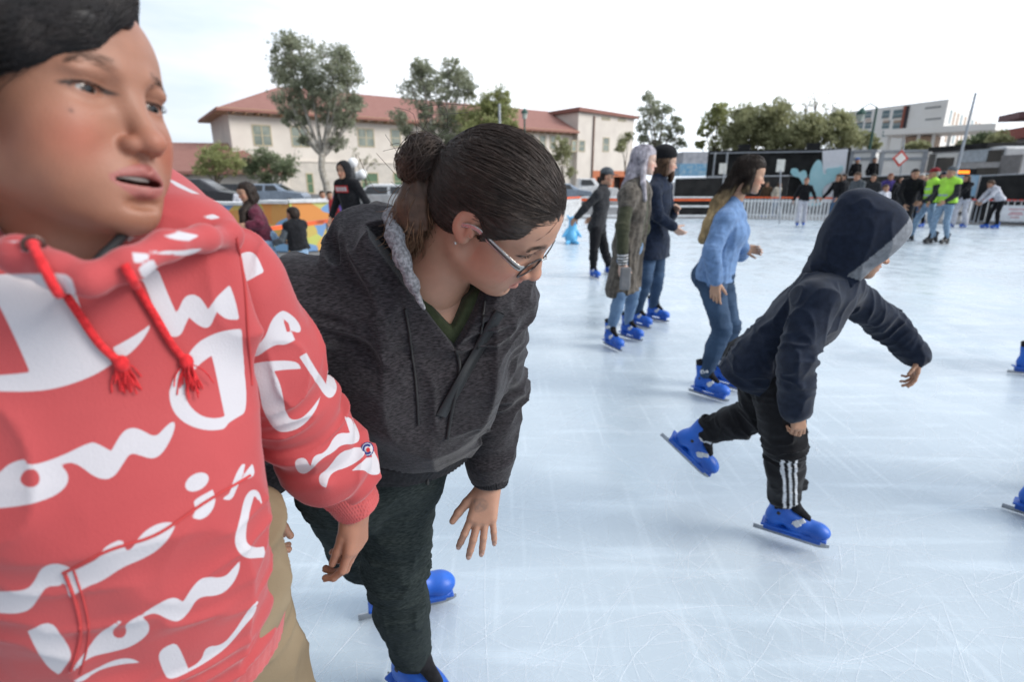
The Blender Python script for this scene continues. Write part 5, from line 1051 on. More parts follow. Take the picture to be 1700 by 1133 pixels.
# ------------------------------------------------------------ nearer skaters
def attr_cloth(name, scale=60, var=.22, bump=.3, bscale=420, stretch=(1, 1, 1), rough=.95, dist=.002, sheen=.1, detail=4):
    if name in MATS: return MATS[name]
    m, n, b = newmat(name); L = n.links.new; a = n.nodes.new('ShaderNodeAttribute'); a.attribute_name = 'Col'; t = n.nodes.new('ShaderNodeTexCoord'); mp = n.nodes.new('ShaderNodeMapping'); mp.inputs['Scale'].default_value = stretch; L(t.outputs['Object'], mp.inputs[0])
    z = n.nodes.new('ShaderNodeTexNoise'); z.inputs['Scale'].default_value = scale; z.inputs['Detail'].default_value = detail; L(mp.outputs[0], z.inputs['Vector'])
    r = n.nodes.new('ShaderNodeMapRange'); r.inputs[1].default_value = .3; r.inputs[2].default_value = .7; r.inputs[3].default_value = 1-var; r.inputs[4].default_value = 1+var; L(z.outputs['Fac'], r.inputs[0])
    x = n.nodes.new('ShaderNodeMix'); x.data_type = 'RGBA'; x.blend_type = 'MULTIPLY'; x.inputs[0].default_value = 1; L(a.outputs['Color'], x.inputs[6]); L(r.outputs[0], x.inputs[7]); L(x.outputs[2], b.inputs['Base Color'])
    b.inputs['Roughness'].default_value = rough; b.inputs['Specular IOR Level'].default_value = .15; b.inputs['Sheen Weight'].default_value = sheen
    z2 = n.nodes.new('ShaderNodeTexNoise'); z2.inputs['Scale'].default_value = bscale; z2.inputs['Detail'].default_value = 2; L(t.outputs['Object'], z2.inputs['Vector'])
    bp = n.nodes.new('ShaderNodeBump'); bp.inputs['Strength'].default_value = bump; bp.inputs['Distance'].default_value = dist; L(z2.outputs['Fac'], bp.inputs['Height']); L(bp.outputs[0], b.inputs['Normal']); return m
KNIT = attr_cloth('knit_cloth'); HAIRA = attr_cloth('hair_strands', 30, .3, .3, 200, rough=.55, sheen=0); HAIRA.node_tree.nodes['Principled BSDF'].inputs['Specular IOR Level'].default_value = .2
def wco(o):
    me = o.data; v = np.empty(len(me.vertices)*3, np.float32); me.vertices.foreach_get('co', v); v = v.reshape(-1, 3); M = Matrix.Identity(4); p = o.parent
    while p is not None: M = Matrix.LocRotScale(p.location, p.rotation_euler, p.scale) @ M; p = p.parent
    M = A(M); return v@M[:3, :3].T+M[:3, 3]
from mathutils.bvhtree import BVHTree
def bvh(o):
    P = wco(o); me = o.data; n = len(me.polygons); ix = np.empty(sum(len(p.vertices) for p in me.polygons), np.int32); me.polygons.foreach_get('vertices', ix)
    return BVHTree.FromPolygons([tuple(p) for p in P.tolist()], [tuple(q) for q in ix.reshape(n, -1).tolist()])
def paint(o, fn, mat=None):
    P = wco(o); C = fn(P); setcol(o.data, C)
    if mat: o.data.materials.clear(); o.data.materials.append(mat)
def surf_strands(root, o, path, n, r, steps=10, step=.022, colfn=None, seed=0, lift=.003, name='hair_strands', mat=None):
    B = bvh(o); P = wco(o); rs = np.random.RandomState(seed); pa = A(path); mid = (pa[1:]+pa[:-1])/2; dr = [nrm(pa[i+1]-pa[i]) for i in range(len(pa)-1)]; cu = []
    for i in rs.randint(0, len(P), n):
        p = P[i]; c = [p]; k = rs.normal(size=3)*.12; sc = .7+.6*rs.rand()
        for j in range(steps-1):
            w_ = np.exp(-((mid-c[-1])**2).sum(1)/.004)+1e-9; d = nrm((A(dr)*w_[:, None]).sum(0)+k); lc, nn, ii, dd_ = B.find_nearest(Vector(c[-1]+d*step*sc)); c.append(A(lc)+A(nn)*lift*rs.rand())
        cu.append(A(c))
    v, q = tubes(cu, np.interp(np.arange(steps), [0, 2, steps-2, steps-1], [.4, 1, .8, .2])*r, 3); h_ = put(link(name, mkmesh(name, v, q), mat or HAIRA), root)
    if colfn: paint(h_, colfn)
    return h_
def gdir(a, b): d = ground(*b)-ground(*a); d[2] = 0; return nrm(d)
def ankle(px, gpy, z=.145): p = ground(px, gpy); p[2] = z; return p
UPZ = (0, 0, 1)
# girl in the pale blue sweater
J = {'pel': aty(1187, 452, 3.78), 'neck': aty(1213, 344, 3.78), 'sR': aty(1203, 366, 3.63), 'sL': aty(1222, 362, 3.93), 'eR': aty(1181, 418, 3.56), 'wR': aty(1188, 466, 3.58), 'eL': aty(1230, 420, 3.98), 'wL': aty(1234, 412, 3.84), 'hR': aty(1180, 468, 3.70), 'hL': aty(1196, 466, 3.87), 'kR': aty(1199, 548, 3.60), 'kL': aty(1214, 542, 3.84), 'aR': ankle(1166, 658), 'aL': ankle(1192, 641)}
H = HF(aty(1244, 289, 3.75), (.96, -.16, -.20), (.2, 0, .98), .96); S = .98
girl = empty('person', J['aR']*A([1, 1, 0]), 'girl with long dark to blonde hair in a pale blue sweater and jeans skating right', 'person')
build_body(J, H, {}, (.46, .27, .18), girl, S, .012, .0032, .0032, hands={'R': dict(f=(.05, -.05, -1), curl=(.35, .45, .5, .55), spread=.5), 'L': dict(f=(.9, -.2, -.1), curl=(.8, .9, .9, .9), sc=.85)}, headopt=dict(eye=.7, cheek=1.05, open=.3, gaze=(0, 1, -.4)))
SWB = cloth('sweater_blue', (.135, .225, .40), .18, 30, bump=.3, bscale=160); JEAN = noise_mat('denim', (.020, .043, .085), (.045, .083, .150), 5, .85, bump=.3, bscale=500, detail=6); JEAN2 = noise_mat('denim_pale', (.10, .17, .28), (.17, .26, .40), 5, .85, bump=.3, bscale=500)
top(girl, J, S, SWB, .018, .006, 'sweater', fat=1.05, bust=1, seed=3, amp=.007)
trousers(girl, J, S, JEAN, .006, .006, seed=5, amp=.007, name='jeans', fat=1.06)
hp = [H.w((0, -.05, .03)), H.w((-.0, -.085, -.06)), aty(1192, 338, 3.72), aty(1178, 372, 3.70), aty(1167, 398, 3.69)]
ho = hair(girl, H, 'long', HAIRA, .005, pts=hp, amp=.006, hw=.78)
def ombre(P):
    z = P[:, 2]; t = np.clip((1.46-z)/.16+vn(P*30)*.25, 0, 1)[:, None]; return A([.018, .011, .008])*(1-t)+A([.50, .36, .19])*t
paint(ho, ombre); surf_strands(girl, ho, [H.w((0, .08, .08)), H.w((0, 0, .115))]+hp[1:]+[hp[-1]-A([0, 0, .05])], 700, .0011, colfn=lambda P: ombre(P)*(1+.5*vn(P*A([220, 220, 30]))[:, None]))
add_skate(girl, J['aR'], gdir((1130, 648), (1194, 668)), UPZ, .98); add_skate(girl, J['aL'], gdir((1170, 630), (1225, 645)), UPZ, .98)
# blonde in the long cardigan
J = {'pel': aty(1043, 405, 4.95), 'neck': aty(1057, 306, 4.95), 'sR': aty(1043, 326, 4.80), 'sL': aty(1066, 322, 5.10), 'eR': aty(1033, 378, 4.70), 'wR': aty(1033, 436, 4.72), 'eL': aty(1068, 380, 5.2), 'wL': aty(1058, 412, 5.2), 'hR': aty(1036, 418, 4.88), 'hL': aty(1050, 416, 5.04), 'kR': aty(1030, 488, 4.80), 'kL': aty(1052, 480, 5.0), 'aR': ankle(1012, 577), 'aL': ankle(1040, 562)}
H = HF(aty(1070, 266, 4.95), (.97, -.12, -.12), (.12, 0, .99), .98); S = 1.0
bl = empty('person', J['aR']*A([1, 1, 0]), 'woman with long silver lilac hair in an olive jacket and long patterned cardigan', 'person')
build_body(J, H, {}, (.58, .40, .32), bl, S, .014, .0045, .0045, headopt=dict(eye=.8))
jk = top(bl, J, S, KNIT, .016, .007, 'jacket', seed=8, amp=.008)
def olv(P):
    C = np.tile(A([.050, .052, .032]), (len(P), 1)); e, w_ = J['eR'], J['wR']; t = ((P-e)@(w_-e))/np.dot(w_-e, w_-e); near = np.linalg.norm(P-e-np.outer(t, w_-e), axis=1) < .08
    m = near & (t > .72); C[m] = (.02, .02, .02); k = near & (t > .74) & (np.sin(t*75) > .2); C[k] = (.6, .6, .6); return C
paint(jk, olv)
lat, up, fw = torso_axes(J); hm_ = [mix(J['h'+q], J['k'+q], 1.0) for q in 'LR']; cg = F(*ext([J['neck'], J['pel']]+hm_, .22), .008)
torso(cg, J, S, .036); 
for q in 'LR': cg.cone(J['s'+q], mix(J['s'+q], J['e'+q], .25), .075, .078, .02)
cg.cone(J['pel']-lat*.02, mix(hm_[0], hm_[1], .5)-fw*.04+A([0, 0, .02]), .12, .155, .05, lat=lat, wd=1.3)
cg.cut(mix(hm_[0], hm_[1], .5), (.25, 0, -1)); cg.cone(J['neck']+up*.03, J['neck']+up*.15, .06, .08, .006, 'd')
for q in 'LR': cg.cone(J['e'+q], J['w'+q], .067, .055, .004, 'd')
cg.cone(J['neck']+fw*.16, J['pel']+fw*.21-A([0, 0, .3]), .06, .12, .01, 'd')
cg.disp(lambda P: -.014*(1-np.abs(vn(np.stack([np.arctan2((P-J['pel'])@lat, (P-J['pel'])@fw)*3.2, P[:, 2]*1.6, P[:, 2]*.3], 1))))**2+.007)
co = put(link('cardigan', mkmesh('cardigan', *cg.net()), KNIT), bl)
def card(P): n_ = np.clip(vn(P*A([60, 60, 22]))*1.6+vn(P*A([25, 25, 90]))*.8, -1, 1)[:, None]*.5+.5; return A([.060, .052, .044])*(1-n_)+A([.135, .118, .10])*n_
paint(co, card)
trousers(bl, J, S, JEAN2, .004, .007, seed=9, name='jeans')
hp = [H.w((0, -.05, .03)), H.w((0, -.07, -.08)), aty(1044, 312, 4.9), aty(1040, 335, 4.88), aty(1041, 352, 4.86)]
ho = hair(bl, H, 'long', HAIRA, .006, pts=hp, amp=.006); f_ = F(*ext([H.w((0, .06, 0)), aty(1074, 330, 4.8)], .1), .006)
paint(ho, lambda P: A([.44, .41, .45])*(1+.35*vn(P*A([90, 90, 10]))[:, None])); surf_strands(bl, ho, [H.w((0, .08, .08)), H.w((0, 0, .115))]+hp[1:]+[hp[-1]-A([0, 0, .05])], 600, .0012, colfn=lambda P: A([.36, .33, .38])*(1+.55*vn(P*A([120, 120, 20]))[:, None]))
f_.chain([H.w((.070, .005, .04)), H.w((.080, -.01, -.06)), aty(1068, 305, 4.80), aty(1071, 332, 4.80)], [.022, .024, .022, .012], .01); f_.disp(hairfold(H, .004)); lk = put(link('hair_lock', mkmesh('hair_lock', *f_.net()), HAIRA), bl); paint(lk, lambda P: A([.40, .37, .40])*(1+.3*vn(P*A([90, 90, 10]))[:, None]))
add_skate(bl, J['aR'], gdir((997, 566), (1033, 583)), UPZ, .98); add_skate(bl, J['aL'], gdir((1024, 556), (1067, 568)), UPZ, .98)
pp = empty('purse', aty(1038, 462, 4.68), 'slim grey purse hanging from the hand of the woman in the long cardigan', 'purse'); G = F(aty(1038, 462, 4.68)-.2, aty(1038, 462, 4.68)+.2, .005); G.box(aty(1038, 463, 4.66), (.045, .018, .10), None, .012, .01); G.disp(lambda P: .002*vn(P*40))
put(link('pouch', mkmesh('pouch', *G.net()), plain('purse_grey', (.16, .16, .165), .6)), pp); b = MB(); b.tube([aty(1038, 452, 4.66), aty(1035, 444, 4.70), aty(1034, 441, 4.72)], .006); b.build('strap', MATS['purse_grey'], pp)
# long haired man in knitted hat
J = {'pel': aty(1086, 392, 5.70), 'neck': aty(1094, 300, 5.7), 'sR': aty(1084, 318, 5.54), 'sL': aty(1104, 313, 5.86), 'eR': aty(1092, 358, 5.46), 'wR': aty(1117, 377, 5.5), 'eL': aty(1112, 360, 5.9), 'wL': aty(1120, 350, 5.75), 'hR': aty(1080, 404, 5.62), 'hL': aty(1092, 402, 5.80), 'kR': aty(1072, 464, 5.5), 'kL': aty(1092, 458, 5.75), 'aR': ankle(1056, 541), 'aL': ankle(1083, 531)}
H = HF(aty(1106, 270, 5.7), (.97, -.08, -.10), (.1, 0, .99), 1.0); S = 1.02
mn = empty('person', J['aR']*A([1, 1, 0]), 'bearded long haired person in a black knitted hat and navy coat', 'person')
build_body(J, H, {}, (.50, .32, .24), mn, S, .014, .005, .005, eyes=False)
top(mn, J, S, cb['navy'], .022, .008, 'coat', seed=4, coat=.42, coatr=.015, amp=.009)
trousers(mn, J, S, JEAN, .008, .008, seed=6, name='jeans')
hp = [H.w((0, -.04, .0)), H.w((0, -.06, -.08)), aty(1094, 305, 5.68), aty(1091, 318, 5.66)]
hair(mn, H, 'long', hm('brown'), .006, pts=hp, amp=.007)
G = F(*ext([H.w((0, .07, -.09))], .16), .006); G.ell(H.w((0, .065, -.10)), (.050, .035, .045), H.R, .01); G.ell(H.w((0, .075, -.14)), (.035, .025, .04), H.R, .02); G.disp(hairfold(H, .005)); put(link('beard', mkmesh('beard', *G.net()), hm('brown')), mn)
beanie(mn, H, cb['black'], .005, big=.14)
add_skate(mn, J['aR'], gdir((1045, 536), (1078, 545)), UPZ, 1.02); add_skate(mn, J['aL'], gdir((1066, 528), (1106, 536)), UPZ, 1.02)
# person in grey cap
J = {'pel': aty(992, 374, 8.75), 'neck': aty(1001, 312, 8.75), 'sR': aty(992, 324, 8.6), 'sL': aty(1006, 322, 8.95), 'eR': aty(972, 344, 8.6), 'wR': aty(958, 360, 8.65), 'eL': aty(1000, 350, 9.1), 'wL': aty(985, 360, 9.1), 'hR': aty(989, 382, 8.65), 'hL': aty(996, 381, 8.85), 'kR': aty(986, 418, 8.65), 'kL': aty(1004, 416, 8.9), 'aR': ankle(984, 461), 'aL': ankle(1010, 455)}
H = HF(aty(1008, 294, 8.75), (.95, -.25, -.15), (.12, 0, .99), 1.0); S = 1.0
cp_ = empty('person', J['aR']*A([1, 1, 0]), 'person in charcoal sweatshirt, black trousers and grey cap reaching a hand back', 'person')
build_body(J, H, {}, SK['tan'], cp_, S, .015, .006, .006, eyes=False, hthick=1.15); top(cp_, J, S, cb['char'], .022, .009, 'sweatshirt', seed=4, amp=.009); trousers(cp_, J, S, cb['black'], .014, .009, seed=6, amp=.009)
hair(cp_, H, 'short', hm('dark'), .008); G = F(*ext([H.w((0, -.09, -.02))], .1), .007); G.ell(H.w((0, -.085, -.035)), (.04, .04, .045), H.R, .01); put(link('hair_bun', mkmesh('hair_bun', *G.net()), hm('dark')), cp_); beanie(cp_, H, cb['grey'], .006, 'cap', brim=True)
add_skate(cp_, J['aR'], gdir((976, 459), (992, 464)), UPZ, 1); add_skate(cp_, J['aL'], gdir((1001, 454), (1020, 458)), UPZ, 1)
# boy in navy hoodie, pushing off
hz = lambda x, y, Y: aty(x, y, Y)
J = {'pel': hz(1268, 596, 2.05), 'neck': hz(1384, 470, 2.0), 'sR': hz(1352, 498, 1.88), 'sL': hz(1402, 482, 2.14), 'eR': hz(1320, 600, 1.80), 'wR': hz(1321, 680, 1.82), 'eL': hz(1474, 541, 2.20), 'wL': hz(1524, 590, 2.16), 'hR': hz(1287, 622, 1.98), 'hL': hz(1262, 622, 2.12), 'kR': hz(1305, 738, 1.92), 'kL': hz(1258, 688, 2.12), 'aR': ankle(1292, 896, .15), 'aL': hz(1160, 724, 2.26)}
H = HF(hz(1434, 398, 1.97), (.90, -.22, -.38), (.38, 0, .92), 1.0); S = .86
bo = empty('person', J['aR']*A([1, 1, 0]), 'child pushing off on one skate, navy hood up and striped black trousers', 'person')
build_body(J, H, {}, (.40, .22, .14), bo, S, .012, .0025, .0028, hands={'R': dict(f=(.25, -.1, -1), d=(.2, -1, 0), curl=(.8, .9, 1., 1.1), spread=.3, sc=.80), 'L': dict(f=(-.1, -.2, -1), d=(.9, -.2, .3), curl=(.35, .5, .6, .7), spread=.6, sc=.80)}, headopt=dict(eye=.6, cheek=1.1, open=0, gaze=(0, 1, -.4)))
NAVY = noise_mat('navy_fleece', (.008, .012, .024), (.014, .020, .037), 40, .95, bump=.3, bscale=260, spec=.1, sheen=.15)
lat, up, fw = torso_axes(J); hd = top(bo, J, S, NAVY, .030, .0045, 'hoodie', seed=11, amp=.013, hem=.10, fat=1.05)
tr_ = trousers(bo, J, S, KNIT, .026, .0045, seed=12, amp=.013, name='track_trousers', t=.74)
def stripes(P):
    C = np.tile(A([.011, .011, .013]), (len(P), 1)); k, a = J['kR'], J['aR']; d = a-k; t = ((P-k)@d)/np.dot(d, d); q = P-k-np.outer(t, d); fx = nrm(np.cross(nrm(d), A([0, 1., 0]))); fx = fx if fx[0] > 0 else -fx; sd_ = np.cross(nrm(d), fx)
    sd_ = sd_ if sd_[1] < 0 else -sd_; l = q@fx+.010+.030*np.clip(.5-t, -1, 1); near = (q@sd_ > .02) & (np.linalg.norm(q, axis=1) < .13) & (t > .02) & (t < .86)
    for o_ in (-.022, 0, .022): m = near & (np.abs(l-o_) < .0052); C[m] = (.62, .63, .66)
    return C
paint(tr_, stripes)
w, s = H.w, H.s*.97; G = F(*ext([w((0, 0, 0)), J['neck']], .23), .0045)
G.ell(w((0, -.006, .020)), A([.112, .142, .138])*s, H.R, .01); G.ell(w((0, -.09, .10)), A([.05, .06, .05])*s, H.R, .05); G.cone(w((0, -.05, -.04)), mix(J['neck'], J['pel'], .10)-fw*.01, .085, .088, .05); G.cone(w((0, .03, -.10)), J['neck']+fw*.05, .055, .07, .05)
G.ell(w((0, .150, .005)), A([.088, .10, .112])*s, H.R, .015, 'd'); G.ell(w((0, .03, 0)), A([.086, .105, .114])*s, H.R, .01, 'd'); G.disp(foldfn(.86, {'c': J['neck']}, .012, [('c', .14, up)], 5)); G.cut(w((0, .088, 0)), H.R@A([0, 1, -.36]), .006)
ho = put(link('hood', mkmesh('hood', *G.net()), KNIT), bo)
def hoodc(P):
    l = H.l(P); e = np.sqrt((l[:, 0]/.092)**2+((l[:, 1]-.15)/.10)**2+((l[:, 2]-.005)/.116)**2); C = np.tile(A([.011, .016, .031]), (len(P), 1)); m = (l[:, 1]-.33*l[:, 2] > .036) & (l[:, 2] > -.14); C[m] = (.19, .20, .22); return C
paint(ho, hoodc)
for q in 'LR':
    d = J['w'+q]-J['e'+q]; a = J['e'+q]+d*.88; c = J['e'+q]+d*1.04; G = F(*ext([a, c], .08), .003); G.cone(a, c, .036, .034, .004); G.disp(lambda P: .0012*vn(P*60)); G.cut(c, d); put(link('shirt_cuff', mkmesh('shirt_cuff', *G.net()), attr_cloth('x') if 0 else cloth('shirt_grey', (.24, .25, .28), .15, 60)), bo)
# scrunched trouser hems over the skates
for q, p, d in (('R', J['aR'], A([0, 0, 1.])), ('L', J['aL'], nrm(J['kL']-J['aL']))):
    c = p+d*.125; G = F(c-.12, c+.12, .0045); e2 = nrm(A([1., 0, 0])-d*d[0]); G.cone(c-e2*.02, c+e2*.06, .047, .030, .02); G.cone(c+d*.03, c+d*.08, .056, .052, .03); G.disp(foldfn(.8, {'c': c}, .012, [('c', .1, d)], 7)); put(link('trouser_hem', mkmesh('trouser_hem', *G.net()), cb['black']), bo)
add_skate(bo, J['aR'], gdir((1243, 875), (1362, 913)), UPZ, .92)
tl = nrm(hz(1150, 790, 2.24)-hz(1087, 730, 2.30)); add_skate(bo, J['aL']+A([-.012, 0, -.01]), tl, nrm(J['kL']-J['aL']), .92)
# maroon sweater girl at the left fence
J = {'pel': aty(426, 392, 7.2), 'neck': aty(407, 346, 7.1), 'sR': aty(418, 352, 6.95), 'sL': aty(402, 350, 7.3), 'eR': aty(418, 372, 6.85), 'wR': aty(400, 374, 6.8), 'eL': aty(398, 375, 7.4), 'wL': aty(386, 384, 7.3), 'hR': aty(430, 400, 7.1), 'hL': aty(424, 400, 7.3), 'kR': aty(446, 438, 7.05), 'kL': aty(428, 440, 7.3), 'aR': ankle(465, 491), 'aL': ankle(452, 484)}
for k in J: J[k] = J[k].copy()
lat = nrm(J['sR']-J['sL']); J['sR'] = J['neck']+A([.08, -.15, -.06]); J['sL'] = J['neck']+A([-.03, .15, -.06]); J['hR'] = J['pel']+A([.02, -.09, -.03]); J['hL'] = J['pel']+A([-.02, .09, -.03])
J['sR'], J['sL'] = J['sL'].copy(), J['sR'].copy(); J['hR'], J['hL'] = J['hL'], J['hR']; J['kR'], J['kL'] = J['kL'], J['kR']; J['aR'], J['aL'] = J['aL'], J['aR']; J['eR'], J['eL'] = J['eL'], J['eR']; J['wR'], J['wL'] = J['wL'], J['wR']
H = HF(aty(396, 319, 7.05), (-.75, -.62, -.25), (-.25, -.1, .96), 1.0); S = .95
for k in J: J[k] = J[k]+A([.10, 0, .0])
H.p = H.p+A([.10, 0, 0])
mg = empty('person', aty(440, 440, 7.15)*A([1, 1, 0]), 'long dark haired girl in a maroon sweater and pale jeans leaning to the left fence', 'person')
build_body(J, H, {}, SK['tan'], mg, S, .015, .006, .006, eyes=False, hthick=1.15); top(mg, J, S, cb['plum'], .024, .009, 'sweater', seed=4, amp=.010, hem=.08); trousers(mg, J, S, cb['ljeans'], .008, .009, seed=6, name='jeans', fat=1.1)
hair(mg, H, 'long', hm('dark'), .008, pts=[H.w((0, -.04, .02)), H.w((0, -.06, -.08)), aty(405, 352, 6.95), aty(404, 368, 6.9)], amp=.006)
add_skate(mg, J['aR'], (-.8, -.5, 0), UPZ, .95); add_skate(mg, J['aL'], (-.8, -.5, 0), UPZ, .95)
# small child by the fence
r, J, H, S = SP(494, 480, -1.1, 'small child in a black puffer vest and grey sleeves holding the left fence', cb['grey'], cb['ljeans'], 'dark', h=1.13, arms={'R': ((.24, .15, 1.15), (.2, .4, 1.1)), 'L': ((-.24, .15, 1.15), (-.2, .4, 1.1))}, loc=tuple(aty(495, 400, 7.1)[:2]), lean=.1, vest=cb['black'], res=.8)
# man in black hoodie
Yb = 8.9; r, J, H, S = SP(585, 480, pi+.45, 'man in a black hoodie, hood up, with a small red chest print', cb['black'], cb['black'], 'dark', h=1.74, arms={'R': ((.27, .0, 1.14), (.30, .16, .92)), 'L': ((-.28, -.04, 1.12), (-.3, .0, .88))}, loc=tuple(aty(588, 400, Yb)[:2]), lean=.18, hoodm=cb['black'], res=.75, fat=1.1)
lat, up, fw = torso_axes(J); c = mix(J['neck'], J['pel'], .22)+fw*.137
for i, (ch, dz, col) in enumerate((('#', 0, 'print_red'),)):
    G = []
mb = MB()
def plate(c, hw, hh, off, mat, nm):
    b = MB(); P = []
    for o_ in (off, off+.004):
        for a, z in ((-hw, -hh), (hw, -hh), (hw, hh), (-hw, hh)): P.append(c+lat*a+up*z+fw*o_)
    b.hexa(P); return b.build(nm, mat, r)
plate(c, .125, .052, .014, plain('print_red', (.45, .03, .03), .6), 'print_box')
b = MB()
for k in range(4):
    for dx, dz, hw, hh in ((-.012, 0, .008, .032), (.012, .0, .008, .032), (0, .024, .018, .008), (0, -.024 if k % 2 else .0, .018, .007)):
        cc = c+lat*((k-1.5)*.055+dx)+up*dz; P = []
        for o_ in (.019, .023):
            for a, z in ((-hw, -hh), (hw, -hh), (hw, hh), (-hw, hh)): P.append(cc+lat*a+up*z+fw*o_)
        b.hexa(P)
b.build('print_letters', plain('print_white', (.6, .6, .6), .6), r)
# skaters whose back feet enter at the right edge
for lb, ax, gyy, hx, hy, tx, ty, Yk, cl in (('skater mostly outside the right edge, farther one, only a blue skate showing', 1700, 622, 1674, 621, 1760, 628, 4.1, 'char'), ('skater cut off by the right edge, nearer one, tip of a blue skate showing', 1716, 862, 1660, 838, 1790, 880, 2.25, 'black')):
    g = ground(ax, gyy); J, H, S, fw = pose(g[0]+.12, g[1]+.1, pi/2-.1, 1.68, .1, None, .1, .3); J['aR'] = A([g[0], g[1], .145]); J['kR'] = mix(J['hR'], J['aR'], .5)+A([.10, 0, 0])
    dx = .42; 
    for k in J:
        if k not in ('aR',): J[k] = J[k]+A([dx, 0, 0])
    H.p = H.p+A([dx, 0, 0]); root = empty('person', (g[0], g[1], 0), lb, 'person'); build_body(J, H, {}, SK['tan'], root, S, .016, .007, .007, eyes=False); top(root, J, S, cb[cl], .02, .012); trousers(root, J, S, cb[cl], .01, .010); hair(root, H, 'short', hm('dark'), .009)
    add_skate(root, J['aR'], gdir((hx, hy), (tx, ty)), UPZ, 1.); add_skate(root, J['aL'], fw, UPZ, 1.)
# ------------------------------------------------------------ surface helpers
C0 = Vector((0, 0, 1.5))
def cast(b, px, py, lift=0.):
    d = Vector(at(px, py, 1.))-C0; d.normalize(); loc, nn, i, t = b.ray_cast(C0, d)
    if loc is None: return None
    return A(loc)+A(nn)*lift
def along(b, pts, n, lift, rs=None):
    P = smoothpath([A([*p, 0.]) for p in pts], n)[:, :2]; out_ = []
    for p in P:
        q = cast(b, p[0], p[1], lift)
        if q is not None: out_.append(q)
    return A(out_)
def tube_obj(name, P, r, mat, root, n=8):
    v, q = tubes([P], np.full(len(P), r) if np.isscalar(r) else A(r), n); return put(link(name, mkmesh(name, v, q), mat), root)
def headhair(root, H, mat, n, start, end, shell=(.083, .101, .088), cen=(0, -.012, .036), r=.0007, npt=12, seed=0, lift=.03, colfn=None, name='hair_strands'):
    """fine strands lying on the hair shell, from start(u)->dir to end(u)->dir (slerp)"""
    rs = np.random.RandomState(seed); cu = []; sh = A(shell); ce = A(cen)
    for i in range(n):
        a = nrm(start(rs)); b = nrm(end(rs)); th = np.arccos(np.clip(np.dot(a, b), -1, 1)); t = np.linspace(0, 1, npt)[:, None]
        d = (np.sin((1-t)*th)*a+np.sin(t*th)*b)/max(np.sin(th), 1e-3); d += rs.normal(size=3)*.02*np.sin(t*pi)
        k = 1+lift*rs.rand()*np.sin(np.clip(t*1.4, 0, 1)*pi*.5+.3)+.012*np.sin(t*9+rs.rand()*6); cu.append(H.w((0, 0, 0))+((ce+d*sh*k)*H.s)@H.R.T)
    v, q = tubes(cu, np.interp(np.arange(npt), [0, 2, npt-3, npt-1], [.3, 1, 1, .5])*r, 3); o = put(link(name, mkmesh(name, v, q), mat), root)
    if colfn: paint(o, colfn)
    return o
# ------------------------------------------------------------ woman bending forward
HWm = HF((-.0216, .8456, 1.4568), (.725, -.167, -.668), (.53, -.484, .697), 1.0); H = HWm; S = 1.0
J = {'neck': at(712, 462, .93), 'pel': at(655, 752, 1.20), 'sR': at(530, 512, .90), 'sL': at(806, 506, 1.00), 'eR': at(455, 665, 1.05), 'wR': at(432, 812, 1.10), 'eL': at(824, 648, 1.17), 'wL': at(812, 805, 1.20)}
lat = nrm(J['sR']-J['sL'])
PH = at(622, 762, 1.22); J['hL'] = PH+A([.045, .045, -.03]); J['hR'] = PH+A([-.045, -.045, -.03]); J['kL'] = at(658, 945, 1.33); J['aL'] = at(683, 1098, 1.585); J['kR'] = at(585, 905, 1.62); J['aR'] = ankle(650, 1019, .155)
wm = empty('person', J['aL']*A([1, 1, 0]), 'woman in glasses bending forward in a charcoal hoodie, dark hair tied in a bun', 'person')
WSK = (.40, .215, .145)
def wcol(P): return None
bd = build_body(J, H, {}, WSK, wm, S, .010, .0016, .0022, hands={'L': dict(f=(-.20, -.50, -.85), d=(.05, -.92, .42), curl=(.35, .28, .3, .35), spread=1.5, sc=.86, thumb=(.62, .1), q=1, thick=1.12), 'R': dict(f=(-.05, -.1, -1), d=(-.6, -.8, .1), curl=(.5, .6, .7, .7), spread=.3, sc=.92, q=-1, thumb=(.35, .3))},
    headopt=dict(cran=.89, eye=.55, cheek=1.10, open=.35, nose=1.25, lip=1.0, jaw=1.10, brow=.7, gaze=(0, 1, -.55), lipc=(.42, .17, .13)))
# fuller jaw and nose done by options; tattoo on the back of the hand
c_ = J['wL']+nrm(A([-.12, -.38, -.92]))*.035; a_ = bd.data.color_attributes['Col']; cc = np.empty(len(bd.data.vertices)*4, np.float32); a_.data.foreach_get('color', cc); cc = cc.reshape(-1, 4); P = wco(bd)
dd = np.linalg.norm((P-(c_+A([-.012, -.02, 0]))), axis=1)+.008*vn(P*90); m_ = np.clip((.019-dd)/.005, 0, 1)*(.32+.25*vn(P*260)); cc[:, :3] = cc[:, :3]*(1-m_[:, None])+A([.05, .06, .06])*m_[:, None]; a_.data.foreach_set('color', cc.ravel())
HEA = noise_mat('charcoal_heather', (.011, .010, .0115), (.046, .041, .046), 130, .95, (1, 1, 5), .35, 500, .1, detail=3, lo=.38, hi=.68, sheen=.15, dist=.0015)
lat, up, fw = torso_axes(J); N = J['neck']; Pl = J['pel']; h = .0034
G = F(*ext([J[k] for k in ('neck', 'pel', 'sL', 'sR', 'eL', 'eR', 'wL', 'wR')], .17), h)
torso(G, J, S, .018, 1.02, 1, hem=.02, k=.05, wf=.89)
base = at(690, 772, 1.03); upn = nrm(A([.06, -.10, 1.]))
G.cone(J['sR'], J['sL'], .066, .066, .05); G.ell(mix(N, Pl, .55)+fw*.05, (.12, .10, .13), None, .06)
G.cut(base, -upn)
for q in 'LR': arm(G, J, S, .018, q, .80, k=.014, w=1.0)
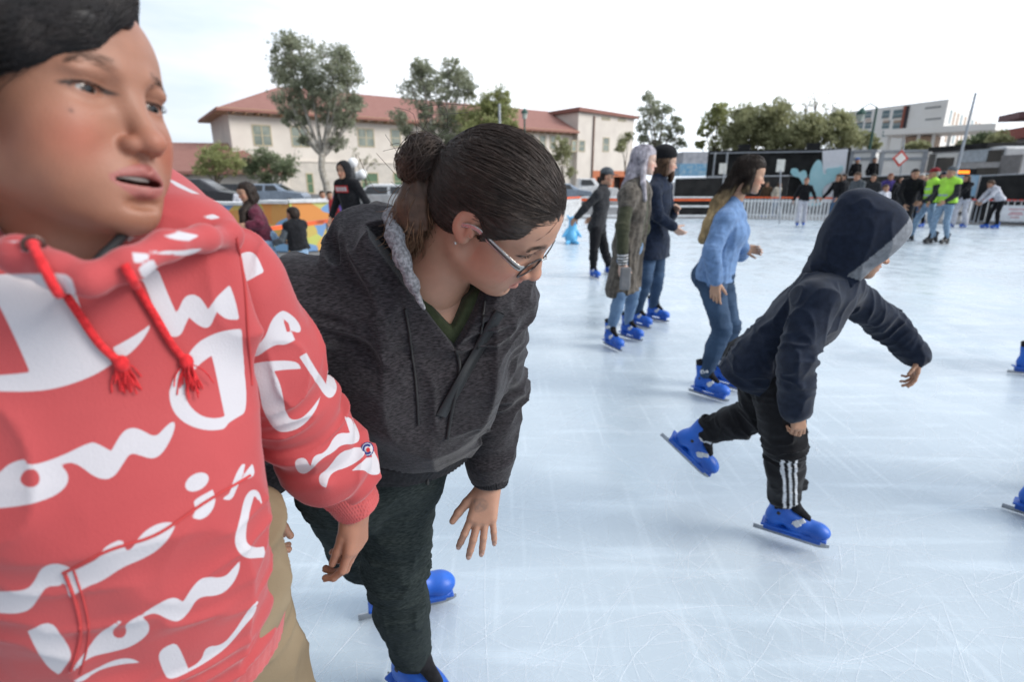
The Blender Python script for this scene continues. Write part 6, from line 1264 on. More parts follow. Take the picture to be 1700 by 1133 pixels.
# hood lying behind the neck
HP = [at(668, 470, .86), at(628, 418, .86), at(606, 400, .90), at(640, 394, .97), at(700, 392, 1.04), at(780, 420, 1.08), at(850, 470, 1.04), at(848, 520, .99)]
G.chain(HP, [.026, .040, .046, .046, .05, .045, .030, .02], .035); G.ell(at(650, 462, 1.02), (.08, .06, .07), None, .05)
G.chain([at(655, 375, .90), at(620, 400, .86), at(600, 445, .86)], [.020, .024, .016], .008)
ex = [('eL', .13, J['wL']-J['sL']), ('eR', .13, J['wR']-J['sR']), ('pel', .08, up), ('sR', .14, J['eR']-J['sR']), ('sL', .12, J['eL']-J['sL'])]
G.disp(foldfn(S, J, .015, ex, 21, 1., 6.)); 
def pulls(P):       # long soft folds running from the shoulders to the zip
    q = P-N; a = q@lat; z = q@up; return -.006*(1-np.abs(vn(np.stack([a*7+z*5, z*3-a*2, q@fw*3], 1))))**3
G.disp(pulls)
# V opening
G.cone(mix(N, HWm.p, .25)+fw*.02, at(742, 470, .84), .066, .058, .006, 'd')
def vcut(G, ctop, cbot, wtop, kk=.006):
    X, Y_, Z = G.ax[0][:, None, None]-N[0], G.ax[1][None, :, None]-N[1], G.ax[2][None, None, :]-N[2]
    a = X*lat[0]+Y_*lat[1]+Z*lat[2]; z = X*up[0]+Y_*up[1]+Z*up[2]; f_ = X*fw[0]+Y_*fw[1]+Z*fw[2]
    a0, z0 = np.dot(ctop-N, lat), np.dot(ctop-N, up); a1, z1 = np.dot(cbot-N, lat), np.dot(cbot-N, up); t = (z-z1)/(z0-z1); d = np.maximum(np.maximum(np.abs(a-(a1+(a0-a1)*t))-wtop*np.clip(t, -.2, 1.6), .0-f_), -t*.1)
    G.D = np.where(z < z0+.10, np.maximum(G.D, -d), G.D).astype(np.float32)
vcut(G, at(742, 465, .875), at(757, 584, .905), .070)
jk = put(link('hooded_jacket', mkmesh('hooded_jacket', *G.net()), HEA), wm); JB = bvh(jk)
# olive tee with its own V
G = F(*ext([N, Pl, J['sL'], J['sR']], .16), .004); torso(G, J, S, .004, 1.04, 1, k=.05); G.cone(J['sR'], J['sL'], .05, .05, .04); G.ell(mix(N, Pl, .55)+fw*.035, (.12, .09, .13), None, .06)
G.cone(mix(N, HWm.p, .3)+fw*.02, at(740, 478, .85), .062, .050, .006, 'd'); vcut(G, at(738, 470, .885), at(752, 550, .90), .052); G.disp(foldfn(S, J, .006, (), 4)); G.cut(at(690, 772, 1.03)+A([0, 0, .02]), (-.06, .10, -1)); put(link('t_shirt', mkmesh('t_shirt', *G.net()), cloth('tee_olive', (.035, .043, .022), .15, 60)), wm)
# grey fleece lining along the neck
LIN = noise_mat('fleece_grey', (.13, .13, .14), (.32, .32, .34), 190, .95, bump=1., bscale=260, dist=.004)
lp = [at(703, 512, .815), at(684, 470, .81), at(668, 430, .80), at(655, 392, .815), at(652, 362, .85), at(675, 352, .92), at(720, 360, .99)]
G = F(*ext(lp, .06), .0022); G.chain(lp, [.003, .008, .0105, .012, .014, .016, .018], .012); G.disp(lambda P: .0012*vn(P*190)); put(link('hood_lining', mkmesh('hood_lining', *G.net()), LIN), wm)
DARKT = plain('dark_trim', (.012, .012, .013), .6)
zp = along(JB, [(757, 582), (763, 612), (757, 650), (748, 690), (742, 728)], 40, .0015)
if len(zp) > 3: tube_obj('zip', zp, .0035, DARKT, wm)
zq = [at(765, 592, .83)]
for pts, r in (([(672, 512), (680, 560), (690, 640), (694, 705)], .0022), ([(805, 500), (800, 540), (790, 590)], .0022)):
    c = along(JB, pts, 26, .002)
    if len(c) > 3: tube_obj('drawstring', c, r, DARKT, wm)
for pts in ([(826, 520), (800, 570), (775, 615), (752, 655), (730, 690)],):
    c = along(JB, pts, 30, .005)
    if len(c) > 9:
        for _ in range(6): c[1:-1] = (c[:-2]+c[1:-1]+c[2:])/3
        V = []; wv = nrm(np.cross(c[-1]-c[0], fw)); n_ = len(c)
        for p in c: V += [p-wv*.010, p+wv*.010, p+wv*.010-fw*.004, p-wv*.010-fw*.004]
        Q = [(i*4+k, i*4+(k+1) % 4, i*4+4+(k+1) % 4, i*4+4+k) for i in range(n_-1) for k in range(4)]; put(link('bag_strap', mkmesh('bag_strap', V, Q), plain('strap_black', (.014, .015, .017), .55) if 'strap_black' not in MATS else MATS['strap_black']), wm)
tube_obj('hem_cord', smoothpath([at(707, 765, 1.08), at(711, 785, 1.07), at(709, 806, 1.07)], 10), [.002]*8+[.004, .003], DARKT, wm)
RIBD = noise_mat('rib_dark', (.010, .0095, .011), (.022, .020, .023), 60, .95, bump=.4, bscale=300)
def cuff(root, e, wv, r0, r1, mat, t0=.86, t1=1.03, n=60, amp=.0014, h=.0024, name='cuff'):
    d = wv-e; dn = nrm(d); a = e+d*t0; c = e+d*t1; G = F(*ext([a, c], max(r0, r1)+.03), h); G.cone(a, c, r0, r1, .004); x = nrm(np.cross(dn, A([.3, 1, .2]))); y = np.cross(dn, x)
    G.disp(lambda P: amp*np.sin(np.arctan2((P-a)@x, (P-a)@y)*n)); G.cut(a, -dn); G.cut(c, dn); return put(link(name, mkmesh(name, *G.net()), mat), root)
cuff(wm, J['eL'], J['wL'], .050, .040, RIBD, .74, .99); cuff(wm, J['eR'], J['wR'], .050, .040, RIBD, .74, .99)
G = F(*ext([Pl, base, mix(N, Pl, .6)], .20), .004); torso(G, J, S, .022, 1.02, 1, hem=.10, k=.05, wf=.89); G.ell(mix(N, Pl, .55)+fw*.054, (.12, .10, .13), None, .06); G.disp(foldfn(S, J, .006, (), 21, 1., 6.)); G.cut(base-upn*.062, -upn); G.cut(base+upn*.010, upn); ang = lambda P: np.arctan2((P-Pl)@lat, (P-Pl)@fw)
G.disp(lambda P: .0012*np.sin(ang(P)*90)); put(link('hem_band', mkmesh('hem_band', *G.net()), RIBD), wm)
GRN = noise_mat('dark_green_heather', (.012, .017, .017), (.034, .042, .042), 90, .95, (1, 1, 4), .3, 500, .1)
J2 = dict(J); J2['pel'] = PH; J2['neck'] = PH+A([.03, -.08, .45]); J2['sR'] = J2['neck']+A([-.13, -.11, -.05]); J2['sL'] = J2['neck']+A([.13, .11, -.05])
trousers(wm, J2, S, GRN, .013, .0042, seed=31, amp=.011, fat=1.06, t=.88)
for q, toe in (('L', (.80, -.60, 0)), ('R', None)):
    if toe is None: add_skate(wm, J['aR']+A([.012, 0, 0]), gdir((598, 1028), (750, 996)), UPZ, 1.10)
    else: add_skate(wm, J['aL'], toe, UPZ, 1.0)
# hair: shell, strands, bun, tail
def whair(P):
    l = H.l(P); t = np.clip((-l[:, 1]-.085)/.06, 0, 1)*np.clip((-l[:, 2]+.0)/.10, 0, 1); n_ = vn(l*A([160, 40, 40]))[:, None]*.25+1; return (A([.034, .022, .017])*(1-t[:, None])+A([.15, .075, .038])*t[:, None])*n_
HS = attr_cloth('hair_near', 80, .3, .25, 500, rough=.48, sheen=0); HS.node_tree.nodes['Principled BSDF'].inputs['Specular IOR Level'].default_value = .32
G = F(*ext([H.w((0, -.05, 0))], .19), .0026)
G.ell(H.w((0, -.010, .036)), (.0805, .0965, .0765), H.R, .01); G.ell(H.w((0, -.045, .000)), (.077, .068, .078), H.R, .03)
for q in (1, -1): G.cone(H.w((q*.062, .040, .040)), H.w((q*.073, .012, -.002)), .016, .010, .02)
G.ell(H.w((0, .108, -.025)), (.056, .075, .082), H.R, .012, 'd')
for q in (1, -1): G.ell(H.w((q*.060, .075, -.012)), (.030, .042, .036), H.R, .012, 'd'); G.ell(H.w((q*.08, -.004, -.012)), (.02, .022, .034), H.R, .006, 'd')
G.ell(H.w((0, -.02, -.10)), (.08, .06, .04), H.R, .02, 'd')
bc = A([.018, -.128, -.020]); 
def flow(P):
    l = H.l(P); d = l-bc; r_ = np.linalg.norm(d, axis=1)+1e-6; a = np.arctan2(d[:, 0], d[:, 2]); return -.0013*vn(np.stack([a*17, r_*7, a*0], 1))-.0007*vn(np.stack([a*44, r_*9, a*0+5], 1))
G.disp(flow); hs = put(link('hair', mkmesh('hair', *G.net()), HS), wm); paint(hs, whair)
def st(rs):
    u = rs.rand(); 
    if u < .75: a = (rs.rand()*2-1)*1.45; return A([np.sin(a)*.95, np.cos(a)*.9, .50-.47*abs(a)/1.45+.30*rs.rand()**1.3])
    a = (rs.rand()*2-1)*.9+pi; return A([np.sin(a+1.3)*.9, -.2*rs.rand(), -.75])
en = lambda rs: A([.16+rs.normal()*.10, -1, -.36+rs.normal()*.12])
headhair(wm, H, HS, 2200, st, en, (.0812, .0972, .0772), (0, -.010, .0362), .0005, 14, 1, .018, whair)
lashes(wm, H, dict(eye=.55), bd, 3, 150)
surf_strands(wm, hs, [H.w((.03, .09, .03)), H.w((.085, .03, .02)), H.w((.08, -.05, .0)), H.w((.03, -.12, -.02))], 1500, .00045, 10, .012, whair, 6, .0016, 'temple_strands', HS)
G = F(*ext([H.w(bc)], .1), .0022); B_ = lambda x, y, z: H.w(bc+A([x, y, z]))
G.ell(B_(0, -.002, .002), (.031, .030, .034), H.R, .01); rsn = np.random.RandomState(4)
for k in range(9):
    a = k*2*pi/9; G.chain([B_(.023*cos(a+i*.5), -.010*sin(i)-.005, .026*sin(a+i*.5)) for i in range(5)], [.010, .013, .014, .012, .008], .004)
G.chain([B_(.0, .03, .005), B_(0, .01, .0)], [.020, .026], .01); G.disp(lambda P: -.0022*vn((P-H.w(bc))*A([150, 60, 150]))-.001*vn(P*300)); bn = put(link('hair_bun', mkmesh('hair_bun', *G.net()), HS), wm); paint(bn, lambda P: whair(P)*1.25+.004)
rs = np.random.RandomState(8); cu = []
for k in range(420):      # loops of hair round the bun
    th = rs.rand()*2*pi; ph = rs.rand()*pi; ax = nrm(rs.normal(size=3)+A([0, 2., 0])); x = nrm(np.cross(ax, A([.3, .2, 1]))); y = np.cross(ax, x); t = np.linspace(0, 1.6+rs.rand()*1.5, 12)[:, None]+th
    R_ = .031+.009*rs.rand(); p = (x*np.cos(t)*R_+y*np.sin(t)*R_*1.1)+ax*(rs.rand()-.5)*.03; cu.append(H.w(bc)+(p+A([0, -.004, .002]))@H.R.T)
v, q = tubes(cu, np.full(12, .0006), 3); o = put(link('bun_strands', mkmesh('bun_strands', v, q), HS), wm); paint(o, lambda P: whair(P)*1.3+.006)
tp = [H.w((.016, -.118, -.02)), at(698, 326, .83), at(688, 350, .83), at(683, 372, .845), at(684, 392, .86)]; cu = []
G = F(*ext(tp, .07), .0026); G.chain(tp, [.022, .027, .027, .024, .012], .015); G.disp(lambda P: -.0028*vn(P*A([170, 90, 30]))); o = put(link('hair_tail', mkmesh('hair_tail', *G.net()), HS), wm); paint(o, lambda P: whair(P)*.6+A([.065, .032, .018])*np.clip((1.53-P[:, 2:3])/.09, 0, 1))
sp_ = smoothpath(tp+[at(672, 400, .86)], 16)
for k in range(520):
    o_ = rs.normal(size=3)*.0115; f_ = np.linspace(.6, 1.5, 16)[:, None]*(.8+.5*rs.rand()); cu.append(sp_+o_*f_+rs.normal(size=3)*.003*np.linspace(0, 1, 16)[:, None]**2)
v, q = tubes(cu, np.interp(np.arange(16), [0, 12, 15], [1, 1, .2])*.0006, 3); o = put(link('tail_strands', mkmesh('tail_strands', v, q), HS), wm); paint(o, lambda P: whair(P)*.5+A([.16, .085, .045])*np.clip((1.53-P[:, 2:3])/.09, 0, 1)*(1+.5*vn(P*60)[:, None]))
tube_obj('hair_tie', A([H.w(bc+A([.020*cos(a), .026, .020*sin(a)])) for a in np.linspace(0, 2*pi, 20)]), .004, DARKT, wm)
# flyaway strands
cu = []
for k in range(26): a = H.w(bc+A([rs.normal()*.03, -.01, rs.normal()*.03])); cu.append(smoothpath([a, a+rs.normal(size=3)*.012+A([0, 0, .012]), a+rs.normal(size=3)*.025+A([-.01, 0, .01])], 9))
v, q = tubes(cu, np.full(9, .0004), 3); o = put(link('flyaways', mkmesh('flyaways', v, q), HS), wm); paint(o, whair)
# glasses
gl = None; FR = plain('frame_dark', (.03, .022, .02), .25, .3); MET = plain('frame_metal', (.42, .40, .38), .25, .8); mg_, ng, bg_ = newmat('lens_glass'); bg_.inputs['Transmission Weight'].default_value = 1; bg_.inputs['Roughness'].default_value = .02; bg_.inputs['IOR'].default_value = 1.12; bg_.inputs['Base Color'].default_value = (.95, .97, .97, 1)
V = []; Q = []; fr = None
tilt = -.004; gy_ = .1005
def lensp(q, a, rx=.0255, rz=.0155): x = rx*np.sign(cos(a))*abs(cos(a))**.6; z = rz*np.sign(sin(a))*abs(sin(a))**.7; return H.w((q*(.0335)+x, gy_-abs(q*.0335+x)*.16, -.009+z+tilt))
ring = A([lensp(1, a) for a in np.linspace(0, 2*pi, 40)]); gl = tube_obj('glasses', ring, .0015, FR, wm)
tube2 = lambda nm, P, r, m: (lambda o: o)(put(link(nm, mkmesh(nm, *tubes([A(P)], A(r) if not np.isscalar(r) else np.full(len(P), r), 8)), m), gl))
tube2('rim', [lensp(-1, a) for a in np.linspace(0, 2*pi, 40)], .0011, FR); tube2('bridge', [H.w((-.010, gy_-.001, -.004)), H.w((0, gy_+.003, -.002)), H.w((.010, gy_-.001, -.004))], .0013, MET)
for q in (1, -1):
    a = [lensp(q, t) for t in np.linspace(0, 2*pi, 33)[:-1]]; c = mix(a[0], a[16], .5); V = [c]+a; Qs = [(0, i+1, (i+1) % 32+1, (i+1) % 32+1) for i in range(32)]
    put(link('lens', mkmesh('lens', V+[p+H.R[:, 1]*.0012 for p in V], Qs+[(33, (i+1) % 32+34, i+34, i+34) for i in range(32)]+[(i+1, (i+1) % 32+1, (i+1) % 32+34, i+34) for i in range(32)]), mg_), gl)
    tp_ = smoothpath([H.w((q*.060, gy_-.0105, -.004)), H.w((q*.071, .080, -.001)), H.w((q*.077, .040, .003)), H.w((q*.081, .006, .006)), H.w((q*.080, -.018, -.010))], 24); G = F(*ext(list(tp_), .02), .0013); 
    for i in range(23): m_ = (tp_[i]+tp_[i+1])/2; hgt = .0058-.0024*i/23; d_ = nrm(tp_[i+1]-tp_[i]); z_ = nrm(H.R[:, 2]-d_*np.dot(H.R[:, 2], d_)); G.box(m_, (np.linalg.norm(tp_[i+1]-tp_[i])*.6, .0012, hgt), np.stack([d_, np.cross(z_, d_), z_], 1), .0008, 0)
    put(link('temple_arm', mkmesh('temple_arm', *G.net()), MET if q > 0 else FR), gl)
    tube2('temple_stripe', [p+H.R[:, 0]*q*.0016 for p in tp_[3:16]], .0013, FR)
# earring
V_, Q_ = sphereVQ(8, 10); put(link('earring', mkmesh('earring', V_*.0022+H.w((.084, -.006, -.036)), Q_), MET), wm)
# ------------------------------------------------------------ boy in the red hoodie
HBy = HF((-.3985, .5071, 1.5650), (.983, -.190, .015), (.0, .13, .99), .94); H = HBy; S = .92
N = A([-.432, .540, 1.435]); J = {'neck': N, 'sL': N+A([.118, .110, -.050]), 'sR': N+A([-.118, -.118, -.050]), 'pel': A([-.462, .585, .975])}
J['eL'] = at(498, 688, .79); J['wL'] = at(592, 838, .90); J['eR'] = J['sR']+A([-.10, -.02, -.23]); J['wR'] = J['eR']+A([-.02, .03, -.2])
J['hL'] = A([-.445, .67, .92]); J['hR'] = A([-.54, .55, .92]); J['kL'] = A([-.415, .72, .50]); J['kR'] = A([-.60, .52, .52]); J['aL'] = A([-.46, .78, .145]); J['aR'] = A([-.68, .60, .145])
by = empty('person', J['aL']*A([1, 1, 0]), 'boy in a coral red hoodie covered in white script lettering, mouth slightly open', 'person')
BSK = (.305, .140, .088)
ho_ = dict(open=.42, ala=.86, cheek=1.03, eye=.74, nose=1.0, lip=.88, jaw=1.0, brow=.24, mw=1.22, gaze=(-.02, 1, -.12), lipc=(.31, .10, .088))
Jb = dict(J); Jb['sL'] = J['sL']+nrm(J['sR']-J['sL'])*.034-A([0, 0, .016])
bbd = build_body(Jb, H, {}, BSK, by, S, .010, .0014, .0018, hands={'L': dict(f=(-.05, -.25, -1), d=(1, -.35, -.1), curl=(.55, .75, .95, 1.05), spread=.25, sc=.80, thumb=(.12, .22), q=1), 'R': {}}, headopt=ho_)
# small mole on the cheek
q_ = cast(bvh(bbd), 118, 183); a_ = bbd.data.color_attributes['Col']; cc = np.empty(len(bbd.data.vertices)*4, np.float32); a_.data.foreach_get('color', cc); cc = cc.reshape(-1, 4); m_ = np.clip(1.6-np.linalg.norm(wco(bbd)-q_, axis=1)/.0016, 0, 1)[:, None]; cc[:, :3] = cc[:, :3]*(1-m_*.7)+A([.10, .03, .02])*m_*.7; a_.data.foreach_set('color', cc.ravel())
# teeth
lashes(by, H, ho_, bbd, 5, 80)
G = F(*ext([H.w((0, .08, -.07))], .04), .0009)
for k in range(8):
    a = (k-3.5)*.30; w_ = .0040 if k in (3, 4) else .0031; c = A([.0205*sin(a), .0695+.0165*cos(a), -.0675+.0004*abs(k-3.5)]); ca, sa = cos(-a), sin(-a); R_ = H.R@A([[ca, -sa, 0], [sa, ca, 0], [0, 0, 1]]); G.box(H.w(c), A([w_, .0022, .0042])*H.s, R_, .001, .0005)
    c = A([.018*sin(a*.95), .0665+.0155*cos(a), -.0775]); G.box(H.w(c), A([w_*.75, .002, .0032])*H.s, R_, .001, .0005)
put(link('teeth', mkmesh('teeth', *G.net()), plain('teeth_ivory', (.62, .57, .50), .3, var=.05)), by)
# hair
def bh(P): l = H.l(P); return A([.013, .010, .010])*(1+.4*vn(l*A([60, 160, 60]))[:, None])+A([.05, .028, .014])*np.clip(vn(l*22)-.35, 0, 1)[:, None]
G = F(*ext([H.w((0, 0, .03))], .17), .0026)
G.ell(H.w((0, -.012, .050)), A([.084, .103, .086])*H.s, H.R, .01); G.ell(H.w((0, -.04, .0)), A([.080, .068, .08])*H.s, H.R, .03)
G.ell(H.w((0, .112, -.012)), A([.060, .062, .074])*H.s, H.R, .012, 'd')
for q in (1, -1): G.ell(H.w((q*.058, .088, .005)), A([.036, .050, .044])*H.s, H.R, .012, 'd'); G.ell(H.w((q*.085, .012, -.045)), A([.03, .05, .04])*H.s, H.R, .01, 'd')
G.chain([H.w((.077, .016, .022)), H.w((.076, .012, -.004)), H.w((.074, .008, -.030))], A([.015, .010, .004])*H.s, .012)
G.chain([H.w((-.03, .045, .112)), H.w((.006, .080, .080)), H.w((.040, .079, .047)), H.w((.066, .056, .028)), H.w((.077, .020, .018))], A([.018, .015, .013, .013, .013])*H.s, .02)
G.ell(H.w((0, -.02, -.10)), A([.08, .06, .045])*H.s, H.R, .02, 'd')
G.ell(H.w((-.048, .088, .066)), A([.042, .042, .030])*H.s, H.R, .008, 'd')
G.disp(lambda P: -.0012*vn(H.l(P)*A([25, 90, 60])+3)-.0008*vn(H.l(P)*A([60, 240, 150]))); o = put(link('hair', mkmesh('hair', *G.net()), HS), by); paint(o, bh)
rs = np.random.RandomState(12); cu = []
for k in range(2600):
    u = rs.rand(); v = rs.rand()
    p0 = A([-.035+.03*u, .02+.04*v, .128]); p1 = A([-.02+.04*u, .066+.016*v, .106-.012*u]); p2 = A([.020+.030*u, .086+.006*v-.02*u, .066-.018*v]); p3 = A([.056+.016*u, .066-.040*v, .040-.018*rs.rand()]); p4 = A([.078+.006*rs.rand(), .032-.05*v, .030-.024*rs.rand()])
    if k % 4 == 0: p0 = A([-.075+.06*u, -.03+.05*v, .115]); p1 = A([-.06+.06*u, .03+.02*v, .116]); p2 = A([-.045+.05*u, .060+.015*v, .108]); p3 = A([-.03+.05*u, .076+.012*v, .100]); p4 = A([-.015+.05*u, .088, .092])
    p = smoothpath([p0, p1, p2, p3, p4], 14)+rs.normal(size=3)*.0035; c = A([0, -.012, .050]); sh = A([.086, .105, .088]); d = (p-c)/sh; l_ = np.linalg.norm(d, axis=1, keepdims=True); p = c+d/l_*np.maximum(l_, 1.0+.05*rs.rand())*sh; cu.append(H.w((0, 0, 0))+(p*H.s)@H.R.T)
HBH = bvh(o)
for i in range(len(cu)):
    lf = .0003+.0018*rs.rand(); c = cu[i]
    for j in range(12): loc, nn, ii, dd_ = HBH.find_nearest(Vector(c[j])); c[j] = A(loc)+A(nn)*lf*min(1, .4+j*.15)
    c[12] = c[11]+(c[11]-c[10])*.9; c[13] = c[12]+(c[12]-c[11])*.8+rs.normal(size=3)*.001
v, q = tubes(cu, np.interp(np.arange(14), [0, 2, 10, 13], [.5, 1, 1, .2])*.0006, 3); o = put(link('hair_strands', mkmesh('hair_strands', v, q), HS), by); paint(o, bh)
# hoodie ------------------------------------------------------------
lat, up, fw = torso_axes(J); Pl = J['pel']
m, n, b_ = newmat('printed_fleece'); Lk = n.links.new
at_ = n.nodes.new('ShaderNodeAttribute'); at_.attribute_name = 'Print'; mr = n.nodes.new('ShaderNodeMapRange'); mr.inputs[1].default_value = -.0004; mr.inputs[2].default_value = .0004; Lk(at_.outputs['Fac'], mr.inputs[0])
tcn = n.nodes.new('ShaderNodeTexCoord'); z1 = n.nodes.new('ShaderNodeTexNoise'); z1.inputs['Scale'].default_value = 9; z1.inputs['Detail'].default_value = 6; Lk(tcn.outputs['Object'], z1.inputs['Vector'])
xr = n.nodes.new('ShaderNodeMix'); xr.data_type = 'RGBA'; xr.inputs[6].default_value = (.37, .054, .058, 1); xr.inputs[7].default_value = (.45, .082, .084, 1); Lk(z1.outputs['Fac'], xr.inputs[0])
xw = n.nodes.new('ShaderNodeMix'); xw.data_type = 'RGBA'; Lk(mr.outputs[0], xw.inputs[0]); xw.inputs[6].default_value = (.50, .475, .50, 1); Lk(xr.outputs[2], xw.inputs[7]); Lk(xw.outputs[2], b_.inputs['Base Color'])
b_.inputs['Roughness'].default_value = .92; b_.inputs['Specular IOR Level'].default_value = .15; b_.inputs['Sheen Weight'].default_value = .25; b_.inputs['Sheen Roughness'].default_value = .4
z2 = n.nodes.new('ShaderNodeTexNoise'); z2.inputs['Scale'].default_value = 420; z2.inputs['Detail'].default_value = 5; Lk(tcn.outputs['Object'], z2.inputs['Vector']); bp = n.nodes.new('ShaderNodeBump'); bp.inputs['Strength'].default_value = .35; bp.inputs['Distance'].default_value = .0012; Lk(z2.outputs['Fac'], bp.inputs['Height']); Lk(bp.outputs[0], b_.inputs['Normal']); PRN = m
RIB = noise_mat('rib_coral', (.40, .055, .055), (.48, .082, .08), 30, .92, bump=.3, bscale=300, sheen=.2)
G = F(*ext([N, Pl, J['sL'], J['sR']], .22), .0030)
torso(G, J, S, .030, 1.0, 0, hem=.03, k=.05, wf=.84); G.cone(J['sR'], J['sL']+lat*.02, .060, .056, .04); G.ell(mix(N, Pl, .72)+fw*.030, (.125, .12, .17), None, .08); G.cut(J['sL']+lat*.030, -lat+fw*.05, .02)
G.disp(foldfn(S, J, .013, [('pel', .2, up)], 41, 1., 5.))
def drape(P): q = P-N; a = q@lat; z = q@up; return -.005*(1-np.abs(vn(np.stack([a*9+z*1.5, z*1.6, q@fw*2], 1)+8)))**3*np.clip(1-np.abs(z+.12)/.3, 0, 1)
G.disp(drape)
# hood round the neck, lying on the left shoulder
VP = at(148, 466, .405)
RL = [VP, at(212, 440, .425), at(276, 408, .46), at(338, 396, .51), at(380, 394, .56)]
LL = [VP, at(98, 452, .405), at(40, 424, .41), at(-20, 402, .44), at(-60, 385, .50)]
G.chain(RL, [.011, .012, .012, .012, .010], .010); G.chain(LL, [.011, .013, .015, .016, .02], .010)
G.chain([at(378, 388, .56), at(358, 368, .62), at(300, 330, .68), at(256, 308, .72), at(180, 302, .74)], [.013, .014, .014, .014, .02], .014)
G.chain([at(300, 372, .56), at(265, 352, .63), at(200, 350, .70)], [.024, .036, .05], .03); G.chain([at(330, 382, .56), at(305, 362, .62)], [.018, .022], .02)
G.ell(N-fw*.10+up*.03, (.11, .10, .08), None, .05)
G.cone(N+up*.005+fw*.01, N+up*.10+fw*.02, .052, .058, .008, 'd'); G.cone(at(150, 405, .455), at(160, 340, .47), .042, .05, .008, 'd'); G.cone(at(90, 380, .45), at(90, 330, .47), .045, .05, .01, 'd')
G.cut(Pl-up*.06, -up)
hoodie = put(link('hoodie', mkmesh('hoodie', *G.net()), PRN), by); HBV = bvh(hoodie)
# sleeve
eL, wL, sL = J['eL'], J['wL'], J['sL']; sl0 = sL+lat*.020+A([0, 0, -.008]); w0 = mix(eL, wL, .56)
G = F(*ext([sL, eL, wL], .12), .0024); G.cone(sl0, mix(sl0, eL, .5), .064, .062, .02); G.cone(mix(sl0, eL, .5), eL, .066, .060, .02); G.cone(eL, w0, .061, .052, .02); dv = nrm(wL-eL); G.cone(mix(eL, wL, .38), mix(eL, wL, .54), .062, .059, .02)
G.cut(sL+lat*.036, lat-fw*.05, .01); ax2 = nrm(wL-sL)
def rings(P):
    t = (P-eL)@dv; q = P-eL-np.outer(t, dv); k = t/.030+.9*vn(P*11)+.6*vn(P*5+3); wgt = np.clip((t+.03)/.05, 0, 1); return wgt*(-.0115*np.abs(np.sin(k*pi*.5))**1.5+.005)
G.disp(rings); G.disp(foldfn(S, {'eL': eL, 'sL': sL}, .012, [('eL', .10, ax2)], 47, 1., 8.))
slv = put(link('sleeve', mkmesh('sleeve', *G.net()), PRN), by); SBV = bvh(slv)
cuff(by, eL, wL, .047, .038, RIB, .62, 1.02, 60, .0011, .0020)
G = F(*ext([J['sR'], J['eR'], J['wR']], .12), .006); G.chain([J['sR'], J['eR'], J['wR']], [.071, .060, .045], .02); G.disp(foldfn(S, J, .01, [('eR', .1, up)], 3)); o = put(link('sleeve', mkmesh('sleeve', *G.net()), PRN), by); setf(o.data, 'Print', np.full(len(o.data.vertices), .1))
# hem band
G = F(*ext([Pl-up*.08], .24), .0035); G.cone(Pl-up*.10, Pl-up*.05, .098*S*1.02+.026, .098*S*1.02+.034, .01, lat=lat, wd=1.46*.86); G.cut(Pl-up*.05, up); G.cut(Pl-up*.115, -up); ang = lambda P: np.arctan2((P-Pl)@lat, (P-Pl)@fw); G.disp(lambda P: .0006*np.sin(ang(P)*70)); put(link('hem_band', mkmesh('hem_band', *G.net()), RIB), by)
# printed lettering: outlines in garment coordinates (round the trunk / round the sleeve)
def gc_body(P): q = P-Pl; a = np.arctan2(q@lat, q@fw); return np.stack([a*.16, q@up], 1)
sx_ = nrm(np.cross(ax2, A([0, 1., 0]))); sy_ = np.cross(ax2, sx_)
def gc_sleeve(P): q = P-sL; return np.stack([np.arctan2(q@sx_+0, -(q@sy_))*.06, q@ax2], 1)
sen = nrm(A([.30, -.93, .22])); se1 = nrm(np.cross(A([0, 0, 1.]), sen)); se2 = np.cross(sen, se1)
# axis of the sleeve bends at the elbow: measure angle about the nearest bone
def gc_sleeve(P):
    d1 = nrm(eL-sL); d2 = dv; t1 = np.clip((P-sL)@d1, -.2, np.linalg.norm(eL-sL)); c1 = sL+np.outer(t1, d1); t2 = np.clip((P-eL)@d2, 0, .4); c2 = eL+np.outer(t2, d2); k = (np.linalg.norm(P-c2, axis=1) < np.linalg.norm(P-c1, axis=1))
    return np.stack([P@se1, P@se2], 1)
    c = np.where(k[:, None], c2, c1); al = np.where(k, np.linalg.norm(eL-sL)+t2, t1); q = P-c; return np.stack([np.arctan2(q@sx_, -(q@sy_))*.065, al], 1)
k2 = lambda pts: [(x/2.518, 400+y/2.518) for x, y in pts]; k1 = lambda pts: [(x/2.518, y/2.518) for x, y in pts]; k3 = lambda pts: [(x/2.959, 750+y/2.959) for x, y in pts]; k4 = lambda pts: [(380+x/2.138, 420+y/2.138) for x, y in pts]
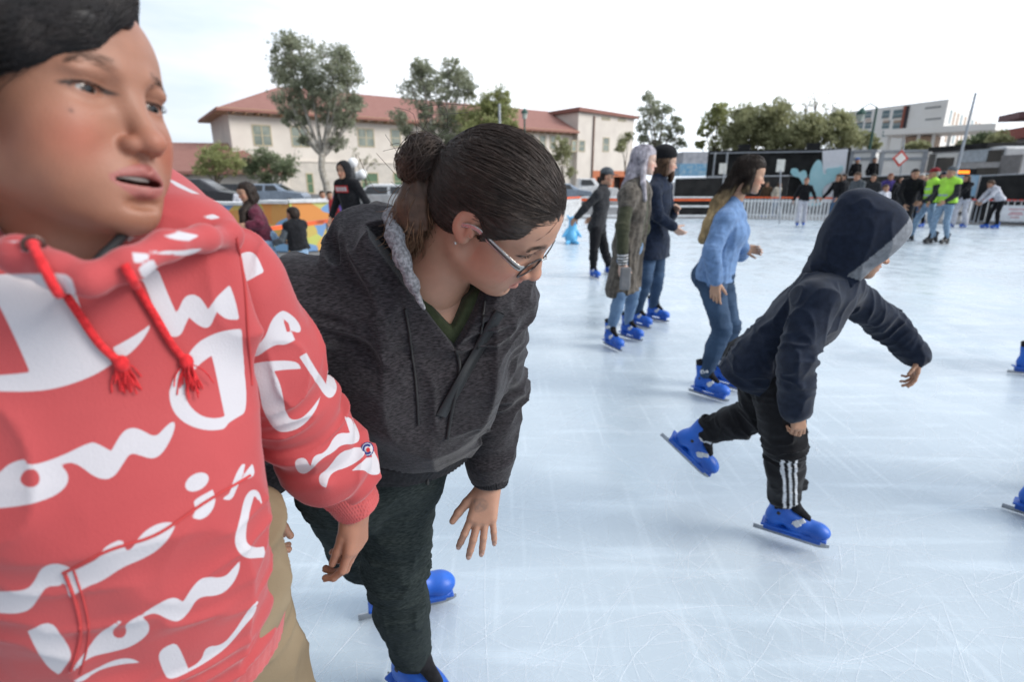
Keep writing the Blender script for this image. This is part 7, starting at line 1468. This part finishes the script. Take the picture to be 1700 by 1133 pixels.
BODY = [k2([(-60, 145), (0, 140), (150, 138), (290, 135), (310, 190), (330, 260), (350, 310), (385, 380), (420, 440), (470, 515), (400, 560), (300, 600), (200, 625), (100, 632), (0, 630), (-60, 628)]), k2([(-40, 220), (0, 275), (60, 400), (100, 490), (125, 550), (60, 558), (-40, 565)]),
 k2([(470, 448), (560, 400), (632, 348), (622, 375), (590, 425), (540, 475), (515, 487), (490, 480)]),
 k2([(575, 110), (640, 78), (665, 130), (700, 220), (738, 305), (750, 280), (770, 235), (805, 222), (835, 235), (860, 270), (870, 290), (900, 240), (960, 185), (985, 250), (1000, 330), (950, 330), (920, 310), (905, 295), (885, 350), (865, 368), (830, 355), (790, 320), (775, 350), (760, 390), (735, 405), (700, 395), (670, 340), (640, 270), (605, 180)]),
 k2([(775, 495), (820, 430), (880, 395), (940, 375), (1008, 368), (1020, 500), (1035, 715), (990, 740), (950, 765), (940, 790), (860, 795), (780, 770), (725, 720), (705, 650), (715, 600), (745, 540), (770, 530), (790, 520)]), k2([(795, 560), (840, 510), (885, 480), (900, 540), (920, 640), (940, 735), (900, 745), (840, 735), (790, 690), (770, 640), (775, 600)]),
 k2([(-60, 1000), (0, 970), (40, 930), (130, 905), (105, 930), (140, 940), (250, 905), (380, 840), (410, 850), (465, 880), (510, 800), (550, 780), (590, 790), (650, 825), (690, 780), (720, 755), (735, 765), (720, 820), (680, 890), (640, 915), (590, 900), (545, 885), (510, 940), (480, 985), (440, 1002), (390, 985), (340, 945), (300, 925), (250, 938), (285, 970), (285, 1020), (230, 1070), (120, 1105), (0, 1120), (-60, 1120)]), k2([(85, 985), (110, 955), (150, 955), (170, 990), (160, 1025), (120, 1035), (85, 1015)]),
 [(327+20*cos(a), 801+15*sin(a)-6*cos(a)) for a in np.linspace(0, 2*pi, 16)[:-1]],
 k3([(950, 240), (1045, 188), (1062, 240), (1040, 300), (990, 340), (940, 325), (965, 290), (955, 265)]),
 k3([(1090, 230), (1130, 210), (1140, 160), (1165, 100), (1190, 60), (1205, 62), (1195, 110), (1160, 190), (1140, 238), (1105, 240)]), k3([(1185, 135), (1215, 90), (1240, 60), (1250, 90), (1250, 120), (1210, 140)]),
 k3([(1195, 250), (1215, 205), (1245, 185), (1275, 200), (1290, 260), (1275, 250), (1250, 215), (1225, 300), (1205, 410), (1215, 460), (1260, 475), (1296, 468), (1298, 520), (1210, 530), (1165, 490), (1150, 430), (1180, 330)]),
 k3([(-60, 690), (0, 690), (130, 685), (170, 640), (200, 575), (260, 550), (320, 560), (375, 590), (320, 610), (305, 665), (230, 660), (190, 720), (150, 780), (80, 800), (0, 795), (-60, 790)]),
 k3([(320, 610), (400, 570), (490, 525), (510, 470), (600, 430), (620, 490), (650, 480), (690, 410), (760, 360), (830, 345), (865, 360), (830, 430), (770, 490), (700, 530), (600, 570), (500, 640), (425, 665), (345, 720), (325, 670)]),
 k3([(330, 1100), (440, 960), (480, 900), (560, 850), (595, 825), (600, 840), (550, 880), (560, 915), (600, 922), (625, 890), (610, 850), (700, 800), (760, 760), (850, 712), (900, 740), (950, 660), (1000, 615), (1100, 625), (1150, 570), (1180, 535), (1175, 590), (1140, 660), (1080, 710), (970, 715), (930, 790), (880, 840), (830, 830), (760, 790), (700, 815), (735, 850), (730, 900), (650, 960), (560, 985), (440, 1010), (390, 1060), (340, 1100)]),
 k3([(135, 885), (245, 830), (300, 900), (360, 1000), (320, 1060), (290, 1100), (230, 1060), (170, 960)]),
 k3([(770, 990), (850, 940), (880, 960), (925, 1070), (990, 1030), (1010, 960), (1090, 955), (1150, 890), (1220, 780), (1262, 735), (1260, 790), (1200, 860), (1120, 960), (1040, 1020), (940, 1080), (830, 1130), (800, 1080)]),
 k3([(350, 1133), (450, 1080), (560, 1025), (640, 1015), (690, 1040), (600, 1045), (480, 1075), (400, 1140)]),
 k1([(540, 1010), (600, 995), (625, 1050), (620, 1085), (560, 1100)]), k1([(680, 985), (740, 965), (835, 985), (790, 1008), (720, 1000)]), k1([(840, 905), (890, 895), (925, 908), (880, 918)]), k1([(700, 745), (740, 762), (835, 812), (800, 808), (740, 780)]),
 k1([(-40, 890), (0, 905), (120, 985), (60, 1020), (0, 1010), (-40, 1000)]), k1([(190, 1020), (250, 1050), (340, 1108), (290, 1125), (150, 1115), (120, 1090)])]
SLV = [k4([(28, 10), (70, -8), (100, 8), (125, 68), (60, 103), (46, 108), (38, 60)]), k4([(48, 290), (65, 290), (100, 330), (130, 300), (150, 240), (180, 208), (200, 205), (240, 235), (258, 270), (250, 286), (220, 275), (235, 310), (200, 328), (170, 325), (140, 340), (100, 370), (62, 370)]), k4([(190, 230), (205, 280), (220, 283), (212, 250)]),
 k4([(62, 402), (120, 385), (240, 382), (258, 412), (200, 415), (160, 420), (185, 470), (205, 590), (250, 595), (290, 560), (325, 510), (310, 560), (260, 620), (200, 640), (160, 630), (120, 560), (110, 500), (100, 450), (66, 430)]),
 k4([(250, 370), (275, 355), (300, 400), (345, 468), (355, 412), (375, 450), (386, 480), (370, 515), (345, 515), (310, 460)]),
 k4([(235, 735), (270, 725), (290, 760), (300, 720), (345, 710), (380, 640), (430, 640), (410, 580), (440, 590), (468, 650), (455, 680), (400, 680), (370, 710), (330, 730), (280, 785), (250, 785), (235, 760)]),
 k4([(318, 790), (350, 770), (400, 700), (480, 692), (485, 720), (430, 760), (360, 780), (345, 835), (322, 825)]), k4([(435, 775), (515, 705), (540, 755), (538, 788), (500, 790), (480, 770)])]
def print_on(o, B, polys, gc):
    segs = []
    for poly in polys:
        c = A(poly).mean(0); poly = [A(p, float) for p in poly]; fine = []
        for it in range(2):
            nw = []; m_ = len(poly)
            for i in range(m_):
                p0, p1, p2 = poly[i-1], poly[i], poly[(i+1) % m_]; u1 = nrm(p1-p0); u2 = nrm(p2-p1)
                if np.dot(u1, u2) > .10 and m_ > 5: nw += [p1*.75+p0*.25, p1*.75+p2*.25]
                else: nw += [p1]
            poly = nw
        for i in range(len(poly)):
            a, b2 = poly[i], poly[(i+1) % len(poly)]; k = max(1, int(np.linalg.norm(b2-a)/14))
            fine += [a+(b2-a)*j/k for j in range(k)]
        pts = []
        for p in fine:
            r = None
            for k in range(14):
                q_ = p+(c-p)*k*.05; r = cast(B, q_[0], q_[1])
                if r is not None and (not pts or np.linalg.norm(r-pts[-1]) < .2): break
                r = None
            if r is not None: pts.append(r)
        if len(pts) > 2: g = gc(A(pts)); segs.append((g, np.roll(g, -1, 0)))
    a = np.concatenate([s[0] for s in segs]); b2 = np.concatenate([s[1] for s in segs]); V = gc(wco(o)); out_ = np.full(len(V), .05, np.float32)
    for i in range(0, len(V), 6000):
        p = V[i:i+6000, None, :]; d = b2-a; t = np.clip(((p-a)*d).sum(2)/np.maximum((d*d).sum(1), 1e-12), 0, 1); ds = np.sqrt((((p-a)-t[..., None]*d)**2).sum(2)).min(1)
        cr_ = ((a[:, 1] > p[..., 1]) != (b2[:, 1] > p[..., 1])) & (p[..., 0] < (b2[:, 0]-a[:, 0])*(p[..., 1]-a[:, 1])/np.where(b2[:, 1] == a[:, 1], 1e-9, b2[:, 1]-a[:, 1])+a[:, 0]); ins = cr_.sum(1) % 2 == 1
        out_[i:i+6000] = np.where(ins, -ds, ds)
    setf(o.data, 'Print', out_)
print_on(hoodie, HBV, BODY, gc_body); print_on(slv, SBV, SLV, gc_sleeve)
# seams, pocket edge, drawstrings, eyelet, badge
STI = plain('seam_coral', (.42, .045, .045), .9); CORD = cloth('cord_red', (.60, .03, .035), .2, 200, bump=.5, bscale=500)
for pts, nm in (([(392, 395), (405, 470), (412, 560), (418, 640)], 'shoulder_seam'), ([(108, 953), (128, 1010), (133, 1060), (118, 1115)], 'pocket_edge'), ([(122, 946), (142, 1010), (147, 1062), (133, 1120)], 'pocket_stitch'), ([(105, 952), (180, 915), (260, 888), (340, 835), (415, 790)], 'pocket_seam')):
    c = along(HBV, pts, 40, .0004)
    if len(c) > 4: tube_obj(nm, c, .0016 if 'stitch' not in nm else .0009, STI, by)
for k, (pts, tip) in enumerate((([(58, 412), (90, 462), (130, 520), (165, 570), (200, 602)], (209, 640)), ([(206, 440), (228, 480), (255, 525), (282, 570), (306, 600)], (316, 643)))):
    c = along(HBV, pts, 34, .0042); cdm = tube_obj('drawstring', c, .0035, CORD, by)
    e_ = cast(HBV, pts[-1][0], pts[-1][1], .005); t_ = cast(HBV, tip[0], tip[1], .004); cu = []
    for j in range(46):
        a = rs.normal(size=3)*.0012; b2 = rs.normal(size=3)*.0045; b2 -= fw*np.dot(b2, fw)*.5; cu.append(smoothpath([e_+a, mix(e_, t_, .4)+a+b2*.8, mix(e_, t_, .8+.3*rs.rand())+b2*1.2], 8))
    v, q = tubes(cu, np.full(8, .0007), 4); put(link('tassel', mkmesh('tassel', v, q), CORD), by); V_, Q_ = sphereVQ(10, 12); put(link('knot', mkmesh('knot', V_*A([.0062, .0062, .008])+e_, Q_), CORD), by)
e_ = cast(HBV, 56, 410, .002)
if e_ is not None: tube_obj('eyelet', A([e_+lat*.006*cos(a)+up*.006*sin(a) for a in np.linspace(0, 2*pi, 18)]), .0016, plain('eyelet_brown', (.12, .07, .06), .3, .6), by)
bp_ = cast(SBV, 609, 747, .0015); d = nrm(C0-Vector(bp_)); bx_ = nrm(np.cross(A(d), A([0, 0, 1.]))); bz_ = np.cross(bx_, A(d)); bx_ = -bx_
def disc(nm, r0, r1, off, mat, a0=0, a1=2*pi, parent=by, cx=0, cz=0, n_=24):
    V = []; 
    for i in range(n_+1): a = a0+(a1-a0)*i/n_; V += [bp_+A(d)*off+bx_*(r0*cos(a)+cx)+bz_*(r0*sin(a)*1.15+cz), bp_+A(d)*off+bx_*(r1*cos(a)+cx)+bz_*(r1*sin(a)*1.15+cz)]
    return put(link(nm, mkmesh(nm, V, [(2*i, 2*i+1, 2*i+3, 2*i+2) for i in range(n_)]), mat), parent)
DB = plain('badge_navy', (.015, .03, .16), .7); bdg = disc('badge', .0, .0095, .0008, DB); disc('badge_field', 0, .0082, .0014, plain('badge_white', (.6, .6, .62), .7), parent=bdg); disc('badge_letter', .0042, .0072, .0020, DB, .7, 2*pi-.7, parent=bdg); disc('badge_red', 0, .0030, .0024, plain('badge_red', (.5, .02, .02), .7), parent=bdg, cx=.001, cz=-.001)
# black T-shirt edge inside the neckline
tube_obj('t_shirt_collar', smoothpath([at(60, 425, .425), at(140, 444, .43), at(175, 420, .445), at(205, 390, .47), at(220, 370, .50)], 24), .004, DARKT, by)
# khaki trousers
KH = noise_mat('khaki_twill', (.17, .125, .075), (.25, .19, .12), 6, .9, bump=.35, bscale=600, detail=6)
trousers(by, J, S, KH, .022, .0042, seed=51, amp=.013, t=.93, fat=1.02)
for q in 'LR': add_skate(by, J['a'+q], (.9, -.4, 0), UPZ, .98)
print('script', time.time()-T0)
